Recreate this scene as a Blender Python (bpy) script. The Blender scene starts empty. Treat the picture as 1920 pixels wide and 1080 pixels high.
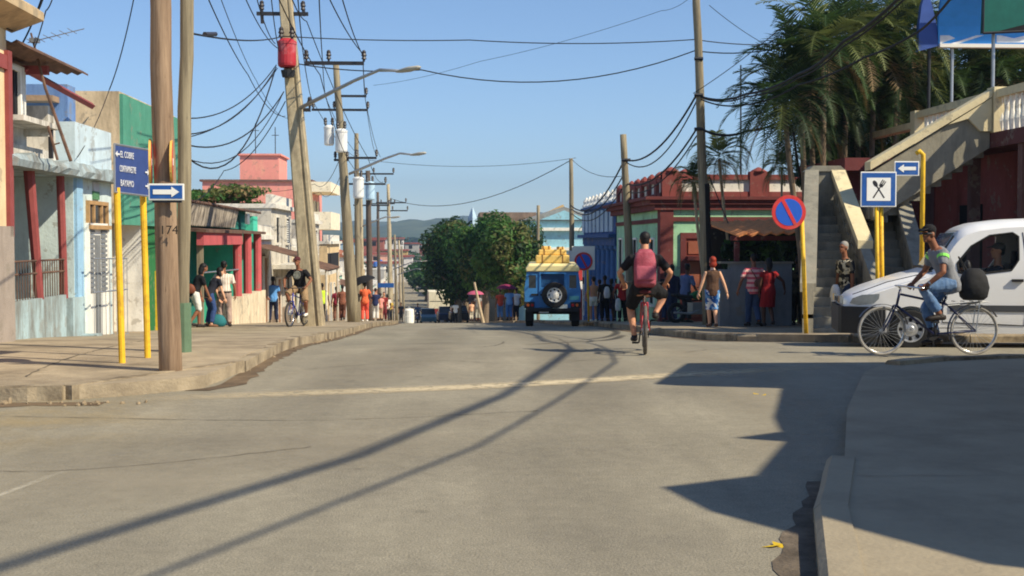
import bpy, bmesh, math, random
from mathutils import Vector as V, Matrix as MX, Euler
random.seed(7)
R=math.radians; PI=math.pi
S=bpy.context.scene
COL=S.collection
# ---------------------------------------------------------------- camera frame
F=2400.0
CAM=V((0,0,1.55)); YAW=math.atan(120/F); PITCH=math.atan(90/F)
CR=Euler((PI/2-PITCH,0,-YAW)).to_matrix()
def at(u,v,Y):
    r=CR@V(((u-960)/F,(540-v)/F,-1)); return CAM+r*(Y/r.y)
def xu(u,Y,v=560): return at(u,v,Y).x
# ---------------------------------------------------------------- terrain profile along the street
KY=[(-60,.1),(0,.02),(12,.03),(17,.0),(20,-.1),(24,-.34),(30,-.66),(39,-1.1),(52,-1.9),(60,-2.35),(80,-3.65),(100,-4.95),(130,-6.9),(170,-9.0),(210,-10.3),(260,-10.9),(400,-10.8),(700,-9.8),(1200,-6),(2500,18),(4200,30)]
def G(x,y):
    if y<=KY[0][0]: return KY[0][1]
    for i in range(len(KY)-1):
        a,b=KY[i],KY[i+1]
        if y<=b[0]:
            t=(y-a[0])/(b[0]-a[0])
            p=KY[i-1] if i>0 else a; q=KY[i+2] if i+2<len(KY) else b
            m0=(b[1]-p[1])/(b[0]-p[0])*(b[0]-a[0]); m1=(q[1]-a[1])/(q[0]-a[0])*(b[0]-a[0])
            if b[0]-a[0]>3*max(1e-3,a[0]-p[0]) or b[0]-a[0]<.33*(q[0]-b[0]): m0=m1=b[1]-a[1]
            t2,t3=t*t,t*t*t
            return (2*t3-3*t2+1)*a[1]+(t3-2*t2+t)*m0+(-2*t3+3*t2)*b[1]+(t3-t2)*m1
    return KY[-1][1]
def shift(y):      # the street drifts to the left far away
    if y<60: return 0
    if y<200: return -.041*(y-60)
    return -.041*140-.021*(y-200)
PV=.13
def gp(u,Y,off=0):
    x=xu(u,Y); return V((x,Y,G(x,Y)+off))
# ---------------------------------------------------------------- materials
MATS={}
def lin(c): return tuple(((x/12.92) if x<=.04045 else ((x+.055)/1.055)**2.4) for x in c)
def mat(name,col,rough=.85,var=.18,scale=4,bump=.15,metal=0,dirt=None,dscale=.9,damt=.5,streak=False,spec=.3,fine=40):
    if name in MATS: return MATS[name]
    m=bpy.data.materials.new(name); m.use_nodes=True; nt=m.node_tree; N=nt.nodes; L=nt.links
    b=N['Principled BSDF']; b.inputs['Roughness'].default_value=rough; b.inputs['Metallic'].default_value=metal
    b.inputs['Specular IOR Level'].default_value=spec
    tc=N.new('ShaderNodeTexCoord')
    n1=N.new('ShaderNodeTexNoise'); n1.inputs['Scale'].default_value=scale; n1.inputs['Detail'].default_value=6; n1.inputs['Roughness'].default_value=.65
    L.new(tc.outputs['Object'],n1.inputs['Vector'])
    mx=N.new('ShaderNodeMix'); mx.data_type='RGBA'
    c0=[max(0,x*(1-var)) for x in col]; c1=[min(1,x*(1+var)) for x in col]
    mx.inputs[6].default_value=(*c0,1); mx.inputs[7].default_value=(*c1,1)
    rm=N.new('ShaderNodeMapRange'); rm.inputs[1].default_value=.3; rm.inputs[2].default_value=.7
    L.new(n1.outputs['Fac'],rm.inputs[0]); L.new(rm.outputs[0],mx.inputs[0])
    out=mx.outputs[2]
    if dirt:
        mp=N.new('ShaderNodeMapping'); L.new(tc.outputs['Object'],mp.inputs['Vector'])
        if streak: mp.inputs['Scale'].default_value=(1.6,1.6,.35)
        n2=N.new('ShaderNodeTexNoise'); n2.inputs['Scale'].default_value=dscale; n2.inputs['Detail'].default_value=8; n2.inputs['Roughness'].default_value=.7
        L.new(mp.outputs[0],n2.inputs['Vector'])
        r2=N.new('ShaderNodeMapRange'); r2.inputs[1].default_value=.58-.2*damt; r2.inputs[2].default_value=.74-.1*damt; r2.inputs[4].default_value=min(1,damt*1.3)
        L.new(n2.outputs['Fac'],r2.inputs[0])
        m2=N.new('ShaderNodeMix'); m2.data_type='RGBA'; L.new(r2.outputs[0],m2.inputs[0]); L.new(out,m2.inputs[6]); m2.inputs[7].default_value=(*dirt,1)
        out=m2.outputs[2]
    L.new(out,b.inputs['Base Color'])
    if bump:
        n3=N.new('ShaderNodeTexNoise'); n3.inputs['Scale'].default_value=fine; n3.inputs['Detail'].default_value=5
        L.new(tc.outputs['Object'],n3.inputs['Vector'])
        bp=N.new('ShaderNodeBump'); bp.inputs['Strength'].default_value=bump; bp.inputs['Distance'].default_value=.02
        L.new(n3.outputs['Fac'],bp.inputs['Height']); L.new(bp.outputs[0],b.inputs['Normal'])
    MATS[name]=m; return m
def glassmat(name,col=(.02,.03,.04),alpha=.55,rough=.05):
    if name in MATS: return MATS[name]
    m=bpy.data.materials.new(name); m.use_nodes=True; b=m.node_tree.nodes['Principled BSDF']
    b.inputs['Base Color'].default_value=(*col,1); b.inputs['Roughness'].default_value=rough; b.inputs['Alpha'].default_value=alpha; b.inputs['Specular IOR Level'].default_value=.6
    MATS[name]=m; return m
def stripemat(name,a,b_,scale,axis='Z',rough=.9,sharp=.5):
    if name in MATS: return MATS[name]
    m=mat(name,a,rough=rough,bump=0); nt=m.node_tree; N=nt.nodes; L=nt.links
    tc=N.new('ShaderNodeTexCoord'); w=N.new('ShaderNodeTexWave'); w.bands_direction=axis; w.inputs['Scale'].default_value=scale; w.inputs['Distortion'].default_value=.6
    L.new(tc.outputs['Object'],w.inputs['Vector'])
    r=N.new('ShaderNodeMapRange'); r.inputs[1].default_value=sharp-.08; r.inputs[2].default_value=sharp+.08; L.new(w.outputs['Fac'],r.inputs[0])
    mx=N.new('ShaderNodeMix'); mx.data_type='RGBA'; mx.inputs[6].default_value=(*a,1); mx.inputs[7].default_value=(*b_,1); L.new(r.outputs[0],mx.inputs[0])
    L.new(mx.outputs[2],N['Principled BSDF'].inputs['Base Color']); return m
def spotmat(name,cols,scale,rough=.9):     # printed cloth: patches of three colours
    if name in MATS: return MATS[name]
    m=mat(name,cols[0],rough=rough,bump=0); nt=m.node_tree; N=nt.nodes; L=nt.links
    tc=N.new('ShaderNodeTexCoord'); w=N.new('ShaderNodeTexVoronoi'); w.inputs['Scale'].default_value=scale
    L.new(tc.outputs['Object'],w.inputs['Vector'])
    cr=N.new('ShaderNodeValToRGB'); cr.color_ramp.interpolation='CONSTANT'; e=cr.color_ramp.elements
    e[0].color=(*cols[0],1); e[1].position=.42; e[1].color=(*cols[1],1); k=e.new(.72); k.color=(*cols[2],1)
    sp=N.new('ShaderNodeSeparateColor'); L.new(w.outputs['Color'],sp.inputs[0]); L.new(sp.outputs[0],cr.inputs[0])
    L.new(cr.outputs[0],N['Principled BSDF'].inputs['Base Color']); return m
def C(r,g,b): return lin((r/255,g/255,b/255))
# ---------------------------------------------------------------- mesh builder
ROOT={}
class MB:
    def __init__(s): s.v=[]; s.f=[]; s.mi=[]; s.m=0; s.mats=[]
    def use(s,m):
        if m not in s.mats: s.mats.append(m)
        s.m=s.mats.index(m); return s
    def add(s,vs,fs):
        k=len(s.v); s.v+= [V(x) for x in vs]; s.f+=[tuple(i+k for i in f) for f in fs]; s.mi+=[s.m]*len(fs); return s
    def box(s,c,d,rot=None):
        hx,hy,hz_=d[0]/2,d[1]/2,d[2]/2
        vs=[V((x,y,z)) for x in(-hx,hx) for y in(-hy,hy) for z in(-hz_,hz_)]
        if rot is not None: vs=[rot@p for p in vs]
        c=V(c); return s.add([p+c for p in vs],[(0,1,3,2),(4,6,7,5),(0,4,5,1),(2,3,7,6),(0,2,6,4),(1,5,7,3)])
    def bb(s,a,b): return s.box([(a[i]+b[i])/2 for i in range(3)],[abs(b[i]-a[i]) for i in range(3)])
    def rings(s,rs,cap=True):
        n=len(rs[0]); vs=[p for r in rs for p in r]; fs=[]
        for i in range(len(rs)-1):
            for j in range(n):
                a=i*n+j; b=i*n+(j+1)%n; fs.append((a,b,b+n,a+n))
        if cap: fs.append(tuple(range(n-1,-1,-1))); fs.append(tuple((len(rs)-1)*n+j for j in range(n)))
        return s.add(vs,fs)
    def tube(s,pts,r,n=8,cap=True,flat=1.0):
        pts=[V(p) for p in pts]
        if not isinstance(r,(list,tuple)): r=[r]*len(pts)
        rs=[]; up=None
        for i,p in enumerate(pts):
            d=(pts[min(i+1,len(pts)-1)]-pts[max(i-1,0)]).normalized()
            if up is None:
                up=V((0,0,1)) if abs(d.z)<.9 else V((0,1,0))
            x=d.cross(up)
            if x.length<1e-4: x=d.cross(V((1,0,0)))
            x.normalize(); y=x.cross(d).normalized(); up=y
            rs.append([p+(x*math.cos(2*PI*k/n)+y*math.sin(2*PI*k/n)*flat)*r[i] for k in range(n)])
        return s.rings(rs,cap)
    def ell(s,c,r,n=12,k=8,rot=None):
        c=V(c); rs=[]
        for i in range(k+1):
            a=-PI/2+PI*i/k; q=max(math.cos(a),.02); ring=[]
            for j in range(n):
                p=V((r[0]*q*math.cos(2*PI*j/n),r[1]*q*math.sin(2*PI*j/n),r[2]*math.sin(a)))
                if rot is not None: p=rot@p
                ring.append(c+p)
            rs.append(ring)
        return s.rings(rs)
    def lathe(s,prof,c=(0,0,0),n=20,axis='Z',cap=True):   # prof: (radius, height)
        c=V(c); rs=[]
        for r,h in prof:
            ring=[]
            for k in range(n):
                a,b=r*math.cos(2*PI*k/n),r*math.sin(2*PI*k/n)
                ring.append(c+(V((a,b,h)) if axis=='Z' else V((h,a,b)) if axis=='X' else V((b,h,a))))
            rs.append(ring)
        return s.rings(rs,cap)
    def prism(s,poly,vec):
        poly=[V(p) for p in poly]; n=len(poly); vec=V(vec)
        return s.add(poly+[p+vec for p in poly],[tuple(range(n-1,-1,-1)),tuple(range(n,2*n))]+[(i,(i+1)%n,n+(i+1)%n,n+i) for i in range(n)])
    def torus(s,c,Rr,r,n=32,k=8,axis='X'):
        c=V(c); vs=[]; fs=[]
        for i in range(n):
            a=2*PI*i/n
            for j in range(k):
                b=2*PI*j/k; q=Rr+r*math.cos(b); h=r*math.sin(b)
                p=V((h,q*math.cos(a),q*math.sin(a))) if axis=='X' else V((q*math.cos(a),q*math.sin(a),h)) if axis=='Z' else V((q*math.cos(a),h,q*math.sin(a)))
                vs.append(c+p); fs.append((i*k+j,((i+1)%n)*k+j,((i+1)%n)*k+(j+1)%k,i*k+(j+1)%k))
        return s.add(vs,fs)
    def quad(s,a,b,c,d): return s.add([a,b,c,d],[(0,1,2,3)])
    def build(s,name,m=None,parent=None,smooth=False,bevel=0,world=True,fix=True):
        me=bpy.data.meshes.new(name)
        vs=s.v
        if parent is not None and world:
            inv=ROOT[parent].inverted(); vs=[inv@p for p in vs]
        me.from_pydata([tuple(p) for p in vs],[],s.f)
        if m is not None: me.materials.append(m)
        else:
            for q in s.mats: me.materials.append(q)
            me.polygons.foreach_set('material_index',s.mi)
        if fix:
            bm=bmesh.new(); bm.from_mesh(me); bmesh.ops.recalc_face_normals(bm,faces=bm.faces); bm.to_mesh(me); bm.free()
        if smooth: me.polygons.foreach_set('use_smooth',[True]*len(me.polygons))
        return link(name,me,parent,bevel,smooth)
def link(name,me,parent=None,bevel=0,smooth=False):
    o=bpy.data.objects.new(name,me); COL.objects.link(o)
    if parent is not None: o.parent=parent; ROOT[o]=ROOT[parent]
    else: ROOT[o]=MX.Identity(4)
    if bevel:
        b=o.modifiers.new('b','BEVEL'); b.width=bevel; b.segments=2; b.limit_method='ANGLE'; b.angle_limit=R(40)
    if smooth=='auto':
        pass
    return o
def tag(o,label=None,cat=None,group=None,kind=None):
    if label: o['label']=label
    if cat: o['category']=cat
    if group: o['group']=group
    if kind: o['kind']=kind
    return o
def T(name,label,cat,loc=(0,0,0),rz=0,group=None):
    o=bpy.data.objects.new(name,None); COL.objects.link(o); o.location=loc; o.rotation_euler=(0,0,rz); o.empty_display_size=.2
    ROOT[o]=MX.Translation(V(loc))@MX.Rotation(rz,4,'Z'); return tag(o,label,cat,group)
def copytree(o,parent=None):
    c=o.copy(); COL.objects.link(c)
    if parent is not None: c.parent=parent
    ROOT[c]=ROOT[o]
    for ch in o.children: copytree(ch,c)
    return c
def setloc(o,loc,rz=0,sc=1):
    o.location=loc; o.rotation_euler=(0,0,rz); o.scale=(sc,sc,sc)
def bake(mesh,mods):
    o=bpy.data.objects.new('tmp',mesh); COL.objects.link(o)
    for typ,kw in mods:
        md=o.modifiers.new(typ,typ)
        for k,v in kw.items(): setattr(md,k,v)
    dg=bpy.context.evaluated_depsgraph_get(); dg.update()
    me=bpy.data.meshes.new_from_object(o.evaluated_get(dg)); bpy.data.objects.remove(o); return me
def rawmesh(mb):
    me=bpy.data.meshes.new('m'); me.from_pydata([tuple(p) for p in mb.v],[],mb.f)
    bm=bmesh.new(); bm.from_mesh(me); bmesh.ops.recalc_face_normals(bm,faces=bm.faces); bm.to_mesh(me); bm.free(); return me
def cutobj(mb):
    o=bpy.data.objects.new('cut',rawmesh(mb)); COL.objects.link(o); return o
def boolean(mb,cuts):
    cs=[cutobj(c) for c in cuts]
    me=bake(rawmesh(mb),[('BOOLEAN',dict(operation='DIFFERENCE',solver='EXACT',object=c)) for c in cs])
    for c in cs: bpy.data.objects.remove(c)
    return me
def text(s,size,m,parent,loc,rot,name='lettering',ext=.002,align='LEFT',xs=1):
    cu=bpy.data.curves.new(name,'FONT'); cu.body=s; cu.size=size; cu.extrude=ext; cu.align_x=align; cu.align_y='CENTER'; cu.resolution_u=2
    o=bpy.data.objects.new(name,cu); COL.objects.link(o)
    dg=bpy.context.evaluated_depsgraph_get(); me=bpy.data.meshes.new_from_object(o.evaluated_get(dg)); bpy.data.objects.remove(o)
    me.materials.clear(); me.materials.append(m)
    mtx=MX.Translation(V(loc))@rot.to_4x4()@MX.Diagonal((xs,1,1,1)); me.transform(ROOT[parent].inverted()@mtx)
    return link(name,me,parent)
FACE_CAM=Euler((PI/2,0,0)).to_matrix()      # text that faces -Y
# ------- common materials
def asphalt():
    m=mat('asphalt',C(146,139,122),rough=.92,var=.13,scale=.5,bump=0,dirt=C(122,116,104),dscale=.22,damt=.5); nt=m.node_tree; N=nt.nodes; L=nt.links; B=N['Principled BSDF']; tc=N.new('ShaderNodeTexCoord')
    src=B.inputs['Base Color'].links[0].from_socket
    def noise(sc,mp_=(1,1,1),d=4,ro=.6):
        mp=N.new('ShaderNodeMapping'); mp.inputs['Scale'].default_value=mp_; L.new(tc.outputs['Object'],mp.inputs['Vector']); n=N.new('ShaderNodeTexNoise'); n.inputs['Scale'].default_value=sc; n.inputs['Detail'].default_value=d; n.inputs['Roughness'].default_value=ro; L.new(mp.outputs[0],n.inputs['Vector']); return n.outputs['Fac']
    def mul(o,f,lo,hi,a,b_):
        r=N.new('ShaderNodeMapRange'); r.inputs[1].default_value=lo; r.inputs[2].default_value=hi; r.inputs[3].default_value=a; r.inputs[4].default_value=b_; L.new(f,r.inputs[0]); q=N.new('ShaderNodeVectorMath'); q.operation='SCALE'; L.new(o,q.inputs[0]); L.new(r.outputs[0],q.inputs['Scale']); return q.outputs[0]
    o=mul(src,noise(75,d=3),.3,.7,.74,1.26); o=mul(o,noise(9,d=8,ro=.75),.3,.7,.86,1.12); o=mul(o,noise(1.6,(1,.12,1),8),.3,.7,.88,1.1); o=mul(o,noise(2.2,d=6),.66,.74,1,.72)
    L.new(o,B.inputs['Base Color']); bp=N.new('ShaderNodeBump'); bp.inputs['Strength'].default_value=.55; bp.inputs['Distance'].default_value=.012; L.new(noise(75,d=3),bp.inputs['Height']); L.new(bp.outputs[0],B.inputs['Normal']); return m
ASPH=asphalt()
CONC=mat('pavement_concrete',C(166,151,127),rough=.92,var=.2,scale=2.2,bump=.5,dirt=C(112,100,84),dscale=.9,damt=.65,fine=30)
KERB=mat('kerb_concrete',C(170,155,130),rough=.92,var=.2,scale=3,bump=.5,dirt=C(88,76,62),dscale=1.7,damt=.8,fine=18)
EARTH=mat('earth',C(150,128,95),rough=1,var=.2,scale=.6,bump=.4,dirt=C(96,104,62),dscale=.08,damt=.6)
YEL=mat('yellow_paint',C(234,188,48),rough=.55,var=.14,scale=9,bump=.08,dirt=C(150,104,50),dscale=6,damt=.45)
REDP=mat('oxide_red_paint',C(142,72,70),rough=.7,var=.15,scale=5,bump=.1)
WHT=mat('white_paint',C(238,236,228),rough=.6,var=.05,bump=.05)
SBLUE=mat('sign_blue',C(34,86,158),rough=.5,var=.14,scale=9,bump=0,dirt=C(92,120,160),dscale=7,damt=.35)
NAVY=mat('sign_navy',C(58,76,130),rough=.5,var=.1,scale=8,bump=0)
SRED=mat('sign_red',C(210,60,58),rough=.5,var=.14,scale=7,bump=0,dirt=C(190,110,96),dscale=6,damt=.35)
BLK=mat('black_rubber',(.018,.018,.019),rough=.75,var=.2,bump=.1)
DMET=mat('dark_metal',(.05,.05,.055),rough=.5,var=.2,metal=.6,bump=.05)
GREYM=mat('grey_metal',(.42,.43,.44),rough=.4,var=.12,metal=.7,bump=.05)
CHROME=mat('bright_steel',(.7,.7,.7),rough=.25,var=.05,metal=1,bump=0)
RUST=mat('rusty_sheet',C(112,86,72),rough=.85,var=.25,scale=6,bump=.2,dirt=C(60,48,44),dscale=2,damt=.6)
DARK=mat('dark_interior',(.012,.012,.014),rough=.9,var=.1,bump=0)
WIRE=mat('cable_black',(.014,.014,.016),rough=.7,var=.1,bump=0)
def grain(name,a,b_,c,s=16):
    m=mat(name,a,rough=.9,bump=0); nt=m.node_tree; N=nt.nodes; L=nt.links; B=N['Principled BSDF']; tc=N.new('ShaderNodeTexCoord')
    def noise(sc,mp_,d=6):
        mp=N.new('ShaderNodeMapping'); mp.inputs['Scale'].default_value=mp_; L.new(tc.outputs['Object'],mp.inputs['Vector']); n=N.new('ShaderNodeTexNoise'); n.inputs['Scale'].default_value=sc; n.inputs['Detail'].default_value=d; n.inputs['Roughness'].default_value=.7; L.new(mp.outputs[0],n.inputs['Vector']); return n.outputs['Fac']
    def mixc(f,x,y,lo,hi):
        r=N.new('ShaderNodeMapRange'); r.inputs[1].default_value=lo; r.inputs[2].default_value=hi; L.new(f,r.inputs[0]); q=N.new('ShaderNodeMix'); q.data_type='RGBA'; L.new(r.outputs[0],q.inputs[0])
        for k,v in ((6,x),(7,y)):
            if isinstance(v,tuple): q.inputs[k].default_value=(*v,1)
            else: L.new(v,q.inputs[k])
        return q.outputs[2]
    g=noise(s,(1,1,.05)); o=mixc(g,a,b_,.35,.66); o=mixc(noise(3,(1,1,.5)),o,c,.55,.8); o=mixc(noise(s*2.2,(1,1,.12)),o,tuple(x*.45 for x in b_),.62,.74); L.new(o,B.inputs['Base Color'])
    bp=N.new('ShaderNodeBump'); bp.inputs['Strength'].default_value=.7; bp.inputs['Distance'].default_value=.02; L.new(g,bp.inputs['Height']); L.new(bp.outputs[0],B.inputs['Normal']); return m
WOODP=grain('pole_timber',C(168,142,116),C(114,92,74),C(150,128,108))
WOODG=grain('pole_grey_timber',C(160,148,122),C(116,106,88),C(132,126,104))
CPOLE=mat('pole_concrete',C(180,166,138),rough=.9,var=.16,scale=9,bump=.3,dirt=C(112,100,84),dscale=4,damt=.6,streak=True)
WOODD=mat('pole_dark_timber',C(92,82,74),rough=.9,var=.2,scale=4,bump=.3)
# ================================================================ setting: ground, road, pavements, hills
def sheet(name,xs_of_y,ys,m,off,skirt=0,closefront=True):
    """draped strip: xs_of_y(y) -> list of x; every row the same count"""
    mb=MB(); rows=[[V((x,y,G(x,y)+off)) for x in xs_of_y(y)] for y in ys]; n=len(rows[0])
    mb.add([p for r in rows for p in r],[(i*n+j,i*n+j+1,(i+1)*n+j+1,(i+1)*n+j) for i in range(len(rows)-1) for j in range(n-1)])
    if skirt:
        edge=[r[0] for r in rows]+rows[-1][1:]+[r[-1] for r in rows[::-1]][1:]+rows[0][::-1][1:]
        k=len(edge); lo=[p-V((0,0,skirt)) for p in edge]
        mb.add(edge+lo,[(i,(i+1)%k,k+(i+1)%k,k+i) for i in range(k)])
    o=mb.build(name,m); return tag(o,kind='structure')
def fr(a,b,st):
    n=max(1,round((b-a)/st)); return [a+(b-a)*i/n for i in range(n+1)]
YS=fr(-30,60,1.0)+fr(62,210,4)[0:]+fr(220,700,20)+fr(760,4200,120)
XS=[-2600,-1400,-700,-350,-160,-80,-40,-20,-10,-5,0,5,10,20,40,80,160,350,700,1400,2600]
tag(sheet('ground',lambda y:XS,YS,EARTH,-.05),kind='structure')
def rdx(y):
    s=shift(y)
    if y<21.5: return [-45,-25,-14,-9,-7,-5,-3,-1,1,3,5,7,9,14,25,45]
    w=[-4.6,-4,-3.4,-2.8,-2.2,-1.6,-1,0,1,2,3,4,4.6,5.2,5.8,6.4]
    return [x+s for x in w]
sheet('road',rdx,fr(-30,21.4,.6)+fr(21.6,60,1)+fr(62,210,3)+fr(216,900,12),ASPH,0)
# left pavement with a rounded corner
def kl(y):
    if y<13.6: return -2.45-1.5*(max(0,(13.6-y)/1.4))**2
    return -2.45+shift(y)
wob=random.Random(3)
def lp(y):
    k=kl(y)+.03*math.sin(y*3.1)+.02*math.sin(y*7.7); return [k-d for d in (0,.16,.6,1.4,2.4,3.4,4.6,7,12,20,45)]
ysl=[12.2,12.24,12.3,12.4,12.5,12.65,12.8,13,13.3,13.6]+fr(14,60,.7)+fr(62,210,4)
sheet('pavement',lp,ysl,CONC,PV,.3)
def kr(y):
    if y<23: return 4.95+1.6*(max(0,(23-y)/2.4))**2
    return 4.95-.015*max(0,y-23)*(1 if y<60 else 37/(y-23))+shift(y)
def rp(y):
    k=kr(y)+.03*math.sin(y*2.9)+.03*math.sin(y*8.3); return [k+d for d in (0,.16,.6,1.4,2.4,3.6,5,7,12,20,45)]
sheet('pavement',rp,[20.6,20.65,20.75,20.9,21.1,21.4,21.7,22,22.5,23]+fr(23.6,60,.7)+fr(62,210,4),CONC,PV,.3)
KN=[(-20,1.2),(3,1.3),(5.9,1.77),(7.5,2.36),(10.6,3.36),(13.6,4.5),(14.4,5.0),(15.0,5.9),(15.3,7)]
def kn(y):
    for i in range(len(KN)-1):
        a,b=KN[i],KN[i+1]
        if y<=b[0]: return a[1]+(b[1]-a[1])*(y-a[0])/(b[0]-a[0])
    return KN[-1][1]
def np_(y): k=kn(y); return [k+d for d in (0,.14,.7,1.6,3,5,8,14,25,45)]
CONS=mat('pavement_slab_grey',C(158,146,124),rough=.92,var=.1,scale=1.4,bump=.3,dirt=C(116,106,90),dscale=.8,damt=.45,fine=30)
sheet('pavement',np_,fr(-20,4,2)+fr(4.4,14.4,.4)+[14.7,15.0,15.3],CONS,.1,.3)
# kerb stones, broken in places
def kerb(pts,w,h,m,rnd,gap=.12,lo=.5,hi=1.1):
    mb=MB(); i=0
    P=[V(p) for p in pts]; L=[0]
    for a,b in zip(P,P[1:]): L.append(L[-1]+(b-a).length)
    def atl(s):
        for k in range(len(P)-1):
            if s<=L[k+1]: return P[k].lerp(P[k+1],(s-L[k])/max(1e-6,L[k+1]-L[k]))
        return P[-1]
    s=0
    while s<L[-1]-.2:
        l=rnd.uniform(lo,hi); e=min(L[-1],s+l)
        if rnd.random()>gap:
            a,b=atl(s+.005),atl(e-.005); d=(b-a); d.z=0; d.normalize(); nn=V((d.y,-d.x,0))
            dz=rnd.uniform(-.012,.006); dw=rnd.uniform(-.012,.008)
            q=[]
            for t in (0,.33,.66,1):
                p=a.lerp(b,t); j=V((rnd.uniform(-.012,.012),rnd.uniform(-.012,.012),rnd.uniform(-.012,.008)))
                z=p.z+dz
                q.append([V((p.x,p.y,z-h))-nn*(w/2-dw)+j,V((p.x,p.y,z-.03))-nn*(w/2-dw)+j,V((p.x,p.y,z))-nn*(w/2-dw-.035)+j,V((p.x,p.y,z))+nn*w/2,V((p.x,p.y,z-h))+nn*w/2])
            mb.rings(q)
        s=e
    return tag(mb.build('kerb',m),kind='structure')
rk=random.Random(5)
pl=[V((-40+x,12.17,G(0,12.2)+PV+.012)) for x in fr(0,36,1.5)]+[V((kl(y)+.03,y-.0,G(0,y)+PV+.012)) for y in fr(12.3,75,.35)]
kerb(pl,.17,.3,KERB,rk,.07,1.2,3.2)
pr=[V((45-x,20.57,G(0,20.6)+PV+.012)) for x in fr(0,38,1.5)]+[V((kr(y)-.03,y,G(0,y)+PV+.012)) for y in fr(20.7,75,.35)]
kerb(pr,.17,.3,KERB,rk,.12,.9,2.6)
pn=[V((kn(y)-.02,y,G(0,y)+.1+.012)) for y in fr(-12,8.2,.4)]
kerb(pn,.17,.3,CONS,rk,0,1.4,2.2)
pn2=[V((kn(y)+.1,y,G(0,y)+.1+.05)) for y in fr(14.35,15.2,.3)]+[V((x,15.28,G(0,15.3)+.15)) for x in fr(7,40,.8)]
kerb(pn2,.2,.3,KERB,rk,.05,.8,1.6)
# broken kerb rubble and asphalt crumbs
RUB=mat('rubble',C(150,132,106),rough=.95,var=.3,scale=12,bump=.4)
def rubble(n,f,seed,smin,smax):
    r=random.Random(seed); mb=MB()
    for _ in range(n):
        x,y,z=f(r); s=r.uniform(smin,smax)*r.uniform(.5,1)
        mb.ell((x,y,z+s*.2),(s*r.uniform(.7,1.3),s*r.uniform(.6,1.2),s*r.uniform(.4,.7)),6,4,Euler((r.random()*3,r.random()*3,r.random()*3)).to_matrix())
    return tag(mb.build('rubble',RUB),'broken concrete crumbs lying along the kerb edges','rubble',kind='stuff')
def rf(r):
    k=r.random()
    if k<.4: x=r.uniform(-5.2,-2.8); y=12.1-abs(r.gauss(0,.1)); return x,y,G(x,y)
    if k<.75: x=r.uniform(4.6,7.3); y=20.5-abs(r.gauss(0,.12)); return (x if x>6 else x+.7),y+max(0,(6.4-x))*.9,G(x,y)
    y=r.uniform(14,40); x=kl(y)+.08+abs(r.gauss(0,.08)); return x,y,G(x,y)
rubble(150,rf,11,.01,.055)
# gutter soil beside the near right kerb, its dark tone also paints kerb shade
GUT=mat('gutter_soil_shade',C(104,93,80),rough=.95,var=.4,scale=5,bump=.5,dirt=C(66,58,50),dscale=3,damt=.6)
def ribbon(name,L,m,off=.004):
    mb=MB(); n=len(L)
    vs=[V((x,y,G(x,y)+off)) for a,b in L for (x,y) in (a,b)]
    mb.add(vs,[(2*i,2*i+1,2*i+3,2*i+2) for i in range(n-1)]); return tag(mb.build(name,m),kind='structure')
rg=random.Random(9)
ribbon('road_gutter',[((kn(y)-.2-rg.uniform(0,.06)-max(0,(6.9-y))*.02,y),(kn(y)-.05,y)) for y in fr(-4,7.9,.15)],GUT)
GUT2=mat('gutter_dust',C(116,98,76),rough=.95,var=.3,scale=4,bump=.5,dirt=C(84,70,56),dscale=1.5,damt=.7)
ribbon('road_gutter',[((kl(y)+.06,y),(kl(y)+.24+rg.uniform(0,.1),y)) for y in fr(13,60,.2)],GUT2)
ribbon('road_gutter',[((-3.2-x,12.12),(-3.2-x,11.93-rg.uniform(0,.2))) for x in fr(0,12,.15)],GUT2)
ribbon('road_gutter',[((kr(y)-.06,y),(kr(y)-.28-rg.uniform(0,.1),y)) for y in fr(21.2,60,.2)],GUT2)
# pale sandy dust spread over the mouth of the left side street
def softmat(name,col,alpha,scale,rough=.95,lo=.38,hi=.62):
    m=mat(name,col,rough=rough,var=.12,scale=3,bump=.2); nt=m.node_tree; N=nt.nodes; L=nt.links
    uv=N.new('ShaderNodeUVMap'); sp=N.new('ShaderNodeSeparateXYZ'); L.new(uv.outputs[0],sp.inputs[0])
    def hump(o):
        a=N.new('ShaderNodeMath'); a.operation='SUBTRACT'; a.inputs[0].default_value=1; L.new(o,a.inputs[1])
        b=N.new('ShaderNodeMath'); b.operation='MULTIPLY'; L.new(o,b.inputs[0]); L.new(a.outputs[0],b.inputs[1])
        c=N.new('ShaderNodeMath'); c.operation='MULTIPLY'; c.use_clamp=True; c.inputs[1].default_value=4.0; L.new(b.outputs[0],c.inputs[0]); return c.outputs[0]
    hx=hump(sp.outputs[0]); hy=hump(sp.outputs[1])
    pr=N.new('ShaderNodeMath'); pr.operation='MULTIPLY'; L.new(hx,pr.inputs[0]); L.new(hy,pr.inputs[1])
    tc=N.new('ShaderNodeTexCoord'); n=N.new('ShaderNodeTexNoise'); n.inputs['Scale'].default_value=scale; n.inputs['Detail'].default_value=7; n.inputs['Roughness'].default_value=.7; L.new(tc.outputs['Object'],n.inputs['Vector'])
    r=N.new('ShaderNodeMapRange'); r.inputs[1].default_value=lo; r.inputs[2].default_value=hi; L.new(n.outputs['Fac'],r.inputs[0])
    q=N.new('ShaderNodeMath'); q.operation='MULTIPLY'; L.new(pr.outputs[0],q.inputs[0]); L.new(r.outputs[0],q.inputs[1])
    z=N.new('ShaderNodeMath'); z.operation='MULTIPLY'; z.use_clamp=True; z.inputs[1].default_value=alpha; L.new(q.outputs[0],z.inputs[0]); L.new(z.outputs[0],N['Principled BSDF'].inputs['Alpha']); return m
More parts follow.
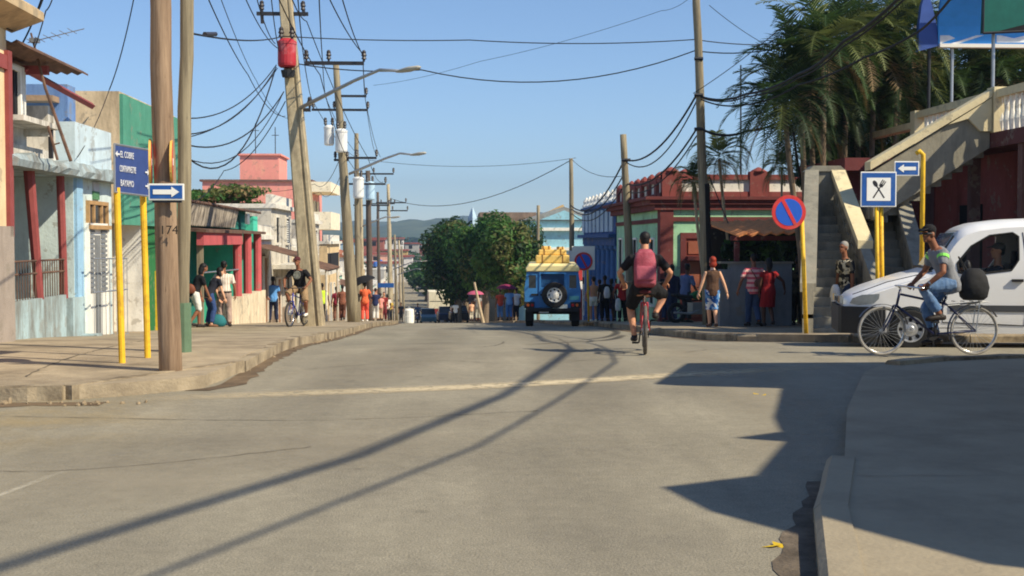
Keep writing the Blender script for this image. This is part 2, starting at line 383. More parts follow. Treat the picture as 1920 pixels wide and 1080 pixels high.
def softribbon(name,C_,w,m,off,kind='structure'):
    """centre polyline with half width; uv for soft edges"""
    me=bpy.data.meshes.new(name); vs=[]; fs=[]; uv=[]; n=len(C_); K=5
    for i,(x,y) in enumerate(C_):
        a=V(C_[max(0,i-1)]); b=V(C_[min(n-1,i+1)]); d=(b-a).normalized(); nn=V((d.y,-d.x))
        ww=w[i] if isinstance(w,(list,tuple)) else w
        for k in range(K):
            t=k/(K-1)*2-1; px,py=x+nn.x*ww*t,y+nn.y*ww*t
            vs.append((px,py,G(px,py)+off)); uv.append((k/(K-1),i/(n-1)))
    for i in range(n-1):
        for k in range(K-1): fs.append((i*K+k,i*K+k+1,(i+1)*K+k+1,(i+1)*K+k))
    me.from_pydata(vs,[],fs); l=me.uv_layers.new(name='UVMap')
    for p in me.polygons:
        for li in p.loop_indices: l.data[li].uv=uv[me.loops[li].vertex_index]
    me.materials.append(m); o=link(name,me); return tag(o,kind=kind)
def spl(P,st=.3):
    out=[]
    for i in range(len(P)-1):
        a,b=V(P[i]),V(P[i+1]); p=V(P[max(0,i-1)]); q=V(P[min(len(P)-1,i+2)])
        n=max(2,int((b-a).length/st))
        for k in range(n):
            t=k/n; out.append(tuple(.5*((2*a)+(b-p)*t+(2*p-5*a+4*b-q)*t*t+(3*a-p-3*b+q)*t**3)))
    out.append(tuple(P[-1])); return out
DUST=softmat('sandy_dust',C(196,172,122),.85,.8)
softribbon('dust_patch',spl([(-16,9.6),(-9,10.2),(-5,10.9),(-2.2,11.4)],.4),[2.2]*99,DUST,.004)
CRK=softmat('worn_concrete_strip',C(206,190,158),1.0,9,lo=.3,hi=.5)
softribbon('road_joint',spl([(-3.0,12.35),(0.2,13.2),(2.4,14.2),(4.6,15.2)],.3),.28,CRK,.004)
PALE=softmat('worn_white_paint',C(214,206,186),.6,14,lo=.3,hi=.55)
softribbon('road_line',spl([(-2.9,5.2),(-2.83,6.2),(-2.72,7.4),(-2.5,8.6)],.3),.035,PALE,.004)
TAR=softmat('tyre_worn_asphalt',C(118,112,103),.4,.5,lo=.35,hi=.7)
for P_,w_ in (([(-2.2,3),(-1.9,8),(-1.0,14),(-.3,22),(-.1,38)],.7),([(.5,3),(.8,8),(1.5,14),(1.9,22),(1.6,38)],.7),([(-14,8.3),(-7,9.0),(-3,9.3),(3,8.9)],.9)): softribbon('road_wear',spl(P_,.5),w_,TAR,.003)
PAT=softmat('pale_worn_asphalt',C(176,166,146),.5,.7,lo=.35,hi=.6)
softribbon('road_wear',spl([(-12,6.2),(-5,7.2),(-1.5,8.8),(0,11.5)],.5),1.1,PAT,.0035)
softribbon('road_wear',spl([(2.4,3),(2.5,8),(3.2,12.6),(3.6,20)],.5),.6,PAT,.0035)
for p in [[(2.2,23),(3.4,27),(4.3,33),(3.9,38)],[(1.2,20),(3,24),(4.0,29)]]:
    softribbon('cable_shade_band',spl(p,.4),.12,softmat('cable_shade_grey',C(70,68,66),.7,2,lo=.1,hi=.4),.005)  # bands paint the far loop of the overhead cables' shadows onto the road
CRKM=mat('crack_dark',C(104,97,86),rough=1,var=.3,scale=9,bump=0)
def crack(pts,w,seed,name='road_crack',off=.005):
    r=random.Random(seed); P_=spl(pts,.12); L=[]
    for i,(x,y) in enumerate(P_):
        a=V(P_[max(0,i-1)]); b=V(P_[min(len(P_)-1,i+1)]); d=(b-a).normalized(); nn=V((d.y,-d.x)); ww=w*r.uniform(.3,1.2); j=r.gauss(0,w*1.1)
        L.append(((x+nn.x*(j-ww),y+nn.y*(j-ww)),(x+nn.x*(j+ww),y+nn.y*(j+ww))))
    return ribbon(name,L,CRKM,off)
for i,(p,w) in enumerate([([(-6,8.2),(-4.2,8.9),(-2.6,8.5),(-1,9.4)],.007),([(2.3,16.6),(.9,15.8),(-.2,16.3),(-1.7,15.2)],.009),([(-1.2,18),(.6,19.5),(1.0,23)],.01),([(3.3,17.6),(4.1,18.4),(6.2,18.0)],.01),([(-3.9,11.2),(-1.2,10.8),(.8,11.3)],.008),([(1.9,20),(2.2,26),(2.0,33)],.012),([(-7,7.2),(-5,6.6),(-3.4,6.9)],.006)]): crack(p,w,i)
crack([(2.45,7.55),(4,7.5),(6,7.6),(9,7.5)],.004,32,'pavement_joint',.106); crack([(3.9,11.6),(6,11.4),(9,11.5)],.004,33,'pavement_joint',.106)
crack([(-3.1,14.4),(-5,14.6),(-7,14.5)],.01,34,'pavement_joint',PV+.006); crack([(-2.8,17.6),(-4.4,17.9),(-6.2,17.7)],.01,35,'pavement_joint',PV+.006); crack([(-4.3,13.2),(-4.5,16),(-4.4,22)],.01,36,'pavement_joint',PV+.006)
# yellow fallen leaves
LEAFY=mat('fallen_leaf_yellow',C(214,180,40),rough=.7,var=.2,bump=0)
for k,(u,v) in enumerate([(1446,1028),(1432,743),(1418,741)]):
    r=CR@V(((u-960)/F,(540-v)/F,-1)); t=-1.53/r.z; p=CAM+r*t
    mb=MB()
    for j in range(2 if k==0 else 1):
        a=j*1.9+k; c=p+V((.04*j,.02*j,.012)); d=V((math.cos(a),math.sin(a),.12))*.055; e=V((-math.sin(a),math.cos(a),-.1))*.025
        mb.add([c-d,c+e,c+d,c-e],[(0,1,2,3)])
    tag(mb.build('fallen_leaf',LEAFY),['yellow fallen leaves lying by the near kerb gutter','small yellow leaf on road beside the shadow edge, right one','small yellow leaf on road beside the shadow edge, left one'][k],'leaf','yellow leaves fallen on the road')
# far hills
HILL=mat('hill_woods',C(74,88,66),rough=1,var=.35,scale=.02,bump=0,dirt=C(112,118,84),dscale=.012,damt=.5)
def hills(y0,base,top,seed,x0=-1500,x1=1700):
    r=random.Random(seed); ph=[r.random()*6 for _ in range(8)]; xs=fr(x0,x1,12); rows=[]
    for j,(dy,f) in enumerate([(0,0),(150,.35),(300,.72),(420,.93),(520,1.0),(800,.8)]):
        row=[]
        for x in xs:
            h=.62+.2*math.sin(x*.0035+ph[0])+.12*math.sin(x*.009+ph[1])+.06*math.sin(x*.031+ph[2])+.035*math.sin(x*.083+ph[3])*f+.03*r.random()*f
            row.append(V((x,y0+dy,base+(top-base)*h*f+ (r.uniform(-1,1)*2.0*f))))
        rows.append(row)
    n=len(xs); mb=MB(); mb.add([p for q in rows for p in q],[(i*n+j,i*n+j+1,(i+1)*n+j+1,(i+1)*n+j) for i in range(5) for j in range(n-1)])
    return tag(mb.build('hills',HILL,smooth=True),kind='structure')
hills(1500,-8,38,4); hills(2300,0,62,8,-2400,2600)
# ================================================================ buildings
GLASSD=mat('dark_pane',(.03,.035,.04),rough=.2,var=.3,scale=2,bump=0,spec=.6)
Z=V((0,0,1))
def wallm(name,col,dirt=None,damt=.45,var=.13):
    if name in MATS: return MATS[name]
    gr=sum(col)/3; col=tuple(x*.86+gr*.1 for x in col)
    m=mat(name,col,rough=.92,var=var,scale=2.2,bump=.3,dirt=dirt or tuple(x*.55 for x in col),dscale=1.5,damt=damt,streak=True,fine=22); nt=m.node_tree; N=nt.nodes; L=nt.links; B=N['Principled BSDF']; src=B.inputs['Base Color'].links[0].from_socket
    tc=N.new('ShaderNodeTexCoord'); n=N.new('ShaderNodeTexNoise'); n.inputs['Scale'].default_value=2.6; n.inputs['Detail'].default_value=9; n.inputs['Roughness'].default_value=.72; L.new(tc.outputs['Object'],n.inputs['Vector'])
    r=N.new('ShaderNodeMapRange'); r.inputs[1].default_value=.605-.08*damt; r.inputs[2].default_value=.63-.08*damt; r.inputs[4].default_value=.75; L.new(n.outputs['Fac'],r.inputs[0]); q=N.new('ShaderNodeMix'); q.data_type='RGBA'; L.new(r.outputs[0],q.inputs[0]); L.new(src,q.inputs[6]); q.inputs[7].default_value=(col[0]*.35+.16,col[1]*.35+.14,col[2]*.35+.11,1); L.new(q.outputs[2],B.inputs['Base Color']); return m
def obox(mb,c,r,n,a,b,d0,d1):      # box on a wall: a,b = (along r, z) corners; d0,d1 along n
    P=[c+r*x+Z*z+n*d for x in(a[0],b[0]) for z in(a[1],b[1]) for d in(d0,d1)]
    mb.add(P,[(0,1,3,2),(4,6,7,5),(0,4,5,1),(2,3,7,6),(0,2,6,4),(1,5,7,3)]); return mb
def opening(parent,name,c,r,n,w,h,fm,pm,fw=.07,style='plain',pd=.012,label=None):
    """c bottom centre on the wall face"""
    c=V(c); mb=MB()
    obox(mb,c,r,n,(-w/2-fw,-fw*.5),(-w/2,h+fw),-.02,.06); obox(mb,c,r,n,(w/2,-fw*.5),(w/2+fw,h+fw),-.02,.06); obox(mb,c,r,n,(-w/2+.002,h),(w/2-.002,h+fw),-.02,.058)
    if name=='window': obox(mb,c,r,n,(-w/2-fw*1.4,-fw*1.6),(w/2+fw*1.4,-fw*.5-.002),-.02,.1)
    o=mb.build(name,fm,parent)
    if label: o['label']=label
    p=MB(); obox(p,c,r,n,(-w/2,0),(w/2,h),-.03,pd); 
    q=p.build('pane' if name=='window' else 'leaf_panel',pm,o)
    if style=='bars':
        g=MB()
        for k in range(1,int(w/.13)): obox(g,c,r,n,(-w/2+k*.13-.008,0),(-w/2+k*.13+.008,h),.03,.046)
        g.build('grille',DMET,o)
    if style=='louvre':
        g=MB()
        for k in range(int(h/.09)): obox(g,c,r,n,(-w/2+.02,k*.09+.01),(w/2-.02,k*.09+.055),pd,.045)
        g.build('louvre',WHT,o)
    return o
RX=V((1,0,0)); RY=V((0,1,0))
def gmin(y0,y1): return min(G(0,y0),G(0,y1))-.25
CREAM=wallm('cream_wall',C(232,206,160),C(190,150,100)); GREYW=wallm('grey_plinth',C(166,152,140),C(120,108,98))
# --- 1 cream building on the left frame edge
b=T('corner_house','cream building with oxide red stripes and grey plinth at left edge','building',(-9,16,0))
mb=MB(); mb.bb((-14,9.5+3.2,1.75),(-6.42,19.1,6.3)); mb.build('wall',CREAM,b)
mb=MB(); mb.bb((-14.05,12.6,-.6),(-6.36,19.15,1.75)); mb.build('plinth',GREYW,b)
mb=MB(); mb.bb((-6.43,19.0,1.6),(-6.36,19.17,4.3)); mb.bb((-6.43,14.2,4.02),(-6.37,19.0,4.22)); mb.bb((-6.43,18.0,1.76),(-6.38,18.08,2.6)); mb.build('stripe',REDP,b)
mb=MB(); mb.prism([(-6.42,12.6,4.6),(-5.95,12.6,4.78),(-5.95,12.6,4.9),(-6.1,12.6,5.0),(-6.42,12.6,5.05)],(0,6.75,0)); mb.build('cornice',wallm('cornice_stone',C(196,170,130),C(110,100,84)),b)
mb=MB(); mb.bb((-6.44,18.3,5.05),(-6.1,18.95,7)); mb.build('parapet_pier',CREAM,b)
opening(b,'door',(-6.36,15.5,-.0),RY,RX,1.2,2.6,REDP,REDP)
# --- 2 pale blue porch house
PB=wallm('pale_blue_wall',C(204,222,222),C(150,168,170)); LB=wallm('light_blue_paint',C(150,196,228),C(120,150,170)); PBW=wallm('peeling_blue_wall',C(172,198,204),C(112,104,92),.75)
BP=wallm('bare_plaster',C(224,198,158),C(120,104,84),.6); OLDW=wallm('stained_whitewash',C(222,216,204),C(108,100,86),.75)
BLW=wallm('blue_upper_wall',C(104,142,196),C(60,84,140))
b=T('porch_house','pale blue house with red porch posts, iron railing and slatted door','house',(-7.5,22,G(0,22)+PV))
mb=MB(); mb.bb((-8.9,19.2,-.7),(-8.7,22.8,2.66)); mb.build('wall',wallm('porch_back_wall',C(196,222,214),C(150,170,160),.3),b)
mb=MB(); mb.bb((-8.9,22.8,-.9),(-6.55,25.35,2.66)); mb.build('wall',PB,b)
mb=MB(); mb.bb((-6.75,19.2,-.9),(-6.5,22.15,.62)); mb.bb((-6.75,22.4,-.9),(-6.46,23.1,.55)); mb.build('low_wall',PBW,b)
mb=MB(); mb.bb((-8.7,19.2,-.9),(-6.75,22.8,.12)); mb.build('porch_floor',CONC,b)
r=random.Random(2); mb=MB(); ysn=fr(19.12,25.45,.3)
mb.rings([[V((-9.2,y,2.66)),V((-6.32+r.uniform(-.03,.03),y,2.64)),V((-6.28+r.uniform(-.05,.03),y,2.74)),V((-6.34+r.uniform(-.05,.03),y,2.84+r.uniform(-.03,.05))),V((-9.2,y,2.86))] for y in ysn]); mb.build('porch_slab',wallm('slab_edge',C(160,178,184),C(92,84,74),.85),b)
mb=MB(); mb.bb((-6.62,19.22,.62),(-6.5,19.36,2.65)); mb.build('post',REDP,b)
mb=MB(); mb.tube([(-6.56,20.9,.6),(-6.62,20.66,2.66)],[.075,.09],8); mb.build('post',REDP,b)
mb=MB(); mb.tube([(-6.58,22.3,.55),(-6.62,22.3,2.66)],.07,8); mb.build('post',REDP,b)
mb=MB(); mb.bb((-6.62,22.82,.5),(-6.49,23.2,2.65)); mb.build('corner_pier',LB,b)
mb=MB()
for zz in (1.22,1.02): mb.tube([(-6.56,19.3,zz),(-6.56,22.3,zz)],.018,6)
for k in range(24): mb.tube([(-6.56,19.35+k*.125,.62),(-6.56,19.35+k*.125,1.22)],.009,5)
mb.build('railing',RUST,b)
mb=MB()
for zz in (1.22,.62,-.25): mb.tube([(-6.25,22.9,zz),(-6.25,25.3,zz-.03)],.015,6)
for k in range(10): mb.tube([(-6.25,22.95+k*.26,-.3),(-6.25,22.95+k*.26,1.2)],.008,5)
mb.build('railing',GREYM,b)
DWOOD=mat('door_timber_brown',C(176,140,96),rough=.7,var=.2,scale=6)
d=opening(b,'door',(-6.55,24.25,-.36),RY,RX,1.28,2.15,WHT,WHT)
mb=MB(); obox(mb,V((-6.55,24.25,-.36)),RY,RX,(-.17,.0),(.17,2.0),.013,.03); mb.build('centre_strip',mat('grey_door',C(120,122,124),rough=.8),d)
for s in(-1,1):
    mb=MB()
    for k in range(13): obox(mb,V((-6.55,24.25,.6)),RY,RX,(s*.42-.17,k*.09),(s*.42+.17,k*.09+.055),.013,.045)
    mb.build('louvre',mat('louvre_grey',C(128,130,132),rough=.8),d)
tr=opening(b,'window',(-6.55,24.25,1.86),RY,RX,1.22,.34,DWOOD,GLASSD,label='brown timber transom light over the slatted door')
for mx_ in (-.26,.26): mb=MB(); obox(mb,V((-6.55,24.25,1.86)),RY,RX,(mx_-.04,0),(mx_+.04,.34),.013,.05); mb.build('mullion',DWOOD,tr)
mb=MB(); mb.bb((-6.56,24.0,2.3),(-6.52,24.4,2.45)); mb.build('plaque',mat('green_plaque',C(84,130,92),rough=.6),b)
mb=MB(); mb.bb((-6.56,24.02,2.452),(-6.52,24.38,2.62)); mb.build('plaque',mat('grey_plaque',C(190,190,194),rough=.6),b)
mb=MB(); mb.bb((-6.54,23.55,-.9),(-6.05,25.2,-.42)); mb.build('step',REDP,b)
mb=MB(); mb.bb((-6.4,22.6,-.9),(-6.12,22.95,-.1)); mb.build('step',PBW,b)
mb=MB(); mb.bb((-8.9,22.6,2.86),(-6.45,25.0,3.6)); mb.build('parapet',wallm('parapet_blue',C(196,216,226),C(150,160,166),.5),b)
mb=MB(); mb.add([(-9,19.2,2.86),(-9,22.58,2.86),(-9,22.58,4.0),(-9,21.2,4.0),(-9,19.2,3.4)],[(0,1,2,3,4)]); mb.bb((-9.3,19.2,2.86),(-6.6,22.09,3.02)); mb.bb((-9.3,22.1,3.05),(-6.75,22.5,3.82)); mb.build('roof_wall',OLDW,b)
# upper room with louvred window facing the camera
mb=MB(); mb.bb((-9.5,19.22,3.03),(-6.74,20.95,4.3)); mb.build('upper_room',wallm('upper_white',C(226,224,216),C(160,156,150),.5),b)
opening(b,'window',(-6.74,20.2,3.42),RY,RX,.62,.76,WHT,DARK,style='bars',label='dark barred upper window')
def sheetroof(mb,a,b,c,d,t=.03,amp=.025,n=30):      # corrugated sheet between four corners (ribs run a->d)
    a,b,c,d=map(V,(a,b,c,d)); rs=[]
    for i in range(n*2+1):
        s=i/(n*2); z=amp*(1 if i%2 else -1); p=a.lerp(b,s)+Z*z; q=d.lerp(c,s)+Z*z
        rs.append([p,q,q+Z*t,p+Z*t])
    mb.rings(rs)
mb=MB(); sheetroof(mb,(-9.6,19.15,4.5),(-6.2,19.15,4.42),(-6.1,22.2,4.36),(-9.6,22.2,4.5),n=20); mb.build('sheet_roof',RUST,b)
mb=MB(); mb.tube([(-6.75,20.9,4.28),(-6.5,23.9,4.0)],.06,4); mb.bb((-9.4,20.96,4.2),(-6.4,21.06,4.34)); mb.build('roof_beam',REDP,b)
mb=MB(); mb.bb((-6.738,19.3,3.32),(-6.25,21.1,3.4)); mb.bb((-6.738,20.8,3.2),(-6.35,20.9,3.318)); mb.build('balcony_slab',OLDW,b)
mb=MB(); mb.bb((-6.4,20.95,2.86),(-6.34,21.02,3.32)); mb.build('balcony_prop',DMET,b)
mb=MB(); mb.bb((-8.4,23.6,3.6),(-6.86,24.1,4.36)); mb.build('blue_wall',BLW,b)
mb=MB(); mb.bb((-7.6,23.2,4.02),(-7.0,23.59,4.12)); mb.build('ledge',wallm('ledge_stone',C(170,140,110)),b)
# tilted aerial pole
b=T('roof_aerial','thin leaning rusty aerial mast on the porch house roof','aerial',at(133,300,20.5))
mb=MB(); mb.tube([at(133,302,20.5),at(85,165,20.6),at(58,62,20.7)],[.028,.024,.016],6); mb.build('mast',RUST,b)
mb=MB(); mb.tube([at(52,80,20.7),at(158,54,20.7)],.008,5)
for k in range(6): 
    p=at(60+k*15,78-k*4,20.7); mb.tube([p-RY*.25,p+RY*.25],.006,4)
mb.box(at(65,76,20.7),(.14,.1,.07)); mb.build('antenna',GREYM,b)
b=T('roof_rod','short leaning rusty rod on the porch house roof edge','rod',at(108,300,20.2)); mb=MB(); mb.tube([at(108,300,20.2),at(90,236,20.2)],.022,6); mb.tube([at(98,272,20.2),at(112,268,20.2)],.012,5); mb.build('bar',RUST,b)
# --- 3 green shop house behind timber pole
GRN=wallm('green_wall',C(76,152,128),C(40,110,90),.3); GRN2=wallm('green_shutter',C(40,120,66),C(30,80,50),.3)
b=T('green_house','tall green fronted house with bare plaster side wall behind blue road sign','house',(-8,28,G(0,28)+PV))
mb=MB(); mb.bb((-9.6,26.3,1.9),(-6.62,31.6,4.55)); mb.build('side_wall',BP,b)
mb=MB(); mb.bb((-6.62,26.32,1.86),(-6.55,31.6,4.5)); mb.build('front_wall',GRN,b)
mb=MB(); mb.bb((-9.6,25.4,-1.3),(-7.2,31.6,1.9)); mb.build('wall',wallm('cream_recess',C(222,196,156),C(180,150,116),.3),b)
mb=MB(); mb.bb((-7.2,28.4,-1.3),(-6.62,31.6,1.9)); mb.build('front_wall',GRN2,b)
mb=MB(); mb.bb((-7.2,28.0,-1.3),(-6.6,28.38,1.9)); mb.build('pier',wallm('white_pier',C(226,226,220)),b)
mb=MB(); mb.bb((-6.8,29.3,-.9),(-6.5,29.9,.85)); mb.build('pier',YEL,b)
opening(b,'door',(-6.62,30.7,-.55),RY,RX,.9,2.1,GRN,DARK)
opening(b,'window',(-7.2,26.8,.4),RY,RX,.6,.9,WHT,GLASSD)
# --- 4 turquoise shop with red pillars
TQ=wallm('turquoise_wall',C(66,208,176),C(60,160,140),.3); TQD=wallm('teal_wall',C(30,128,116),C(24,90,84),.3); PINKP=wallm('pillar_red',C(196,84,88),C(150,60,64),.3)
b=T('corner_shop','turquoise shop with red pillars, low cream wall and corrugated awning','shop',(-7.4,38,G(0,38)+PV))
mb=MB(); mb.bb((-10.5,32.6,-1.7),(-8.3,43.6,2.5)); mb.build('back_wall',TQ,b)
mb=MB(); mb.bb((-8.3,43.2,-1.9),(-6.5,44.2,2.35)); mb.build('end_wall',TQ,b)
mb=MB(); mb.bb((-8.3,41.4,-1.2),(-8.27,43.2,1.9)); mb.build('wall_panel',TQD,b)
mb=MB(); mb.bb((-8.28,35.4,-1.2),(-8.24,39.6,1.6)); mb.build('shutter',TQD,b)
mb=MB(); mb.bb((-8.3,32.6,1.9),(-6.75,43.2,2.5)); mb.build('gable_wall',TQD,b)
mb=MB(); sheetroof(mb,(-6.45,32.3,2.52),(-6.4,44.4,2.46),(-10.8,44.4,3.15),(-10.8,32.3,3.2),n=50); mb.build('sheet_roof',RUST,b)
mb=MB(); sheetroof(mb,(-6.62,32.6,1.93),(-6.62,40.2,1.93),(-6.5,40.2,2.46),(-6.5,32.6,2.46),n=30,amp=.02); mb.build('awning_sheet',mat('weathered_sheet',C(190,178,160),rough=.9,var=.3,scale=5,dirt=C(70,62,58),dscale=3,damt=.9,streak=True),b)
mb=MB(); mb.prism([(-8.3,32.4,2.0),(-6.05,32.4,1.82),(-6.05,32.4,1.74),(-8.3,32.4,1.9)],(0,10.6,0)); mb.build('canopy_slab',RUST,b)
mb=MB(); mb.bb((-6.3,32.5,1.42),(-6.12,38.6,1.76)); mb.build('fascia',PINKP,b)
for y in (38.4,40.3,42.4):
    mb=MB(); mb.tube([(-6.25,y,-.3),(-6.25,y,1.8)],.13,10); mb.build('pillar',PINKP,b)
mb=MB(); mb.bb((-6.4,35.6,-1.9),(-6.1,43.2,-.12)); mb.build('low_wall',wallm('cream_low_wall',C(232,216,184),C(170,140,110),.55),b)
mb=MB(); mb.tube([(-6.2,32.7,.72),(-6.2,38.3,.68)],.02,6); mb.build('rail',GREYM,b)
for y in (32.75,):
    mb=MB(); mb.bb((-6.35,y,-1.4),(-6.2,y+.12,1.5)); mb.build('post',WOODG,b)
mb=MB(); mb.bb((-6.52,41.6,2.06),(-6.44,42.1,2.4)); mb.build('meter_box',GREYM,b)
# --- generic street house
def house(label,side,y0,y1,h,col,storeys=1,depth=7,base=None,par=.5,trim=None,name='house',feat=(),seed=0,dark=None,group=None,xoff=0):
    r=random.Random(seed+int(y0*10)); ym=(y0+y1)/2; g=G(0,ym)+PV
    sx=shift(ym); X=(-6.6+xoff+sx) if side<0 else (6.9+xoff+sx); n=V((-side,0,0))
    X2=X+side*depth; b=T(name,label,'house',(X+side*depth/2,ym,g),0,group)
    W=wallm('wall_'+'_'.join(str(int(c*99)) for c in col),col,dark,.5); tr=trim or wallm('trim_light',C(226,220,206),C(150,140,124))
    lo=gmin(y0,y1)-.6
    mb=MB(); mb.bb((X,y0,lo),(X2,y1,g+h)); mb.build('wall',W,b)
    mb=MB(); mb.bb((X-side*.18,y0-.06,g+h-.02),(X2,y1+.06,g+h+.14)); mb.bb((X-side*.02,y0+.01,g+h+.141),(X+side*.2,y1-.01,g+h+par)); mb.build('cornice',tr,b)
    mb=MB(); mb.bb((X-side*.05,y0+.03,lo+.01),(X+side*.01,y1-.03,g+.6)); mb.build('plinth',wallm('plinth_brown',C(150,130,110)),b)
    L=y1-y0; nn=max(1,int(L/2.3)); sh=h/storeys
    for s in range(storeys):
        for k in range(nn):
            y=y0+(k+.5)*L/nn; z=g+s*sh
            if s==0 and k%2==0: opening(b,'door',(X-side*.05,y,g+.02),RY,n,.95,min(2.3,sh-.5),tr,mat('door_'+str(r.randint(0,3)),[C(96,70,52),C(120,130,140),C(60,84,110),C(150,110,80)][r.randint(0,3)],rough=.7))
            else: opening(b,'window',(X,y,z+.95),RY,n,.9,min(1.3,sh-1.3),tr,DARK,style='bars' if r.random()<.5 else 'louvre')
    if 'camwin' in feat:
        for s in range(storeys): opening(b,'window',(X+side*1.6,y0,g+s*sh+1),RX,-RY,.9,1.2,tr,DARK)
    if 'balcony' in feat:
        z=g+sh; mb=MB(); mb.bb((X-side*1.1,y0+.3,z-.06),(X-side*.01,y1-.3,z+.1)); mb.build('balcony_slab',tr,b)
        mb=MB()
        for k in range(int((L-.6)/.14)): mb.tube([(X-side*1.05,y0+.35+k*.14,z+.1),(X-side*1.05,y0+.35+k*.14,z+.95)],.012,4)
        mb.tube([(X-side*1.05,y0+.3,z+.95),(X-side*1.05,y1-.3,z+.95)],.025,6); mb.build('railing',DMET,b)
    if 'canopy' in feat:
        mb=MB(); sheetroof(mb,(X-side*1.5,y0+.2,g+2.35),(X-side*1.5,y1-.2,g+2.35),(X,y1-.2,g+2.75),(X,y0+.2,g+2.75),n=int(L*3)); mb.build('canopy_sheet',RUST,b)
        for y in (y0+.4,y1-.4):
            mb=MB(); mb.tube([(X-side*1.4,y,g-.2),(X-side*1.4,y,g+2.36)],.05,6); mb.build('post',tr,b)
    if 'pitched' in feat:
        mb=MB(); mb.prism([(X-side*.3,y0-.2,g+h+.12),(X2,y0-.2,g+h+.12),((X+X2)/2,y0-.2,g+h+1.7)],(0,L+.4,0)); mb.build('roof',mat('clay_tile_roof',C(150,96,76),rough=.9,var=.25,scale=5,dirt=C(80,60,52),damt=.5),b)
    if 'tank' in feat:
        mb=MB(); mb.lathe([(.55,g+h+.6),(.6,g+h+1.0),(.55,g+h+1.5),(.2,g+h+1.7)],(X+side*2,ym,0),14); mb.build('roof_tank',mat('tank_blue',C(70,110,180),rough=.6),b)
    return b
WHc=C(232,228,218)
house('low white house with canopy next to turquoise shop',-1,44.25,48.2,3.0,WHc,feat=('canopy',))
house('white and grey two storey house with iron balcony rail',-1,48.3,54.5,4.5,C(206,198,182),2,feat=('balcony',),dark=C(90,84,76))
house('low cream house with reddish doors behind concrete pole',-1,54.6,61,3.2,C(226,206,170),feat=('canopy',))
house('grey stained two storey house under pink apartment block',-1,61.2,68,4.9,C(190,182,170),2,feat=('balcony',),dark=C(96,90,82))
house('beige single storey house with tall plain wall past balconies',-1,72,80,4.6,C(226,196,146),1,xoff=.5)
house('small yellow house with open porch behind leaning pole',-1,81,88,3.0,C(224,192,96),feat=('canopy',))
house('mint green narrow house beyond umbrella woman',-1,90,97,3.4,C(170,220,200))
house('white low house with red doors farther down left side',-1,98,108,3.4,C(228,226,222))
# --- pink apartment block
PNK=wallm('pink_wall',C(240,150,136),C(240,190,150),.35,.06); PCR=wallm('pale_cream_balcony',C(246,232,200),C(214,190,160),.3)
g=G(0,110); b=T('apartment_block','pink apartment block with cream balconies and roof hut','apartment block',(-16,114,g))
xr=-11.9; mb=MB(); mb.bb((-20.8,110,g-1),(xr,122,6.5)); mb.build('wall',PNK,b)
mb=MB(); mb.bb((-21.0,109.8,6.5),(xr+.4,122.2,6.68)); mb.build('roof_slab',wallm('roof_edge_dark',C(120,90,80)),b)
mb=MB(); mb.bb((-17.7,110.4,6.68),(-14.4,116,8.75)); mb.bb((-17.9,110.2,8.75),(-14.2,116.2,8.9)); mb.build('roof_hut',PNK,b)
for k in range(4):
    z=5.75-2.55*k; mb=MB(); mb.bb((xr,109.7,z-.75 if k else z-.1),(xr+1.95,119,z+.75)); mb.build('balcony',PCR,b)
    if k<3:
        mb=MB(); mb.bb((xr-.02,110.8,z-1.85),(xr+.12,118,z-.78)); mb.build('window',mat('balcony_opening',C(90,78,72),rough=.8),b)
        for j in range(3): mb=MB(); mb.bb((xr+.13,109.9+j*3,z-1.8),(xr+.3,110.1+j*3,z-.76)); mb.build('balcony_post',PCR,b)
for (x,h) in ((-16.9,2.2),(-14.7,2.9)):
    pass
b=T('roof_aerial','thin aerial rod above pink roof hut, left one','aerial',(-16.6,112,8.9)); mb=MB(); mb.tube([(-16.6,112,8.9),(-16.6,112,11.6)],.04,5); mb.tube([(-16.9,112,11),(-16.3,112,11)],.03,5); mb.build('rod',DMET,b)
b=T('roof_aerial','thin aerial rod above pink roof hut, right one','aerial',(-14.9,112,8.9)); mb=MB(); mb.tube([(-14.9,112,8.9),(-14.9,112,11.3)],.04,5); mb.tube([(-15.2,112,10.6),(-14.6,112,10.6)],.03,5); mb.build('rod',DMET,b)
# --- houses receding down both sides
cols=[('cream',C(222,204,164)),('white',C(226,222,214)),('pale green',C(176,206,178)),('salmon pink',C(222,164,140)),('light blue',C(170,198,214)),('ochre',C(204,170,104)),('grey',C(176,172,164)),('terracotta red',C(170,96,78))]
r=random.Random(21); y=110.5; k=0
while y<420:
    L=r.uniform(9,15); nm,cc=cols[(k*3+1)%8]; ht=r.choice([3.2,3.4,3.8,5.8,6.4]); 
    house(f'distant {nm} house number {k+2} past the mint green one on left side'.replace('number','row place'),-1,y,y+L-.5,ht,cc,2 if ht>5 else 1,feat=r.choice([(),('canopy',),('pitched',),('tank',)]),group='distant houses down the street'); y+=L; k+=1
y=132; k=0
while y<430:
    L=r.uniform(9,16); nm,cc=cols[(k*5+2)%8]; ht=r.choice([3.2,3.6,4,5.8])
    house(f'distant {nm} house, row place {k+1} beyond the street trees on right side',1,y,y+L-.5,ht,cc,2 if ht>5 else 1,feat=r.choice([(),('canopy',),('pitched',)]),group='distant houses down the street'); y+=L; k+=1
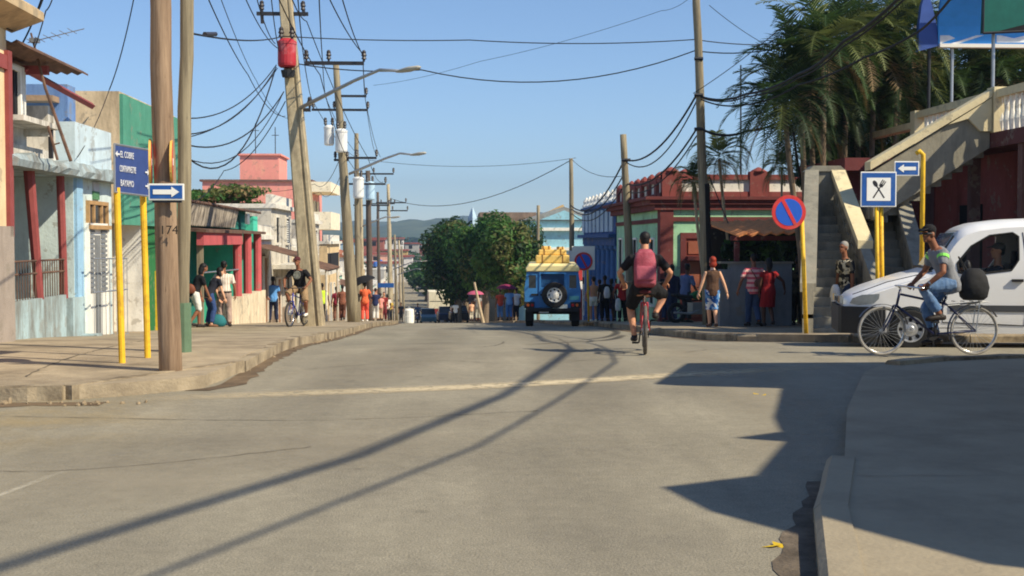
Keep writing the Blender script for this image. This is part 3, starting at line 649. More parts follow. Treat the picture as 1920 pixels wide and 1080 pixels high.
# town seen beyond the valley
def block(label,u,Y,w,h,z,col,roof=None,group='far roofs in the valley town'):
    x=xu(u,Y); b=T('town_building',label,'building',(x,Y,z),0,group); mb=MB(); mb.bb((x-w/2,Y,z-8),(x+w/2,Y+8,z+h)); mb.build('wall',wallm('wall_'+'_'.join(str(int(c*99)) for c in col),col),b)
    mb=MB(); mb.bb((x-w/2-.4,Y-.4,z+h),(x+w/2+.4,Y+8.4,z+h+.5)); mb.build('roof',roof or wallm('roof_red',C(158,76,66)),b)
    for i in range(int(w/3)): mb=MB(); mb.bb((x-w/2+1+i*3,Y-.06,z+h-2),(x-w/2+2.4+i*3,Y+.02,z+h-.6)); mb.build('window',DARK,b)
block('large white hall with red roof at the far street end',790,640,17,2.6,-3.6,C(236,232,226))
block('red walled low hall under the far white hall',789,600,18,2.0,-5.2,C(160,70,60))
for i,(u,Y,w,h,z,ci) in enumerate([(650,380,9,4,-5,4),(668,330,7,4.5,-7,1),(700,360,8,4,-6.5,3),(715,300,7,4,-8,1),(735,420,10,4,-6,5),(748,380,8,4.5,-8,1),(690,450,11,4,-2.5,7),(726,480,12,4,-2,1),(760,520,11,4,-4,6),(640,300,7,3.5,-2.5,4)]):
    block(f'far {cols[ci][0]} block, place {i+1} of the far town row from left',u,Y,w,h,z,cols[ci][1])
# ---------------------------------------------------------------- right side buildings
MAR=wallm('maroon_wall',C(146,72,66),C(90,44,42),.35); MARD=wallm('maroon_trim',C(122,60,58),C(88,40,40),.3); SG=wallm('sage_green_wall',C(172,228,182),C(140,190,150),.3); WPAN=wallm('white_panel',C(244,240,226),C(200,190,170),.25)
Y0=40.2; XL=6.75; XRR=16; g=G(0,Y0)+PV; zt=3.55
b=T('sage_house','maroon and sage green colonial corner house with panelled parapet','house',(10,44,g))
mb=MB(); mb.bb((XL,Y0,g-1.2),(XRR,51,2.6)); mb.build('wall',SG,b)
mb=MB(); mb.bb((XL-.25,Y0-.1,2.5),(XRR,51.1,2.68)); mb.bb((XL-.4,Y0-.17,2.68),(XRR,51.2,2.82)); mb.bb((XL-.55,Y0-.24,2.82),(XRR,51.3,2.92)); mb.build('cornice',MARD,b)
mb=MB(); mb.bb((XL,Y0,2.92),(XRR,Y0+.25,3.08)); mb.bb((XL,Y0,3.46),(XRR,Y0+.26,3.62)); mb.bb((XL,Y0+.26,2.92),(XL+.25,51,3.05)); mb.bb((XL,Y0+.26,3.4),(XL+.25,51,3.55))
for x in (6.75,9.55,14.6): mb.bb((x,Y0-.04,2.92),(x+.62,Y0+.3,3.72))
for y in fr(41.2,50.6,1.55): mb.bb((XL-.03,y,2.92),(XL+.28,y+.42,3.56))
mb.build('parapet',MAR,b)
for q in (((7.37,Y0+.07,3.08),(9.55,Y0+.2,3.46)),((10.17,Y0+.07,3.08),(14.6,Y0+.2,3.46)),((XL+.08,Y0+.3,3.05),(XL+.2,50.9,3.4))): mb=MB(); mb.bb(*q); mb.build('parapet_panel',WPAN,b)
def fin(prof,c,n=10,m=None):
    q=MB(); q.lathe(prof,c,n); q.build('finial',m or MAR,b)
for x in (7.06,9.86,14.9): fin([(.26,3.72),(.24,3.75),(.15,3.8),(.03,3.86)],(x,Y0+.13,0),12)
for y in fr(41.4,50.8,1.55): fin([(.16,3.56),(.17,3.6),(.12,3.68),(.02,3.76)],(XL+.12,y,0),10)
fin([(.12,2.9),(.12,3.7),(.2,3.72),(.24,3.9),(.18,4.05),(.05,4.12)],(8.6,Y0+6,0),12)
mb=MB(); mb.bb((XL-.06,Y0-.06,g-1),(XL+.36,Y0-.001,2.5)); mb.bb((XL+.36,Y0-.05,2.14),(15.5,Y0-.002,2.28)); mb.bb((9.3,Y0-.06,g-1),(9.75,Y0-.001,2.14)); mb.bb((XL-.06,Y0,g-1),(XL-.001,Y0+.5,2.5)); mb.bb((XL-.05,Y0+.5,2.1),(XL-.002,51,2.24)); mb.build('pilaster',MARD,b)
d=opening(b,'door',(7.97,Y0,g-.02),RX,-RY,.9,2.66,MARD,mat('door_brown_red',C(140,72,60),rough=.7,var=.1),fw=.18)
mb=MB(); obox(mb,V((7.97,Y0,g)),RX,-RY,(-.36,.15),(-.02,1.9),.013,.05); obox(mb,V((7.97,Y0,g)),RX,-RY,(.02,.15),(.36,1.9),.013,.05); obox(mb,V((7.97,Y0,g)),RX,-RY,(-.38,2.15),(.38,2.55),.013,.04); mb.build('door_panel',mat('door_panel_brown',C(156,92,70),rough=.7,var=.12),d)
mb=MB(); obox(mb,V((7.97,Y0,g)),RX,-RY,(-.44,1.95),(.44,2.08),.013,.3); mb.build('hood',MARD,d)
for y in (42,43.9,45.8,47.7,49.6): opening(b,'window',(XL,y,g+.5),RY,-RX,.85,2.1,WHT,DARK,style='bars')
opening(b,'window',(12.6,Y0,g+.9),RX,-RY,1.2,1.6,WHT,DARK,style='bars')
# blue colonnade house
BL=wallm('deep_blue_wall',C(52,92,150),C(40,66,110),.3); BLC=wallm('blue_column',C(70,116,176),C(50,80,130),.3); LBL=wallm('light_blue_trim',C(176,204,224),C(140,160,180),.3)
y0,y1=51.3,63.5; g=G(0,57)+PV; b=T('colonnade_house','deep blue colonnaded house with white finials along its roof','house',(10,57,g))
U=.6; mb=MB(); mb.bb((8.6,y0+.02,g-1.5),(15,y1,1.4+U)); mb.build('wall',BL,b)
mb=MB(); mb.bb((6.7,y0,.72+U),(15,y1,1.05+U)); mb.bb((6.45,y0-.02,1.05+U),(15,y1+.2,1.2+U)); mb.bb((6.75,y0+.01,1.2+U),(7.0,y1,2.35+U)); mb.bb((7,y0+.01,1.2+U),(15,y0+.25,2.35+U)); mb.bb((6.6,y0+.0,2.35+U),(15,y1+.1,2.5+U)); mb.build('entablature',BL,b)
for y in fr(y0+.8,y1-.6,1.6): mb=MB(); mb.bb((6.7,y,1.3+U),(6.748,y+1.0,2.25+U)); mb.build('parapet_panel',LBL,b)
for y in fr(y0+.4,y1-.3,1.5): fin([(.2,2.5+U),(.22,2.6+U),(.13,2.72+U),(.17,2.82+U),(.02,3.05+U)],(6.85,y,0),10,WPAN)
for y in fr(y0+.3,y1-.3,1.7):
    gg=G(0,y)+PV; mb=MB(); mb.lathe([(.26,gg-.3),(.26,gg+.2),(.19,gg+.25),(.16,.5+U),(.24,.6+U),(.24,.72+U)],(6.95,y,0),12); mb.build('column',BLC,b)
for y in fr(y0+2,y1-2,2.6): opening(b,'door',(8.6,y,g-.1),RY,-RX,1,2.3,LBL,mat('door_white',C(200,204,206),rough=.7))
# light blue gabled hall beyond trees
y0=104; g=G(0,y0); b=T('market_hall','light blue hall with grey gabled roof behind the street trees','building',(11,108,g))
x0,x1=xu(985,y0),xu(1130,y0)
TQL=wallm('pale_turquoise',C(150,206,222),C(130,170,186),.25)
mb=MB(); mb.bb((x0,y0,g-1),(x1+8,y0+16,3.1)); mb.build('wall',TQL,b)
mb=MB(); mb.bb((x0-.4,y0-.4,2.3),(x1+8,y0-.002,2.55)); mb.bb((x0-.3,y0-.25,.7),(x1+8,y0-.003,.95)); mb.build('cornice',WPAN,b)
xm=xu(1045,y0); mb=MB(); mb.prism([(x0-.3,y0-.3,3.1),(x1+.4,y0-.3,3.1),(xm+.5,y0-.3,4.25)],(0,17,0)); mb.build('roof',mat('grey_sheet_roof',C(150,152,150),rough=.8,var=.2,dirt=C(110,100,90),damt=.5),b)
mb=MB(); mb.prism([(x0+1.2,y0-.36,3.2),(x1-1.2,y0-.36,3.2),(xm+.5,y0-.36,3.95)],(0,.05,0)); mb.build('gable',TQL,b)
for k in range(4): opening(b,'window',(x0+1.5+k*1.9,y0,-.9),RX,-RY,.9,1.3,WPAN,DARK)
b=T('long_shed','long low shed with brown grey roof behind the street trees','building',(6,118,G(0,118)))
mb=MB(); mb.bb((xu(905,118),118,-8),(xu(1000,118),126,2.9)); mb.build('wall',wallm('shed_wall',C(176,160,140)),b)
mb=MB(); mb.bb((xu(900,118),117.6,2.9),(xu(1005,118),126.4,4.1)); mb.build('roof',mat('brown_sheet_roof',C(140,120,104),rough=.9,var=.25,dirt=C(96,80,70),damt=.6),b)
b=T('roof_truss','yellowish pitched timber frame standing on hall roof','frame',(9,112,5)); mb=MB(); mb.tube([at(995,418,112),at(1058,388,112)],.25,4); mb.tube([at(1010,415,112),at(1010,385,112)],.1,4); mb.build('beam',mat('pale_beam',C(190,160,110),rough=.9),b)
b=T('spire','small pale blue roof spire above the street trees','spire',at(886,420,130)); p=at(886,425,130); mb=MB(); mb.lathe([(.5,0),(.45,.9),(.02,2.0)],p,4); mb.build('cone',LBL,b)
b=T('shop_kiosk','red and white kiosk with signboard behind the no parking sign','kiosk',(xu(1110,78),78,G(0,78)))
xa,xb=xu(1082,78),xu(1128,78); g=G(0,78); mb=MB(); mb.bb((xa,78,g-.3),(xb,81,-.9)); mb.build('wall',wallm('kiosk_wall',C(120,44,44)),b)
mb=MB(); mb.bb((xa-.1,77.9,-.9),(xb+.1,81.1,-.1)); mb.build('signboard',wallm('kiosk_red',C(196,54,50)),b)
mb=MB(); mb.bb((xa-.05,77.85,-1.45),(xb+.05,77.99,-.92)); mb.build('signboard',WPAN,b)
mb=MB(); mb.bb((xa+.3,77.9,g),(xb-.3,77.995,-1.6)); mb.build('counter_opening',DARK,b)
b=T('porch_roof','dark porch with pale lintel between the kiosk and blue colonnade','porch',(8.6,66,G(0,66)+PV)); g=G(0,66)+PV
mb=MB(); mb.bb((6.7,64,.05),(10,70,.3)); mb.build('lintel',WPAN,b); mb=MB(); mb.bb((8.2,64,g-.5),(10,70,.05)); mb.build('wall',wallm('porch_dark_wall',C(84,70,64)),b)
for y in (64.3,69.6): mb=MB(); mb.bb((6.8,y,g-.5),(7.1,y+.3,.05)); mb.build('post',WPAN,b)
# ---------------------------------------------------------------- terrace restaurant with outside stairs
STN=wallm('terrace_stone',C(150,144,126),C(96,92,84),.5); PYL=wallm('pale_yellow_rail',C(222,206,162),C(200,180,130),.3); STG=wallm('stair_grey',C(150,146,132),C(96,93,86),.6)
gt=G(0,25)+PV
b=T('terrace_restaurant','maroon restaurant with balustraded roof terrace at the right edge','restaurant',(14,28,gt))
mb=MB(); mb.bb((11.9,21.3,gt-.8),(19,34.4,3.42)); mb.build('wall',MAR,b)
mb=MB(); mb.bb((11,20.8,3.42),(19.5,34.5,3.72)); mb.build('terrace_slab',wallm('slab_maroon',C(104,60,58),C(80,50,48)),b)
mb=MB(); mb.bb((11.05,21.1,4.42),(11.3,25.4,4.58)); mb.bb((11.05,25.75,4.42),(11.3,29.8,4.58)); mb.bb((11.05,20.85,4.42),(19,21.1,4.58)); mb.bb((11.36,30.2,4.2),(15,30.45,4.36)); mb.bb((11.05,30.2,4.2),(11.3,34.4,4.36)); mb.build('handrail',PYL,b)
def balus(x,y,z0,z1):
    h=z1-z0; m=MB(); m.lathe([(.05,z0),(.075,z0+h*.33),(.045,z0+h*.62),(.06,z1)],(x,y,0),8); m.build('baluster',WPAN,b)
for y in fr(21.4,29.5,.25): balus(11.17,y,3.72,4.42)
for x in fr(11.6,18.8,.4): balus(x,20.97,3.72,4.42)
for x in fr(11.7,14.6,.22): balus(x,30.32,3.72,4.2)
mb=MB(); mb.bb((11.0,25.4,3.721),(11.35,25.75,4.64)); mb.build('rail_pier',PYL,b); mb=MB(); mb.bb((11.0,29.8,3.721),(11.35,30.1,4.6)); mb.build('rail_pier',PYL,b); mb=MB(); mb.bb((11.0,20.8,3.721),(11.35,21.1,4.62)); mb.build('rail_pier',PYL,b)
mb=MB(); mb.bb((9.4,30.0,3.2),(10.99,34,3.5)); mb.bb((9.6,30.8,gt-.6),(11.9,34,3.2)); mb.build('rear_wing',MARD,b)
for ya_,yb_ in ((25.2,26.0),(28,29.2)): mb=MB(); mb.bb((11.86,ya_,gt-.5),(11.899,yb_,2.35)); mb.build('door',DARK,b)
for y in (24.2,26.6,29.2): mb=MB(); mb.bb((11.05,y,gt-.6),(11.25,y+.2,3.42)); mb.build('column',wallm('column_maroon',C(116,84,78)),b)
# upper flight rising to the terrace (parallel to the picture), zigzag soffit
b=T('upper_stair','upper stair flight rising right to terrace under a pale yellow parapet','stair',(9.6,25.6,1.9))
n=10; xs0,zs0,xs1,zs1=8.75,2.25,10.95,3.72
mb=MB()
for i in range(n):
    x=xs0+(xs1-xs0)*i/n; z=zs0+(zs1-zs0)*i/n; mb.bb((x+.001,25.75,z-.34),(x+(xs1-xs0)/n,26.95,z+.147))
mb.build('flight',STG,b)
def parapet(mb,a,b_,h0,h1,t,n_=V((0,1,0))):
    a,b_=V(a),V(b_); mb.prism([a,b_,b_+Z*h1,a+Z*h0],n_*t)
mb=MB(); parapet(mb,(8.6,25.55,1.95),(10.98,25.55,3.42),1.0,1.0,.18); mb.build('parapet',STN,b)
mb=MB(); mb.prism([V((8.5,25.45,2.96)),V((10.98,25.45,4.44)),V((11.0,25.45,4.6)),V((8.5,25.45,3.13))],(0,.36,0)); mb.build('handrail',PYL,b)
mb=MB(); mb.prism([V((10.1,25.46,3.88)),V((10.98,25.46,4.42)),V((10.98,25.46,3.75)),V((10.75,25.46,3.75)),V((10.5,25.46,4.0))],(0,.07,0)); mb.build('parapet_sunlit_patch',PYL,b)  # pale piece paints sunlight on the upper right end of the parapet
mb=MB(); mb.bb((8.55,25.74,1.98),(8.74,27.0,2.24)); mb.build('landing',STG,b)
mb=MB(); mb.bb((7.9,27.0,gt-.5),(8.7,27.3,1.98)); mb.build('support_wall',STG,b)
STG2=wallm('stair_weathered',C(142,138,124),C(92,90,84),.65)
# two lower flights
def flight(label,x0a,x1a,ya,x0b,x1b,yb,ztop,parL,parR,ns=13,name='stair'):
    b=T(name,label,'stair',((x0a+x1a)/2,(ya+yb)/2,gt)); mb=MB()
    for i in range(ns):
        t0,t1=i/ns,(i+1)/ns; ym0=ya+(yb-ya)*t0; ym1=ya+(yb-ya)*t1; zt=gt+(ztop-gt)*t1
        la=x0a+(x0b-x0a)*t0; ra=x1a+(x1b-x1a)*t0; lb=x0a+(x0b-x0a)*t1; rb=x1a+(x1b-x1a)*t1
        mb.prism([V((la,ym0,gt-.5)),V((ra,ym0,gt-.5)),V((rb,ym1,gt-.5)),V((lb,ym1,gt-.5))],(0,0,zt-gt+.5))
    mb.build('tread',STG,b)
    for side,(use,h,capm) in (('l',parL),('r',parR)):
        if not use: continue
        xa,xb=(x0a,x0b) if side=='l' else (x1a,x1b); sg=-1 if side=='l' else 1
        A=V((xa,ya-.15,gt-.3)); B=V((xb,yb,ztop)); m=MB()
        d=V((.2*sg,0,0))
        # parapet wall with a row of slots near the top
        for (q0,q1) in ((0.0,.52),(.78,1.0)):
            m.prism([A.lerp(B,0)+Z*(h*q0 if q0 else -.2),B+Z*(h*q0 if q0 else -.8),B+Z*h*q1,A+Z*(h*q1+.3)],d)
        k=11
        for i in range(k):
            p=A.lerp(B,(i+.15)/k); q=A.lerp(B,(i+.7)/k); z0,z1=h*.5,h*.8; e0=.3*(1-(i+.4)/k)
            m.prism([p+Z*z0,q+Z*z0,q+Z*(z1+e0),p+Z*(z1+e0)],d*.9)
        m.build('parapet',capm if capm is STG2 else STG,b)
        A2=A.lerp(B,.34) if capm is PYL else A; e_=.3*(.66 if capm is PYL else 1); m=MB(); m.prism([A2+Z*(h+e_)-d*.25,B+Z*h-d*.25,B+Z*(h+.14)-d*.25,A2+Z*(h+e_+.16)-d*.25],d*1.5); m.build('handrail',capm,b)
    return b
flight('fan shaped stone stair with slotted parapets beside no parking sign',6.72,7.9,23.4,7.88,8.25,27.1,2.05,(1,.86,STG2),(1,.86,PYL))
mb=MB(); bq=T('stair_newel','stone block joining both parapets at stair top','newel',(8.05,27.2,2.05)); mb.bb((7.72,27.15,gt-.5),(8.5,27.5,3.02)); mb.build('block',STG2,bq); mb=MB(); mb.prism([(7.68,27.1,3.02),(8.54,27.1,3.02),(8.4,27.1,3.14),(7.82,27.1,3.14)],(0,.42,0)); mb.build('coping',STG2,bq)
flight('grey concrete stair flight behind the restaurant sign',8.02,8.75,23.4,8.85,9.45,27.0,2.1,(0,0,STG),(1,.8,STG))
# low grey wall and pergola
b=T('garden_wall','low grey blue wall beneath the pergola','wall',(7.6,31.5,G(0,31.5)+PV)); mb=MB(); mb.bb((7.15,32.2,G(0,32)-.3),(8.75,32.45,.95)); mb.bb((6.9,32.18,G(0,32)-.3),(7.148,32.47,.8)); mb.build('wall',wallm('wall_blue_grey',C(132,138,142),C(96,100,104)),b)
mb=MB(); mb.bb((6.88,32.15,.951),(8.78,32.5,1.0)); mb.build('coping',STG,b)
TERR=mat('pergola_orange_slats',C(232,150,92),rough=.85,var=.2,scale=5)
b=T('pergola','slatted orange brown pergola roof over a dark garden bar','pergola',(8.4,33.5,G(0,33)))
mb=MB()
for i in range(9):
    t=i/8; x=7.25+2.5*t; mb.add([V((x,31.6,1.62+.1*t)),V((x+.2,31.6,1.7+.1*t)),V((x+.2,35.5,2.05+.1*t)),V((x,35.5,1.97+.1*t)),V((x,31.6,1.66+.1*t)),V((x+.2,31.6,1.75+.1*t)),V((x+.2,35.5,2.1+.1*t)),V((x,35.5,2.02+.1*t))],[(0,1,2,3),(4,5,6,7),(0,1,5,4),(2,3,7,6),(0,3,7,4),(1,2,6,5)])
mb.build('slat',TERR,b)
for y in (32.3,35): mb=MB(); mb.bb((7.2,y,1.5+.12*(y-32)),(9.8,y+.1,1.62+.12*(y-32))); mb.build('beam',MARD,b)
for x in (7.3,9.6): mb=MB(); mb.bb((x,32.3,-1.2),(x+.12,32.42,1.5)); mb.build('post',MARD,b)
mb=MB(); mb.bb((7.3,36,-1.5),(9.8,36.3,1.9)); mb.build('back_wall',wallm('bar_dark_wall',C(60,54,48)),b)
# ---------------------------------------------------------------- corner store just right of the frame (its shade falls on the near pavement)
SHW=wallm('store_wall',C(206,188,150),C(160,140,110)); b=T('corner_store','cream corner store with flat overhanging roof beside the near pavement','store',(9,9,.1))
roof=[(4.99,5.6),(5.65,5.95),(6.2,7.3),(5.87,7.5),(6.3,7.8),(6.45,8.6),(7.1,10.8),(5.85,11.2),(6.66,13.6),(15.4,13.6),(15.4,2.1),(5.95,3.35),(5.42,4.4),(5.14,4.9)]
mb=MB(); mb.prism([V((x,y,3.62)) for x,y in roof],(0,0,.26)); mb.build('roof_slab',wallm('store_roof',C(190,180,160)),b)
mb=MB(); mb.prism([V((x,y,-.2)) for x,y in [(6.7,6.9),(7.7,11.2),(7.9,13.4),(14.8,13.4),(14.8,3.4),(6.9,4.6)]],(0,0,3.82)); mb.build('wall',SHW,b)
n=V((1.0,4.3,0)).normalized(); nn=V((-n.y,n.x,0))
opening(b,'door',V((7.14,8.8,.1)),n,nn,1.2,2.3,MARD,DARK); opening(b,'window',V((7.54,10.5,1.1)),n,nn,1.3,1.3,MARD,DARK,style='bars')
# billboard
BBL=mat('billboard_blue',C(70,164,248),rough=.35,var=.08,bump=0); BBD=mat('billboard_dark_blue',C(66,92,160),rough=.4,var=.1,bump=0); BGR=mat('billboard_green',C(24,92,80),rough=.4,var=.15,bump=0)
Yb=31.5; b=T('billboard','glossy blue billboard with white flashes on posts above terrace','billboard',(14,Yb,3.72))
def ap(u,v,Y=Yb): return at(u,v,Y)
q=[]
for i in range(9):
    t=i/8; v=88-150*t; dy=-1.1*(1-math.cos(t*PI/2)); q.append((v,dy))
mb=MB(); vs=[]; 
for v,dy in q:
    a=ap(1760-6*(88-v)/150*2,v); c=ap(2040,v); vs+=[a+RY*dy,c+RY*dy]
mb.add(vs+[p+RY*.1 for p in vs],[(2*i,2*i+1,2*i+3,2*i+2) for i in range(8)]+[(18+2*i,18+2*i+2,18+2*i+3,18+2*i+1) for i in range(8)]); pan=mb.build('panel',BBL,b)
mb=MB(); pts=[ap(1722,96),ap(1760,86),ap(1757,50),ap(1748,10),ap(1738,-20),ap(1728,10),ap(1723,50)]; mb.prism(pts,(0,.15,0)); mb.build('end_panel',BBD,b)
mb=MB(); mb.box((ap(1760,90)+ap(2040,84))/2,(ap(2040,84)-ap(1760,90)).x and ((ap(2040,84)-ap(1760,90)).x,.2,.09)); mb.build('bottom_rail',WHT,b)
mb=MB()
def flash(pl): mb.prism([p-RY*.03 for p in pl],(0,.012,0))
flash([ap(1762,82),ap(1762,58),ap(1790,72)]); flash([ap(1795,56),ap(1840,44),ap(1842,47),ap(1800,58)]); flash([ap(1775,84),ap(1845,62),ap(1846,66),ap(1790,84)]); flash([ap(1770,34),ap(1776,38),ap(1779,40),ap(1773,36)]); flash([ap(1868,80),ap(1868,65),ap(1900,72),ap(1925,66),ap(1925,80)])
mb.build('flash',mat('billboard_white',C(240,244,250),rough=.35,bump=0),pan)
gp_=MB(); gp_.prism([ap(1842,62,29.6),ap(1960,56,29.6),ap(1960,-40,29.6),ap(1846,-40,29.6)],(0,.12,0)); gp_.build('green_panel',BGR,b)
gp_=MB(); gp_.prism([ap(1862,61,29.55),ap(1960,36,29.55),ap(1960,57,29.55)],(0,.04,0)); gp_.build('panel_stripe',DARK,b)
gp_=MB(); gp_.tube([ap(1843,62,29.5),ap(1960,57,29.5)],.03,4); gp_.tube([ap(1843,62,29.5),ap(1845,-40,29.5)],.03,4); gp_.build('panel_frame',DMET,b)
for (u,v) in ((1745,95),(1788,92),(1866,62)):
    p=ap(u,v); 
    if u==1866: p=ap(u,v,29.75)
    m=MB(); m.tube([(p.x,p.y+.1,3.7),(p.x,p.y+.1,p.z+.1)],.045,8); m.build('post',GREYM if u!=1745 else DMET,b)
# ================================================================ poles, lamps, transformers, cables, signs
def pole(label,base,top,r0,r1,m,name='utility_pole',group='utility poles along the street',sq=False):
    b=T(name,label,'utility pole',base,0,group); base=V(base); top=V(top); mb=MB(); k=10; pts=[]; rs=[]
    rr=random.Random(int(base.x*100+base.y*10))
    for i in range(k+1):
        t=i/k; p=(base-Z*.3).lerp(top,t); 
        if not sq: p=p+V((rr.uniform(-.012,.012),rr.uniform(-.012,.012),0))
        pts.append(p); rs.append(r0+(r1-r0)*t)
    if sq:
        rings=[]
        for p,r in zip(pts,rs): rings.append([p+V((dx*r,dy*r*.9,0)) for dx,dy in((-1,-.8),(-.85,-1),(.2,-1),(.25,-.8),(.5,-.8),(.55,-1),(.85,-1),(1,-.8),(1,1),(-1,1))])
        mb.rings(rings)
    else: mb.tube(pts,rs,12)
    mb.build('shaft',m,b,smooth=not sq); return b
def insul(mb,p,s=1): mb.lathe([(.03*s,0),(.03*s,.05*s),(.07*s,.07*s),(.045*s,.13*s),(.075*s,.16*s),(.05*s,.22*s),(.06*s,.25*s),(.03*s,.3*s)],p,8)
INS=mat('insulator_brown',(.04,.035,.04),rough=.4,bump=0)
def crossarm(b,c,x0,x1,ins=(0,.5,1),y=0):
    c=V(c); mb=MB(); mb.bb((c.x+x0,c.y-.05,c.z-.045),(c.x+x1,c.y+.05,c.z+.045)); arm=mb.build('crossarm',DMET,b)
    for t in ins: mb=MB(); insul(mb,c+V((x0+(x1-x0)*t,0,.045))); mb.build('insulator',INS,arm)
def lamp(b,p,q,m=None):
    p,q=V(p),V(q); mb=MB(); mid=p.lerp(q,.55)+Z*.1*(q-p).length*.55
    mb.tube([p,p.lerp(mid,.5),mid,mid.lerp(q,.55)+Z*.04*(q-p).length,q],[.055,.055,.045,.04,.035],8); o=mb.build('lamp_arm',GREYM,b,smooth=True)
    d=(q-p).normalized(); d.z*=.4; d.normalize(); mb=MB(); mb.tube([q-d*.15,q,q+d*.25,q+d*.55,q+d*.62],[.04,.085,.12,.09,.02],10,flat=.55); mb.build('lamp_head',mat('lamp_head_grey',C(176,172,160),rough=.5),b,smooth=True)
    return o
def transformer(b,c,m,h=.85,r=.26,part='transformer'):
    c=V(c); mb=MB(); mb.lathe([(r*.75,-h/2-.04),(r*.95,-h/2),(r,-h/2+.06),(r,h/2-.1),(r*1.06,h/2-.1),(r*1.06,h/2-.03),(r*.6,h/2+.05)],c,18); o=mb.build(part,m,b)
    for dx in(-.14,.14): mb=MB(); insul(mb,c+V((dx,-.04,h/2+.02)),1.1); mb.build('bushing',INS,o)
    return o
# timber pole at the left corner
p0=gp(318,13.8,PV); tp=at(293,-60,13.8)
bw=pole('thick brown timber pole carrying a one way arrow sign and number',p0,at(293,-300,13.8),.125,.105,WOODP,'timber_pole')
text('174',.13,mat('pole_number',(.03,.025,.02),rough=.9,bump=0),bw,at(299,432,13.62),FACE_CAM,'number',.004)
# second pale pole right behind
b2=pole('pale round pole standing close behind the brown timber pole',gp(338,16.3,PV),at(355,-300,16.3),.085,.085,WOODG,'timber_pole')
mb=MB(); q=gp(341,16.3,PV); mb.tube([q+V((.02,-.02,.0)),q+V((.02,-.02,.62))],.1,10); mb.build('green_sleeve',mat('green_grey_sleeve',C(96,120,96),rough=.8),b2)
# concrete pole with red transformer
s1=70; Y1=34.3; pb=gp(590,Y1,PV); b=pole('tapered concrete pole with red transformer and street lamp arm',pb,at(528,-90,Y1),.28,.155,CPOLE,'concrete_pole',sq=True)
TRED=mat('transformer_red',C(176,48,58),rough=.55,var=.12,dirt=C(206,170,170),dscale=3,damt=.3)
tr=transformer(b,at(538,100,Y1-.35),TRED,.66,.24)
mb=MB(); mb.lathe([(.15,-.18),(.19,0)],at(540,132,Y1-.35)-Z*0,12); mb.build('transformer_base',DMET,b)
crossarm(b,at(565,118,Y1),0.1,1.65,(.02,.4,1)); crossarm(b,at(568,206,Y1),-.02,.0+.2,(.9,))
crossarm(b,at(535,26,Y1),-.75,.6,(.1,.9))
for q in ((490,8,492,44),(566,5,571,30)): mb=MB(); mb.tube([at(*q[:2],Y1),at(*q[2:],Y1)],.045,6); mb.build('cutout_fuse',INS,b)
lamp(b,at(564,202,Y1-.2),at(752,133,Y1-2.2))
# pole 2 with white transformers
TWH=mat('transformer_white',C(226,226,222),rough=.5,var=.06,dirt=C(150,140,130),dscale=4,damt=.3)
Y2=52; b=pole('leaning grey pole with twin white transformers and lamp arm',gp(664,Y2,PV),at(630,120,Y2),.26,.12,WOODG,'utility_pole')
transformer(b,at(640,264,Y2-.4),TWH,.86,.24); transformer(b,at(617,254,Y2-.2),TWH,.72,.2)
crossarm(b,at(633,180,Y2),.02,1.15,(1,)); crossarm(b,at(636,206,Y2),-1.1,1.15,(.03,.4,1)); crossarm(b,at(650,296,Y2),.05,1.2,(.3,1)); crossarm(b,at(640,300,Y2),-.3,.3,(.1,.9))
lamp(b,at(655,326,Y2-.2),at(775,290,Y2-2))
defs=[('slim grey pole with small white transformer behind the twin transformer pole',672,250,62,.17,.1,WOODG,(672,352),None,[(672,345)]),
('dark timber pole with pale blue transformer farther down left side',694,320,72,.2,.13,WOODD,(694,358),None,[(694,326)]),
('grey pole with low bright lamp arm, fourth behind concrete pole',680,330,80,.13,.1,CPOLE,None,((680,424),(735,408)),[(690,385)]),
('thin pale pole with small crossarms beside distant street end',732,345,95,.19,.11,CPOLE,None,None,[(728,380),(731,395)]),
('thin dark pole with small crossarm between distant poles',712,360,105,.16,.1,WOODD,None,None,[(710,382)]),
('far pale pole with lamp arm reaching over distant roadway',735,420,130,.2,.12,CPOLE,None,((737,505),(792,490)),[]),
('far grey pole with lower lamp arm over distant roadway',744,440,150,.2,.12,WOODG,None,((746,515),(790,505)),[(744,450)]),
('farther pale pole left of distant roadway, with no lamp',752,450,180,.22,.13,CPOLE,None,None,[(752,458)]),
('farthest thin pole of the left row above valley road',757,462,220,.22,.14,WOODG,None,((757,486),(785,480)),[])]
for lb,u,vt,Y,r0,r1,m,tr_,lm,ca in defs:
    x=xu(u,Y); b=pole(lb,(x,Y,G(x,Y)+PV),at(u-4,vt,Y),r0,r1,m)
    if tr_: transformer(b,at(tr_[0],tr_[1],Y-.35),TWH if m!=WOODD else mat('transformer_blue',C(176,204,222),rough=.5),.95,.26)
    if lm: lamp(b,at(*lm[0],Y-.2),at(*lm[1],Y-1.5))
    for (cu,cv) in ca: crossarm(b,at(cu,cv,Y),-.9,1.3,(.05,.5,1))
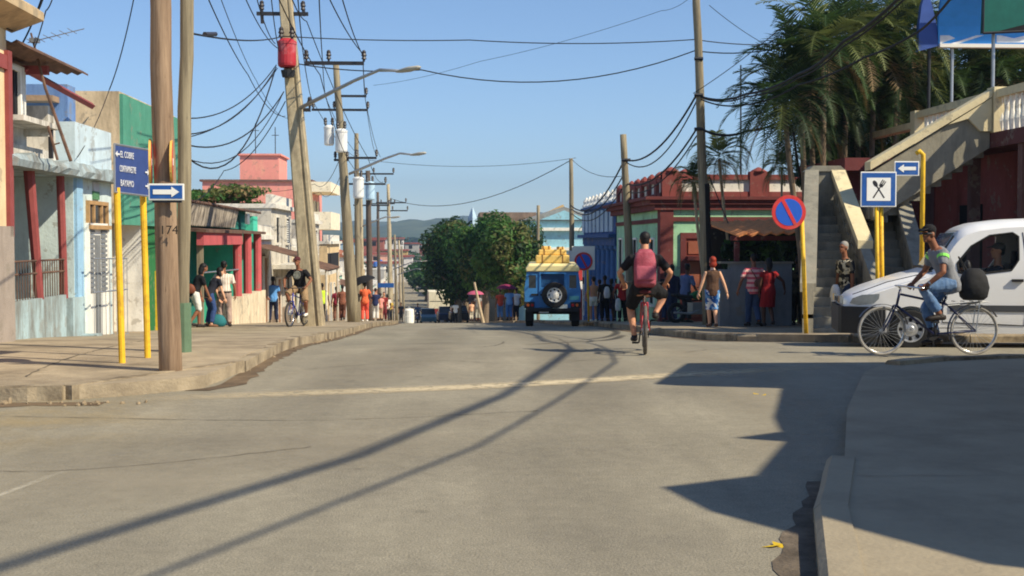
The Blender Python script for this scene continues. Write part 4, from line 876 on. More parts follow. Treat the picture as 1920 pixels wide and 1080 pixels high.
# right side poles
PR=[]
b=pole('tall dark weathered timber pole in front of sage green house',gp(1328,34,PV),at(1304,-60,34),.14,.1,WOODG); PR.append(b)
mb=MB(); mb.tube([gp(1328,34,PV)+Z*.05,at(1321,345,34)],[.15,.135],12); mb.build('tar_sleeve',mat('tar_black',(.02,.02,.02),rough=.8),b)
for v in (110,178,242): mb=MB(); mb.tube([at(1302,v,33.9),at(1318,v,33.9)],.05,6); mb.build('clamp',DMET,b)
b=pole('weathered grey timber pole beside blue colonnade',gp(1186,44,PV),at(1169,252,44),.16,.11,WOODG)
mb=MB(); mb.tube([at(1166,300,43.9),at(1182,300,43.9)],.06,6); mb.build('clamp',DMET,b)
b=pole('grey pole behind blue jeep carrying the thin cross wires',gp(1073,60,PV),at(1071,297,60),.15,.09,WOODG)
mb=MB(); mb.bb(tuple(at(1066,470,59.8)),tuple(at(1078,500,59.9))); mb.build('meter_box',WHT,b)
b=pole('slim pole in front of light blue hall',gp(1009,92,PV),at(1009,385,92),.13,.1,WOODG)
b=T('iron_mast','slender iron mast rising above the sage green house roof','mast',at(1389,330,44)); mb=MB(); mb.tube([at(1389,335,44),at(1389,122,44)],[.035,.025],6); mb.build('mast',DMET,b)
# ---- cables (each its own thing)
def cable(label,pts,sag,r=.013,n=14,name='overhead_cable',group='overhead cables'):
    P=[at(*p) if len(p)==3 and p[0]>40 or abs(p[1])>60 else V(p) for p in pts]; out=[]
    for i in range(len(P)-1):
        sg=sag[i] if isinstance(sag,(list,tuple)) else sag
        for k in range(n): t=k/n; out.append(P[i].lerp(P[i+1],t)-Z*sg*4*t*(1-t))
    out.append(P[-1]); mb=MB(); mb.tube(out,r,5); return tag(mb.build(name,WIRE),label,'cable',group)
def cb(label,*pts,sag=.3,r=.013):
    P=[p if isinstance(p,V) else at(*p) for p in pts]; out=[]; n=14
    for i in range(len(P)-1):
        sg=sag[i] if isinstance(sag,(list,tuple)) else sag
        for k in range(n): t=k/n; out.append(P[i].lerp(P[i+1],t)-Z*sg*4*t*(1-t))
    out.append(P[-1]); mb=MB(); mb.tube(out,r,5); return tag(mb.build('overhead_cable',WIRE),label,'cable','overhead cables')
cb('upper cross street cable from pale pole to far right pole',(355,62,16.3),(530,68,33),(880,75,34),(1303,74,34),(1620,58,36),sag=[.1,.05,.1,.25],r=.014)
mb=MB(); mb.tube([at(384,64,18),at(404,64,18.6)],.035,6); tag(mb.build('cable_insulator',INS),'dark insulator on the upper cross street cable near pale pole','insulator')
cb('lower cross street cable from red transformer pole past right pole',(560,120,34.3),(790,131,34),(1303,95,34),(1560,60,33),(1640,20,33),sag=[.1,.55,.25,.1],r=.016)
cb('heavy cable from tall right pole to top edge, upper one',(1312,180,34),(1400,176,30.5),(1497,139,26.5),(1581,78,23),(1682,0,20),V((6.97,15.35,5.38)),V((5.7,9.45,5.4)),V((4.55,5.9,5.45)),V((3.4,3.3,5.55)),V((-1.2,-8,6.4)),sag=[.12,.08,.08,.05,.06,.03,0,0,.1],r=.03)
cb('heavy cable from tall right pole to top edge, one just below upper',(1312,182,34),(1400,181,30.5),(1497,146,26.5),(1581,87,23),(1694,0,20),V((6.92,15.35,5.40)),V((5.64,9.45,5.42)),V((4.48,5.9,5.47)),V((3.33,3.3,5.57)),V((-1.27,-8,6.42)),sag=[.12,.08,.08,.05,.06,.03,0,0,.1],r=.018)
cb('heavy cable from tall right pole to top edge, lowest of three',(1312,185,34),(1400,196,31),(1497,159,27.5),(1620,108,23.5),(1724,58,21),(1780,0,18.5),V((6.9,13.1,5.05)),V((5.05,6.5,5.1)),V((3.9,3.6,5.2)),V((-.6,-8,6.0)),sag=[.1,.08,.06,.04,.03,.06,.04,0,.1],r=.021)
cb('heavy cable from tall right pole into the palm crowns',(1312,240,34),(1400,246,33),(1497,213,32),(1560,190,31),sag=[.15,.08,.05],r=.035)
for i,(a,b_,sg,rr) in enumerate([((1306,178,34),(1172,300,44),.55,.03),((1306,190,34),(1174,304,44),.75,.02),((1306,242,34),(1176,345,44),.5,.028),((1306,255,34),(1178,360,44),.5,.02)]):
    cb(f'cable sagging between the two right poles, {["topmost","second","third","lowest"][i]} of four',a,b_,sag=sg,r=rr)
for i,(a,b_,sg,rr) in enumerate([((1168,305,44),(1070,385,60),.8,.03),((1168,330,44),(1072,392,60),.7,.025),((1169,350,44),(1072,400,60),.7,.02)]):
    cb(f'cable sagging between grey right pole and jeep pole, {["top","middle","bottom"][i]} one',a,b_,sag=sg,r=rr)
cb('far cable from the jeep pole across sky to left poles',(1071,300,60),(735,373,95),sag=1.2,r=.02)
cb('thin far cable from jeep pole toward grey right pole',(1071,298,60),(1168,330,44),sag=.3,r=.012)
cb('thin diagonal wire crossing upper right sky, rising right',(1300,175,34),(1530,-5,26),sag=.1,r=.01)
cb('thin diagonal wire crossing upper right sky, falling right',(1330,10,30),(1470,100,34),(1540,140,33),sag=.1,r=.008)
cb('faint long cable crossing middle sky toward top right',(700,160,52),(900,115,42),(1240,20,36),(1300,-10,34),sag=.1,r=.007)
cb('drooping cable between lamp pole and far right mast',(690,300,60),(1080,296,60),sag=.35,r=.01)
# phase wires running along the left poles
for i,(ua,va,u1,v1,u2,v2) in enumerate([(615,-8,680,100,684,178),(598,-8,604,105,611,184),(558,-8,570,112,588,192),(640,-8,680,103,686,192),(545,-8,575,40,690,296),(520,-8,600,140,652,298)]):
    cb(f'power line along the left poles, {["outer upper","second","third","outer lower","fourth","inner low"][i]} one of six',(ua,va,24),(u1,v1,34.3),(u2,v2,52),(u2*.45+731*.55-6+i*3,v2*.45+378*.55,78),sag=[.1,.25,.35],r=.013)
for i,(ua,va) in enumerate([(480,-8),(458,-8),(508,-8)]):
    cb(f'wire from top edge down to red transformer, {["middle","left","right"][i]} of three',(ua,va,26),(516+i*4,82+i*8,34.2),sag=.15,r=.012)
cb('long wire from top edge crossing to twin transformer pole',(388,-8,22),(465,140,34),(535,218,44),sag=[.1,.3],r=.012)
cb('second long faint wire left of the concrete pole',(412,-8,22),(480,150,36),(540,222,46),sag=[.1,.25],r=.008)
# service drops fanning from concrete pole to left house roofs
for i,(u,v,Y,sg,rr,ub,vb) in enumerate([(356,222,26,.35,.014,518,122),(352,252,25,.4,.014,518,126),(348,258,26,.35,.012,520,128),(352,272,25,.5,.016,532,172),(350,294,26,1.1,.018,516,130),(348,296,25,.7,.012,530,176)]):
    cb(f'service cable from the concrete pole to left roofs, {["first","second","third","fourth","fifth","lowest"][i]} from top',(ub,vb,34.2),(u,v,Y),sag=sg,r=rr)
cb('service cable from concrete pole down to green awning roof',(535,190,34),(420,320,42),(330,385,33),sag=[.4,.3],r=.014)
cb('cable from twin transformer pole toward pink block',(636,300,52),(590,345,70),(440,345,105),sag=.5,r=.014)
cb('second cable from twin transformer pole toward pink block',(638,330,52),(600,360,70),(400,372,100),sag=.5,r=.012)
cb('wire rising from green house roof to top edge',(205,168,26),(252,-8,24),sag=.15,r=.011)
cb('wire down over the bare plaster wall to sign',(205,168,26),(145,295,22.5),sag=.1,r=.008)
cb('wire loop at upper left house corner, outer',(12,52,19),(55,25,20),(82,-8,20),sag=.12,r=.013)
cb('wire from top left edge down to the roof aerial',(80,-8,20),(40,85,20.4),(30,106,20.4),sag=.05,r=.014)
cb('kinked wire from aerial mast to the top edge',(58,108,20.6),(86,20,20.6),(100,-8,20.6),sag=.04,r=.01)
cb('stay wire dropping from the small palm to the pergola',(1330,330,36),(1388,470,34),sag=.05,r=.016)
cb('cable hanging beside the big palms down to sage house',(1488,250,30),(1500,330,33),(1535,395,36),sag=.05,r=.03)
# ---- signs
def signplate(b,c,w,h,face,edge=WHT,bw=.03,name='sign_panel',rot=None,t=.02):
    c=V(c); mb=MB(); mb.box(c,(w,t,h),rot); p=mb.build(name,edge,b,bevel=.006)
    mb=MB(); mb.box(c+(rot@V((0,-t*.5-.002,0)) if rot else V((0,-t*.5-.002,0))),(w-2*bw,.004,h-2*bw),rot); mb.build('sign_face',face,p); return p
def arrow(mb,c,L,s,h=.05,hw=.13,hl=.12):
    c=V(c); y=0; pts=[(-L/2,-h/2),(L/2-hl,-h/2),(L/2-hl,-hw/2),(L/2,0),(L/2-hl,hw/2),(L/2-hl,h/2),(-L/2,h/2)]
    mb.prism([c+V((s*a,0,z)) for a,z in pts],(0,.004,0))
c=at(312,360,13.6); b=T('arrow_sign','blue one way arrow sign pointing right on the timber pole','sign',c)
signplate(b,c,.37,.175,SBLUE,bw=.018); mb=MB(); arrow(mb,c-V((0,.02,0)),.27,1,.05,.11,.08); mb.build('arrow',WHT,b)
mb=MB(); mb.bb((c.x-.15,c.y+.01,c.z-.11),(c.x+.15,c.y+.05,c.z-.085)); mb.build('bracket',DMET,b)
# round signs seen edge-on strapped to the timber pole
for k,(u,lb,col) in enumerate([(282,'edge on round sign with yellow rim, left of timber pole',None),(323,'edge on round red and white sign, right of timber pole',1)]):
    c=at(u,305,13.85); b=T('round_sign',lb,'sign',c,0,'round signs on timber pole'); a=Euler((0,0,R(98 if k else 101))).to_matrix(); mb=MB()
    ringo=lambda rad,d:[c+a@V((rad*math.cos(2*PI*j/28),d,rad*math.sin(2*PI*j/28))) for j in range(28)]
    mb.rings([ringo(.24,-.012),ringo(.255,-.012),ringo(.255,.012),ringo(.24,.012)]); mb.build('disc',mat('sign_back_yellow',C(226,180,90),rough=.5),b)
    mb=MB(); sg=-1; mb.rings([ringo(.238,sg*.014),ringo(.238,sg*.017)]); dd=mb.build('sign_face',SRED,b)
    mb=MB(); mb.box(c+a@V((0,sg*.019,0)),(.34,.003,.075),a); mb.build('bar',WHT,dd)
# two post direction sign
pL,pR=gp(228,14.7,PV),gp(276,15.4,PV)
b=T('direction_sign','dark blue direction board with white names on two yellow posts','sign',(pL+pR)/2)
TL,TR_,BR,BLc=at(214,270,14.62),at(278,281,15.32),at(278,368,15.32),at(217,360,14.62)
BLc.x=TL.x; BR.x=TR_.x
mb=MB(); mb.prism([TL,TR_,BR,BLc],(0.01,.025,0)); pn=mb.build('sign_panel',NAVY,b)
mb=MB(); mb.tube([TL,TR_],.012,5); mb.tube([BLc,BR],.012,5); mb.tube([TL,BLc],.012,5); mb.tube([TR_,BR],.012,5); mb.build('frame',GREYM,b)
for p,tp in ((pL,at(219,360,14.7)),(pR,at(268,366,15.4))):
    mb=MB(); mb.tube([p-Z*.1,V((tp.x,p.y,tp.z+.05))],.038,10); mb.build('post',YEL,b)
    q=p.lerp(tp,.5); 
xd=(TR_-TL); ang=math.atan2(xd.y,xd.x); sk=Euler((PI/2,0,ang)).to_matrix()
tl=(xd.normalized()); LET=mat('sign_lettering',C(214,216,220),rough=.6,var=.05,bump=0); nrm=V((tl.y,-tl.x,0)).normalized()
def ln(t,a,zf,sz,xs=.8):
    dz=(TL.z-BLc.z); p=TL+xd*a-Z*dz*zf+nrm*.012; text(t,sz,LET,b,p,Euler((PI/2-0.0,math.asin(max(-1,min(1,-xd.z/xd.length)))*1.0,ang)).to_matrix(),'lettering',.002,xs=xs)
ln('EL COBRE',.14,.2,.105,.62); ln('CONTRAMAESTRE',.12,.5,.105,.4); ln('BAYAMO',.14,.8,.105,.66)
def arr(a,zf,s):
    dz=(TL.z-BLc.z); p=TL+xd*a-Z*dz*zf+nrm*.014; mb=MB(); pts=[(-.035,-.008),(.005,-.008),(.005,-.03),(.04,0),(.005,.03),(.005,.008),(-.035,.008)]
    mb.prism([p+tl*(s*x*1.2)+Z*z*1.2 for x,z in pts],nrm*-.003); mb.build('arrow',LET,b)
arr(.07,.2,-1); arr(.93,.5,1); arr(.93,.8,1)
# no parking sign, far right corner
def noparking(label,base,top,disc,rad,Y,backing=False):
    b=T('no_parking_sign',label,'sign',base,0,'no parking signs'); mb=MB(); mb.tube([V(base)-Z*.15,V(top)],.04,10); mb.build('post',YEL,b,smooth=True)
    c=V(disc); 
    if backing: 
        m=MB(); m.box(c+V((0,.03,.12)),(rad*2.5,.015,rad*2.6)); m.build('backing_board',WHT,b)
    def dk(r,y0,y1): 
        m=MB(); m.lathe([(r,y0),(r,y1)],c,36,'Y'); return m
    d=dk(rad,-.012,.012).build('disc',SRED,b); dk(rad*.78,-.017,-.0125).build('blue_field',mat('sign_bright_blue',C(44,96,200),rough=.45,var=.05,bump=0),d)
    m=MB(); m.box(c+V((0,-.021,0)),(rad*.2,.005,rad*1.56),Euler((0,R(-28),0)).to_matrix()); m.build('diagonal_bar',SRED,d); return b
p=gp(1513,22.7,PV); noparking('round red and blue no parking sign on leaning yellow post before stairs',p,at(1503,400,22.7),at(1479,398,22.6),.307,22.7)
p=gp(1104,46,PV); noparking('smaller round no parking sign on yellow post beside the blue jeep',p,at(1101,470,46),at(1094,490,45.9),.33,46,True)
# restaurant sign
Yr=20.9; p=gp(1651,Yr,PV); c=at(1647,355,Yr-.06); b=T('restaurant_sign','square blue sign with crossed spoon and fork on yellow posts','sign',p)
signplate(b,c,.6,.58,SBLUE,bw=.02); mb=MB(); mb.box(c-V((0,.0165,0)),(.4,.005,.38)); mb.build('white_field',WHT,b)
mb=MB()
for s in (-1,1):
    a=Euler((0,s*R(33),0)).to_matrix(); o=c-V((0,.021,0))
    P=lambda x,z:o+a@V((x,0,z)); mb.prism([P(-.012,-.17),P(.012,-.17),P(.01,.06),P(-.01,.06)],(0,.003*(1+ (s>0)),0))
    if s<0: mb.prism([P(.035*math.cos(t*PI/6),.11+.06*math.sin(t*PI/6)) for t in range(12)],(0,.004,0))
    else:
        mb.prism([P(-.032,.05),P(.032,.05),P(.036,.1),P(-.036,.1)],(0,.004,0))
        for x in (-.028,0,.028): mb.prism([P(x-.008,.1),P(x+.008,.1),P(x+.008,.17),P(x-.008,.17)],(0,.004,0))
mb.build('spoon_and_fork',mat('sign_black',(.02,.02,.025),rough=.6,bump=0),b)
for dx in (-.03,.065):
    mb=MB(); mb.tube([p+V((dx,.05*(dx>0),-.1)),V((c.x+dx+.02,Yr+.05*(dx>0),c.z-.2))],.035,10); mb.build('post',YEL,b,smooth=True)
Yq=21.6; p=gp(1727,Yq,PV); tp=at(1731,290,Yq); c=at(1700,316,Yq-.05); b=T('arrow_sign','blue one way arrow sign pointing left on tall yellow post','sign',p)
signplate(b,c,.43,.25,SBLUE,bw=.02); mb=MB(); arrow(mb,c-V((0,.02,0)),.31,-1,.06,.14,.1); mb.build('arrow',WHT,b)
mb=MB(); mb.tube([p-Z*.1,V((tp.x,Yq,tp.z-.2)),V((tp.x,Yq,tp.z)),V((tp.x-.06,Yq,tp.z+.06)),V((tp.x-.12,Yq,tp.z+.02))],.04,10); mb.build('post',YEL,b,smooth=True)
# small blue street sign far away, white drum at kerb end
b=T('street_sign','small far blue street sign among the left poles','sign',gp(723,85,PV)); mb=MB(); p=at(723,535,85); mb.bb((p.x-.5,84.95,p.z-.15),(p.x+.55,85,p.z+.15)); mb.build('sign_panel',SBLUE,b); mb=MB(); q=gp(723,85,PV); mb.tube([q,(q.x,q.y,p.z)],.05,6); mb.build('post',GREYM,b)
q=gp(767,100,.02); b=T('white_drum','white painted drum standing at the road edge in the distance','drum',q); mb=MB(); mb.lathe([(.36,0),(.38,.05),(.38,.5),(.4,.53),(.38,.56),(.38,1.0),(.3,1.1),(.12,1.14)],q,16); mb.build('body',WHT,b); mb=MB(); mb.lathe([(.1,1.14),(.1,1.26),(.03,1.3)],q,10); mb.build('cap',GREYM,b)
# ================================================================ vegetation
def leafm(name,col,tr=.35,rough=.6):
    m=mat(name,col,rough=rough,var=.3,scale=1.3,bump=0); nt=m.node_tree; N=nt.nodes; L=nt.links; b=N['Principled BSDF']; o=N['Material Output']
    t=N.new('ShaderNodeBsdfTranslucent'); t.inputs[0].default_value=(*[min(1,c*1.5) for c in col],1); x=N.new('ShaderNodeMixShader'); x.inputs[0].default_value=tr
    L.new(b.outputs[0],x.inputs[1]); L.new(t.outputs[0],x.inputs[2]); L.new(x.outputs[0],o.inputs[0]); return m
L1=leafm('leaf_green',(.04,.11,.022)); L2=leafm('leaf_light_green',(.08,.17,.035)); L3=leafm('leaf_dark_green',(.02,.05,.016)); L4=leafm('leaf_olive',(.13,.14,.04))
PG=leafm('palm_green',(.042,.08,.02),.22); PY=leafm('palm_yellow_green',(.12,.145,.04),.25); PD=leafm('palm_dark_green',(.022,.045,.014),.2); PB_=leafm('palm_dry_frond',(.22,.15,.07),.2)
BARK=mat('bark',C(120,104,86),rough=.95,var=.25,scale=6,bump=.5)
PALE_B=mat('pale_bark',C(190,170,140),rough=.9,var=.2,scale=5,bump=.3)
def crownmesh(blobs,n,size,mats,seed,wts):
    r=random.Random(seed); mb=MB()
    for m in mats: mb.use(m)
    vol=[b[1][0]*b[1][1]*b[1][2] for b in blobs]; 
    for _ in range(n):
        c,ra,mi=r.choices(blobs,vol)[0]
        while 1:
            d=V((r.gauss(0,1),r.gauss(0,1),r.gauss(0,1)))
            if d.length>.01: break
        d.normalize(); q=r.uniform(.45,1.42)**.6; p=V(c)+V((d.x*ra[0],d.y*ra[1],d.z*ra[2]))*q
        nn=(d+V((r.uniform(-1,1),r.uniform(-1,1),r.uniform(-.4,1)))*.9).normalized(); x=nn.orthogonal().normalized(); a=r.random()*6.28
        x=(MX.Rotation(a,3,nn)@x); y=nn.cross(x); s=size*r.uniform(.5,1.3); w=s*r.uniform(.35,.6)
        mb.m=mi if r.random()<.7 else r.choices(range(len(mats)),wts)[0]
        mb.add([p-x*s,p-x*s*.1+y*w+nn*.15*s,p+x*s,p-x*s*.05-y*w+nn*.1*s],[(0,1,2,3)])
    return mb
def tree(label,base,h,w,trunk_h,seed,n=5000,size=.3,mats=(L1,L2,L3,L4),wts=(5,3,4,1),lean=(0,0),name='street_tree',group=None,bark=BARK,low=.2):
    r=random.Random(seed); base=V(base); b=T(name,label,'tree',base,0,group); top=base+V((lean[0],lean[1],trunk_h)); mb=MB()
    mb.tube([base-Z*.2,base.lerp(top,.5)+V((.1,0,0)),top],[w*.045+.06,w*.035+.05,w*.028+.04],10); blobs=[]
    cz=base.z+h*(low+1)/2; ch=h*(1-low)
    for i in range(22):
        a=i*2.4+r.random(); e=r.uniform(.2,1.05); c=V((base.x+lean[0]+math.cos(a)*w*.5*e*.75,base.y+lean[1]+math.sin(a)*w*.5*e*.75,cz+r.uniform(-.34,.38)*ch*(1.1-.45*e)))
        s=r.uniform(.1,.23); blobs.append((c,(w*s,w*s,ch*s*r.uniform(.75,1.1)),r.choices(range(len(mats)),wts)[0])); mb.tube([top,top.lerp(c,.5)+V((r.uniform(-.2,.2),0,.1)),c],[w*.02+.03,w*.012+.02,.02],6)
    mb.build('trunk',bark,b); crownmesh(blobs,n,size,list(mats),seed,wts).build('crown',None,b,fix=False); return b
tr=random.Random(4)
def tz(u,Y): x=xu(u,Y); return V((x,Y,G(x,Y)+.1))
tree('tall dark green street tree left of the jeep',tz(908,88),7.5,5.4,2.4,31,13000,.19)
tree('olive green street tree just left of jeep roof',tz(962,78),6.1,4.2,2.0,32,11000,.17,wts=(3,4,2,4))
tree('rounded street tree at left end of the tree clump',tz(858,110),8.5,6.0,3,33,10000,.22,wts=(4,2,4,1))
tree('dark street tree behind the left end of the clump',tz(872,132),10.6,7,3,34,9000,.3,wts=(4,1,6,1))
tree('dark low tree over shaded road left of clump',tz(836,150),7.2,5,2.2,35,7000,.3,wts=(3,1,6,1),low=.15)
tree('green tree filling the middle of the clump',tz(934,100),8.2,6,2.6,36,11000,.2,wts=(4,3,4,1),low=.15)
b=T('bare_trunk','pale leaning slender tree trunk at the clump foot','tree',tz(908,72)); p=tz(906,72); mb=MB(); mb.tube([p-Z*.1,p+V((-.25,0,1.0)),p+V((-.5,0,2.2))],[.1,.08,.06],8); mb.build('trunk',PALE_B,b)
tree('small bush on roof in front of pink block',at(430,392,50),1.0,3.2,.2,41,1500,.13,mats=(L2,L4,L1,PB_),wts=(3,3,2,1),name='roof_bush',low=.0)
far=[(800,260,9),(812,230,8),(812,330,8),(655,300,8),(645,240,7),(690,300,7),(720,420,9),(765,450,9),(740,520,10),(700,500,10),(818,560,10),(812,420,10),(860,200,10),(880,240,11),(640,180,6),(834,300,10)]
for i,(u,Y,h) in enumerate(far): 
    x=xu(u,Y); tree(f'distant valley tree in the far gap, place {i+1} of that row',(x,Y,G(x,Y)),h,h*1.1,h*.3,50+i,700,.7,name='valley_tree',group='distant trees in the valley',wts=(3,1,5,0))
# far woods on hills: nobody could count them
def woods(label,y0,y1,x0,x1,n,seed,zf):
    r=random.Random(seed); mb=MB()
    for m in (L3,L1): mb.use(m)
    for _ in range(n):
        x,y=r.uniform(x0,x1),r.uniform(y0,y1); z=zf(x,y); s=r.uniform(4,8)
        for k in range(7):
            c=V((x+r.uniform(-s,s)*.5,y+r.uniform(-s,s)*.3,z+r.uniform(.1,1)*s)); mb.m=r.randint(0,1); a=V((r.uniform(-1,1),r.uniform(-1,1),r.uniform(-.5,1))).normalized(); u=a.orthogonal()*s*.5; w=a.cross(u)
            mb.add([c-u,c+w,c+u,c-w],[(0,1,2,3)])
    return tag(mb.build('woods',None,fix=False),label,'woods',kind='stuff')
woods('mass of far trees covering the valley floor and lower hills',650,1450,-420,500,1500,5,lambda x,y:G(x,y)-1)
# ---- palms
def frond(mb,base,az,el,L,droop,w,r,n=32,mi=0):
    d=V((math.cos(az)*math.cos(el),math.sin(az)*math.cos(el),math.sin(el))); p=V(base); pts=[]; st=L/n
    for i in range(n+1):
        pts.append((p.copy(),d.copy())); d=(d+V((0,0,-droop/n*(1+i/n*1.2)))).normalized(); p=p+d*st
    mb.m=mi
    for i in range(n):
        (a,da),(b_,db)=pts[i],pts[i+1]; side=da.cross(Z)
        if side.length<.05: side=V((math.sin(az),-math.cos(az),0))
        side.normalize(); up=side.cross(da).normalized()
        mb.add([a-side*.012,a+side*.012,b_+side*.01,b_-side*.01],[(0,1,2,3)])
        t=i/n
        if t<.12: continue
        ll=w*math.sin(PI*min(1,(t*.86+.14)))**.6*(1-.3*t)
        for s in (-1,1):
            ld=(side*s+da*.75+up*.25+Z*r.uniform(-.3,.12)).normalized(); e=a+ld*ll*r.uniform(.8,1.1)-Z*ll*.1; ww=da*(st*.5)
            mb.add([a-ww*.5,a+ww*.5,a.lerp(e,.55)+ww*.6+Z*.02,e,a.lerp(e,.55)-ww*.4],[(0,1,2,3,4)])
def palm(label,base,h,n,L,seed,dry=.12,tr_r=.09,lean=(0,0),name='palm_tree',group=None,mats=(PG,PY,PD,PB_),wts=(5,3,3),el=(-.2,1.35),bark=PALE_B,w=.5,droop=1.7):
    r=random.Random(seed); base=V(base); b=T(name,label,'palm',base,0,group); top=base+V((lean[0],lean[1],h)); mb=MB(); pts=[base-Z*.3,base.lerp(top,.35)+V((lean[0]*-.08,0,0)),base.lerp(top,.7),top]
    mb.tube(pts,[tr_r*1.25,tr_r,tr_r*.9,tr_r*.8],8); mb.build('trunk',bark,b,smooth=True); m=MB()
    for q in mats: m.use(q)
    for i in range(n):
        az=i*2.4+r.uniform(-.3,.3); t=i/max(1,n-1); e=el[0]+(el[1]-el[0])*t+r.uniform(-.1,.1); mi=3 if (t<dry) else r.choices((0,1,2),wts)[0]
        frond(m,top+Z*.1*t,az,e,L*r.uniform(.75,1.1),droop*r.uniform(.8,1.2)*(1.25-.3*t),w*L/2.2,r,mi=mi)
    m.build('crown',None,b,fix=False); return b
def pz(u,v,Y): return at(u,v,Y)
# small palms in front of the sage house
def palmat(label,u,v,Y,n,L,seed,**k):
    p=at(u,v,Y); g=G(p.x,Y)+PV; return palm(label,(p.x-k.get('lean',(0,0))[0],Y-k.get('lean',(0,0))[1],g),p.z-g,n,L,seed,**k)
palmat('slender young palm leaning right of the tall dark pole',1348,298,36,20,1.35,61,lean=(-.5,0),tr_r=.05,dry=.15,droop=1.9,w=.6,wts=(4,5,1))
palmat('short ragged palm left of the tall dark pole',1300,342,36.5,17,1.05,62,lean=(-.4,0),tr_r=.05,dry=.3,droop=1.9,w=.58,wts=(4,5,1))
palmat('small yellow green palm before the right parapet panel',1466,314,37.5,18,.95,63,tr_r=.04,dry=.1,wts=(2,6,1),droop=1.6,w=.55)
palmat('small palm tree standing left of the blue colonnade',1112,436,70,12,1.3,64,tr_r=.12,wts=(5,3,2),droop=2.2)
# big palm clump
big=[(1545,95,31,'arching',.0),(1500,150,31.5,'leftmost upper',-.2),(1590,75,32.5,'tallest middle',.1),(1470,205,30.8,'leftmost low',-.4),(1640,120,33,'inner right',.1),(1690,75,33.5,'right upper',.2),(1555,170,33,'inner dark',0),(1610,190,34,'inner low',0),(1700,30,35,'topmost right',.1),(1680,170,33,'right low',.1),(1760,170,35,'behind left billboard post',.1),(1840,150,35.2,'behind middle billboard post',.1),(1900,150,35,'far right edge',.1),(1520,225,32.5,'lower left dark',-.2),(1740,215,35.2,'low one behind terrace rail',0),(1800,215,35.4,'second low one behind terrace rail',0),(1640,235,35.5,'lowest middle',0),(1575,245,34.5,'lower inner dark',0)]
for i,(u,v,Y,nm,ln_) in enumerate(big):
    lowd=v>165
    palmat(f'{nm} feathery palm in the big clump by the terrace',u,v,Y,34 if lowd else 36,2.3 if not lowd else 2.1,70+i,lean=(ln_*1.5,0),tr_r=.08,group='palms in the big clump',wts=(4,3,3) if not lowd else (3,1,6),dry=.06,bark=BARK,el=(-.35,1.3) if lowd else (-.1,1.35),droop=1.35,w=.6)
# dark foliage filling the foot of the clump, plants round the pergola
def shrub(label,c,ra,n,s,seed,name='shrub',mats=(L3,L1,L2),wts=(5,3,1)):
    c=V(c); r=random.Random(seed); b=T(name,label,'shrub',(c.x,c.y,G(c.x,c.y)+PV)); bl=[]
    for i in range(7): bl.append((c+V((r.uniform(-1,1)*ra[0]*.6,r.uniform(-1,1)*ra[1]*.6,r.uniform(-1,1)*ra[2]*.55)),tuple(x*r.uniform(.4,.65) for x in ra),r.choices(range(len(mats)),wts)[0]))
    mb=MB(); g=V((c.x,c.y,G(c.x,c.y)))
    for q in bl[:4]: mb.tube([g,q[0]],[.05,.02],5)
    mb.build('stem',BARK,b); crownmesh(bl,n,s,list(mats),seed,wts).build('foliage',None,b,fix=False)
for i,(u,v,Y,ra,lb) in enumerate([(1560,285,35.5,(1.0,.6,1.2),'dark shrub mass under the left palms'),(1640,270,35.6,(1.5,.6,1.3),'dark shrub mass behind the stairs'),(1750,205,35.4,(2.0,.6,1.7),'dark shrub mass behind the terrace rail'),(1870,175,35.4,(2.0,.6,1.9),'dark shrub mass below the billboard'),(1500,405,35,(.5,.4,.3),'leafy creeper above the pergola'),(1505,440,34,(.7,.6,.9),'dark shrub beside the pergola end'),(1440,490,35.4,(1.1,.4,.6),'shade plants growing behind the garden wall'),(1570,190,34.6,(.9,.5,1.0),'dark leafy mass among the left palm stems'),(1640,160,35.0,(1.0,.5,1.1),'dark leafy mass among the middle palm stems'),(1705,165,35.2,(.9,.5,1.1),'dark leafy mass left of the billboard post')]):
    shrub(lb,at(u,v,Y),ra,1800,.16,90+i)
# ================================================================ people
from mathutils import noise as NZ
SK={'tan':mat('skin_tan',C(196,140,108),rough=.6,var=.06,bump=0),'brown':mat('skin_brown',C(140,92,68),rough=.6,var=.06,bump=0),'dark':mat('skin_dark',C(88,58,44),rough=.55,var=.06,bump=0),'light':mat('skin_light',C(222,172,140),rough=.6,var=.06,bump=0)}
HB=mat('hair_black',(.012,.01,.01),rough=.6,var=.3,scale=30,bump=.3); HR=mat('hair_red',C(150,52,34),rough=.6,var=.3,scale=30,bump=.3); HG=mat('hair_grey',C(150,146,140),rough=.8,var=.2,scale=30,bump=.3)
EYE=mat('eye_dark',(.01,.008,.008),rough=.2,bump=0)
CL={}
def cloth(n,c,**k):
    if n not in CL: CL[n]=mat('cloth_'+n,c,rough=.9,var=.12,scale=7,bump=.5,fine=14,**k)
    return CL[n]
DENIM=cloth('denim',C(86,116,156),dirt=C(160,180,204),dscale=4,damt=.5); NAVYC=cloth('navy',C(34,40,66)); BLACKC=cloth('black',C(28,27,30)); DKD=cloth('dark_denim',C(48,60,88))
SHOE=mat('shoe_dark',C(40,34,32),rough=.6,var=.2,bump=.1); SHOEW=mat('shoe_white',C(226,222,214),rough=.6,bump=.1); SAND=mat('sandal_brown',C(120,84,60),rough=.7,bump=.1)
def ik(a,c,l1,l2,pole):
    a,c=V(a),V(c); d=c-a; L=min(d.length,(l1+l2)*.998); d=d.normalized(); c=a+d*L
    x=(l1*l1-l2*l2+L*L)/(2*L); h=math.sqrt(max(0,l1*l1-x*x)); p=V(pole); p=(p-d*p.dot(d)); 
    if p.length<1e-4: p=d.orthogonal()
    return a+d*x+p.normalized()*h,c
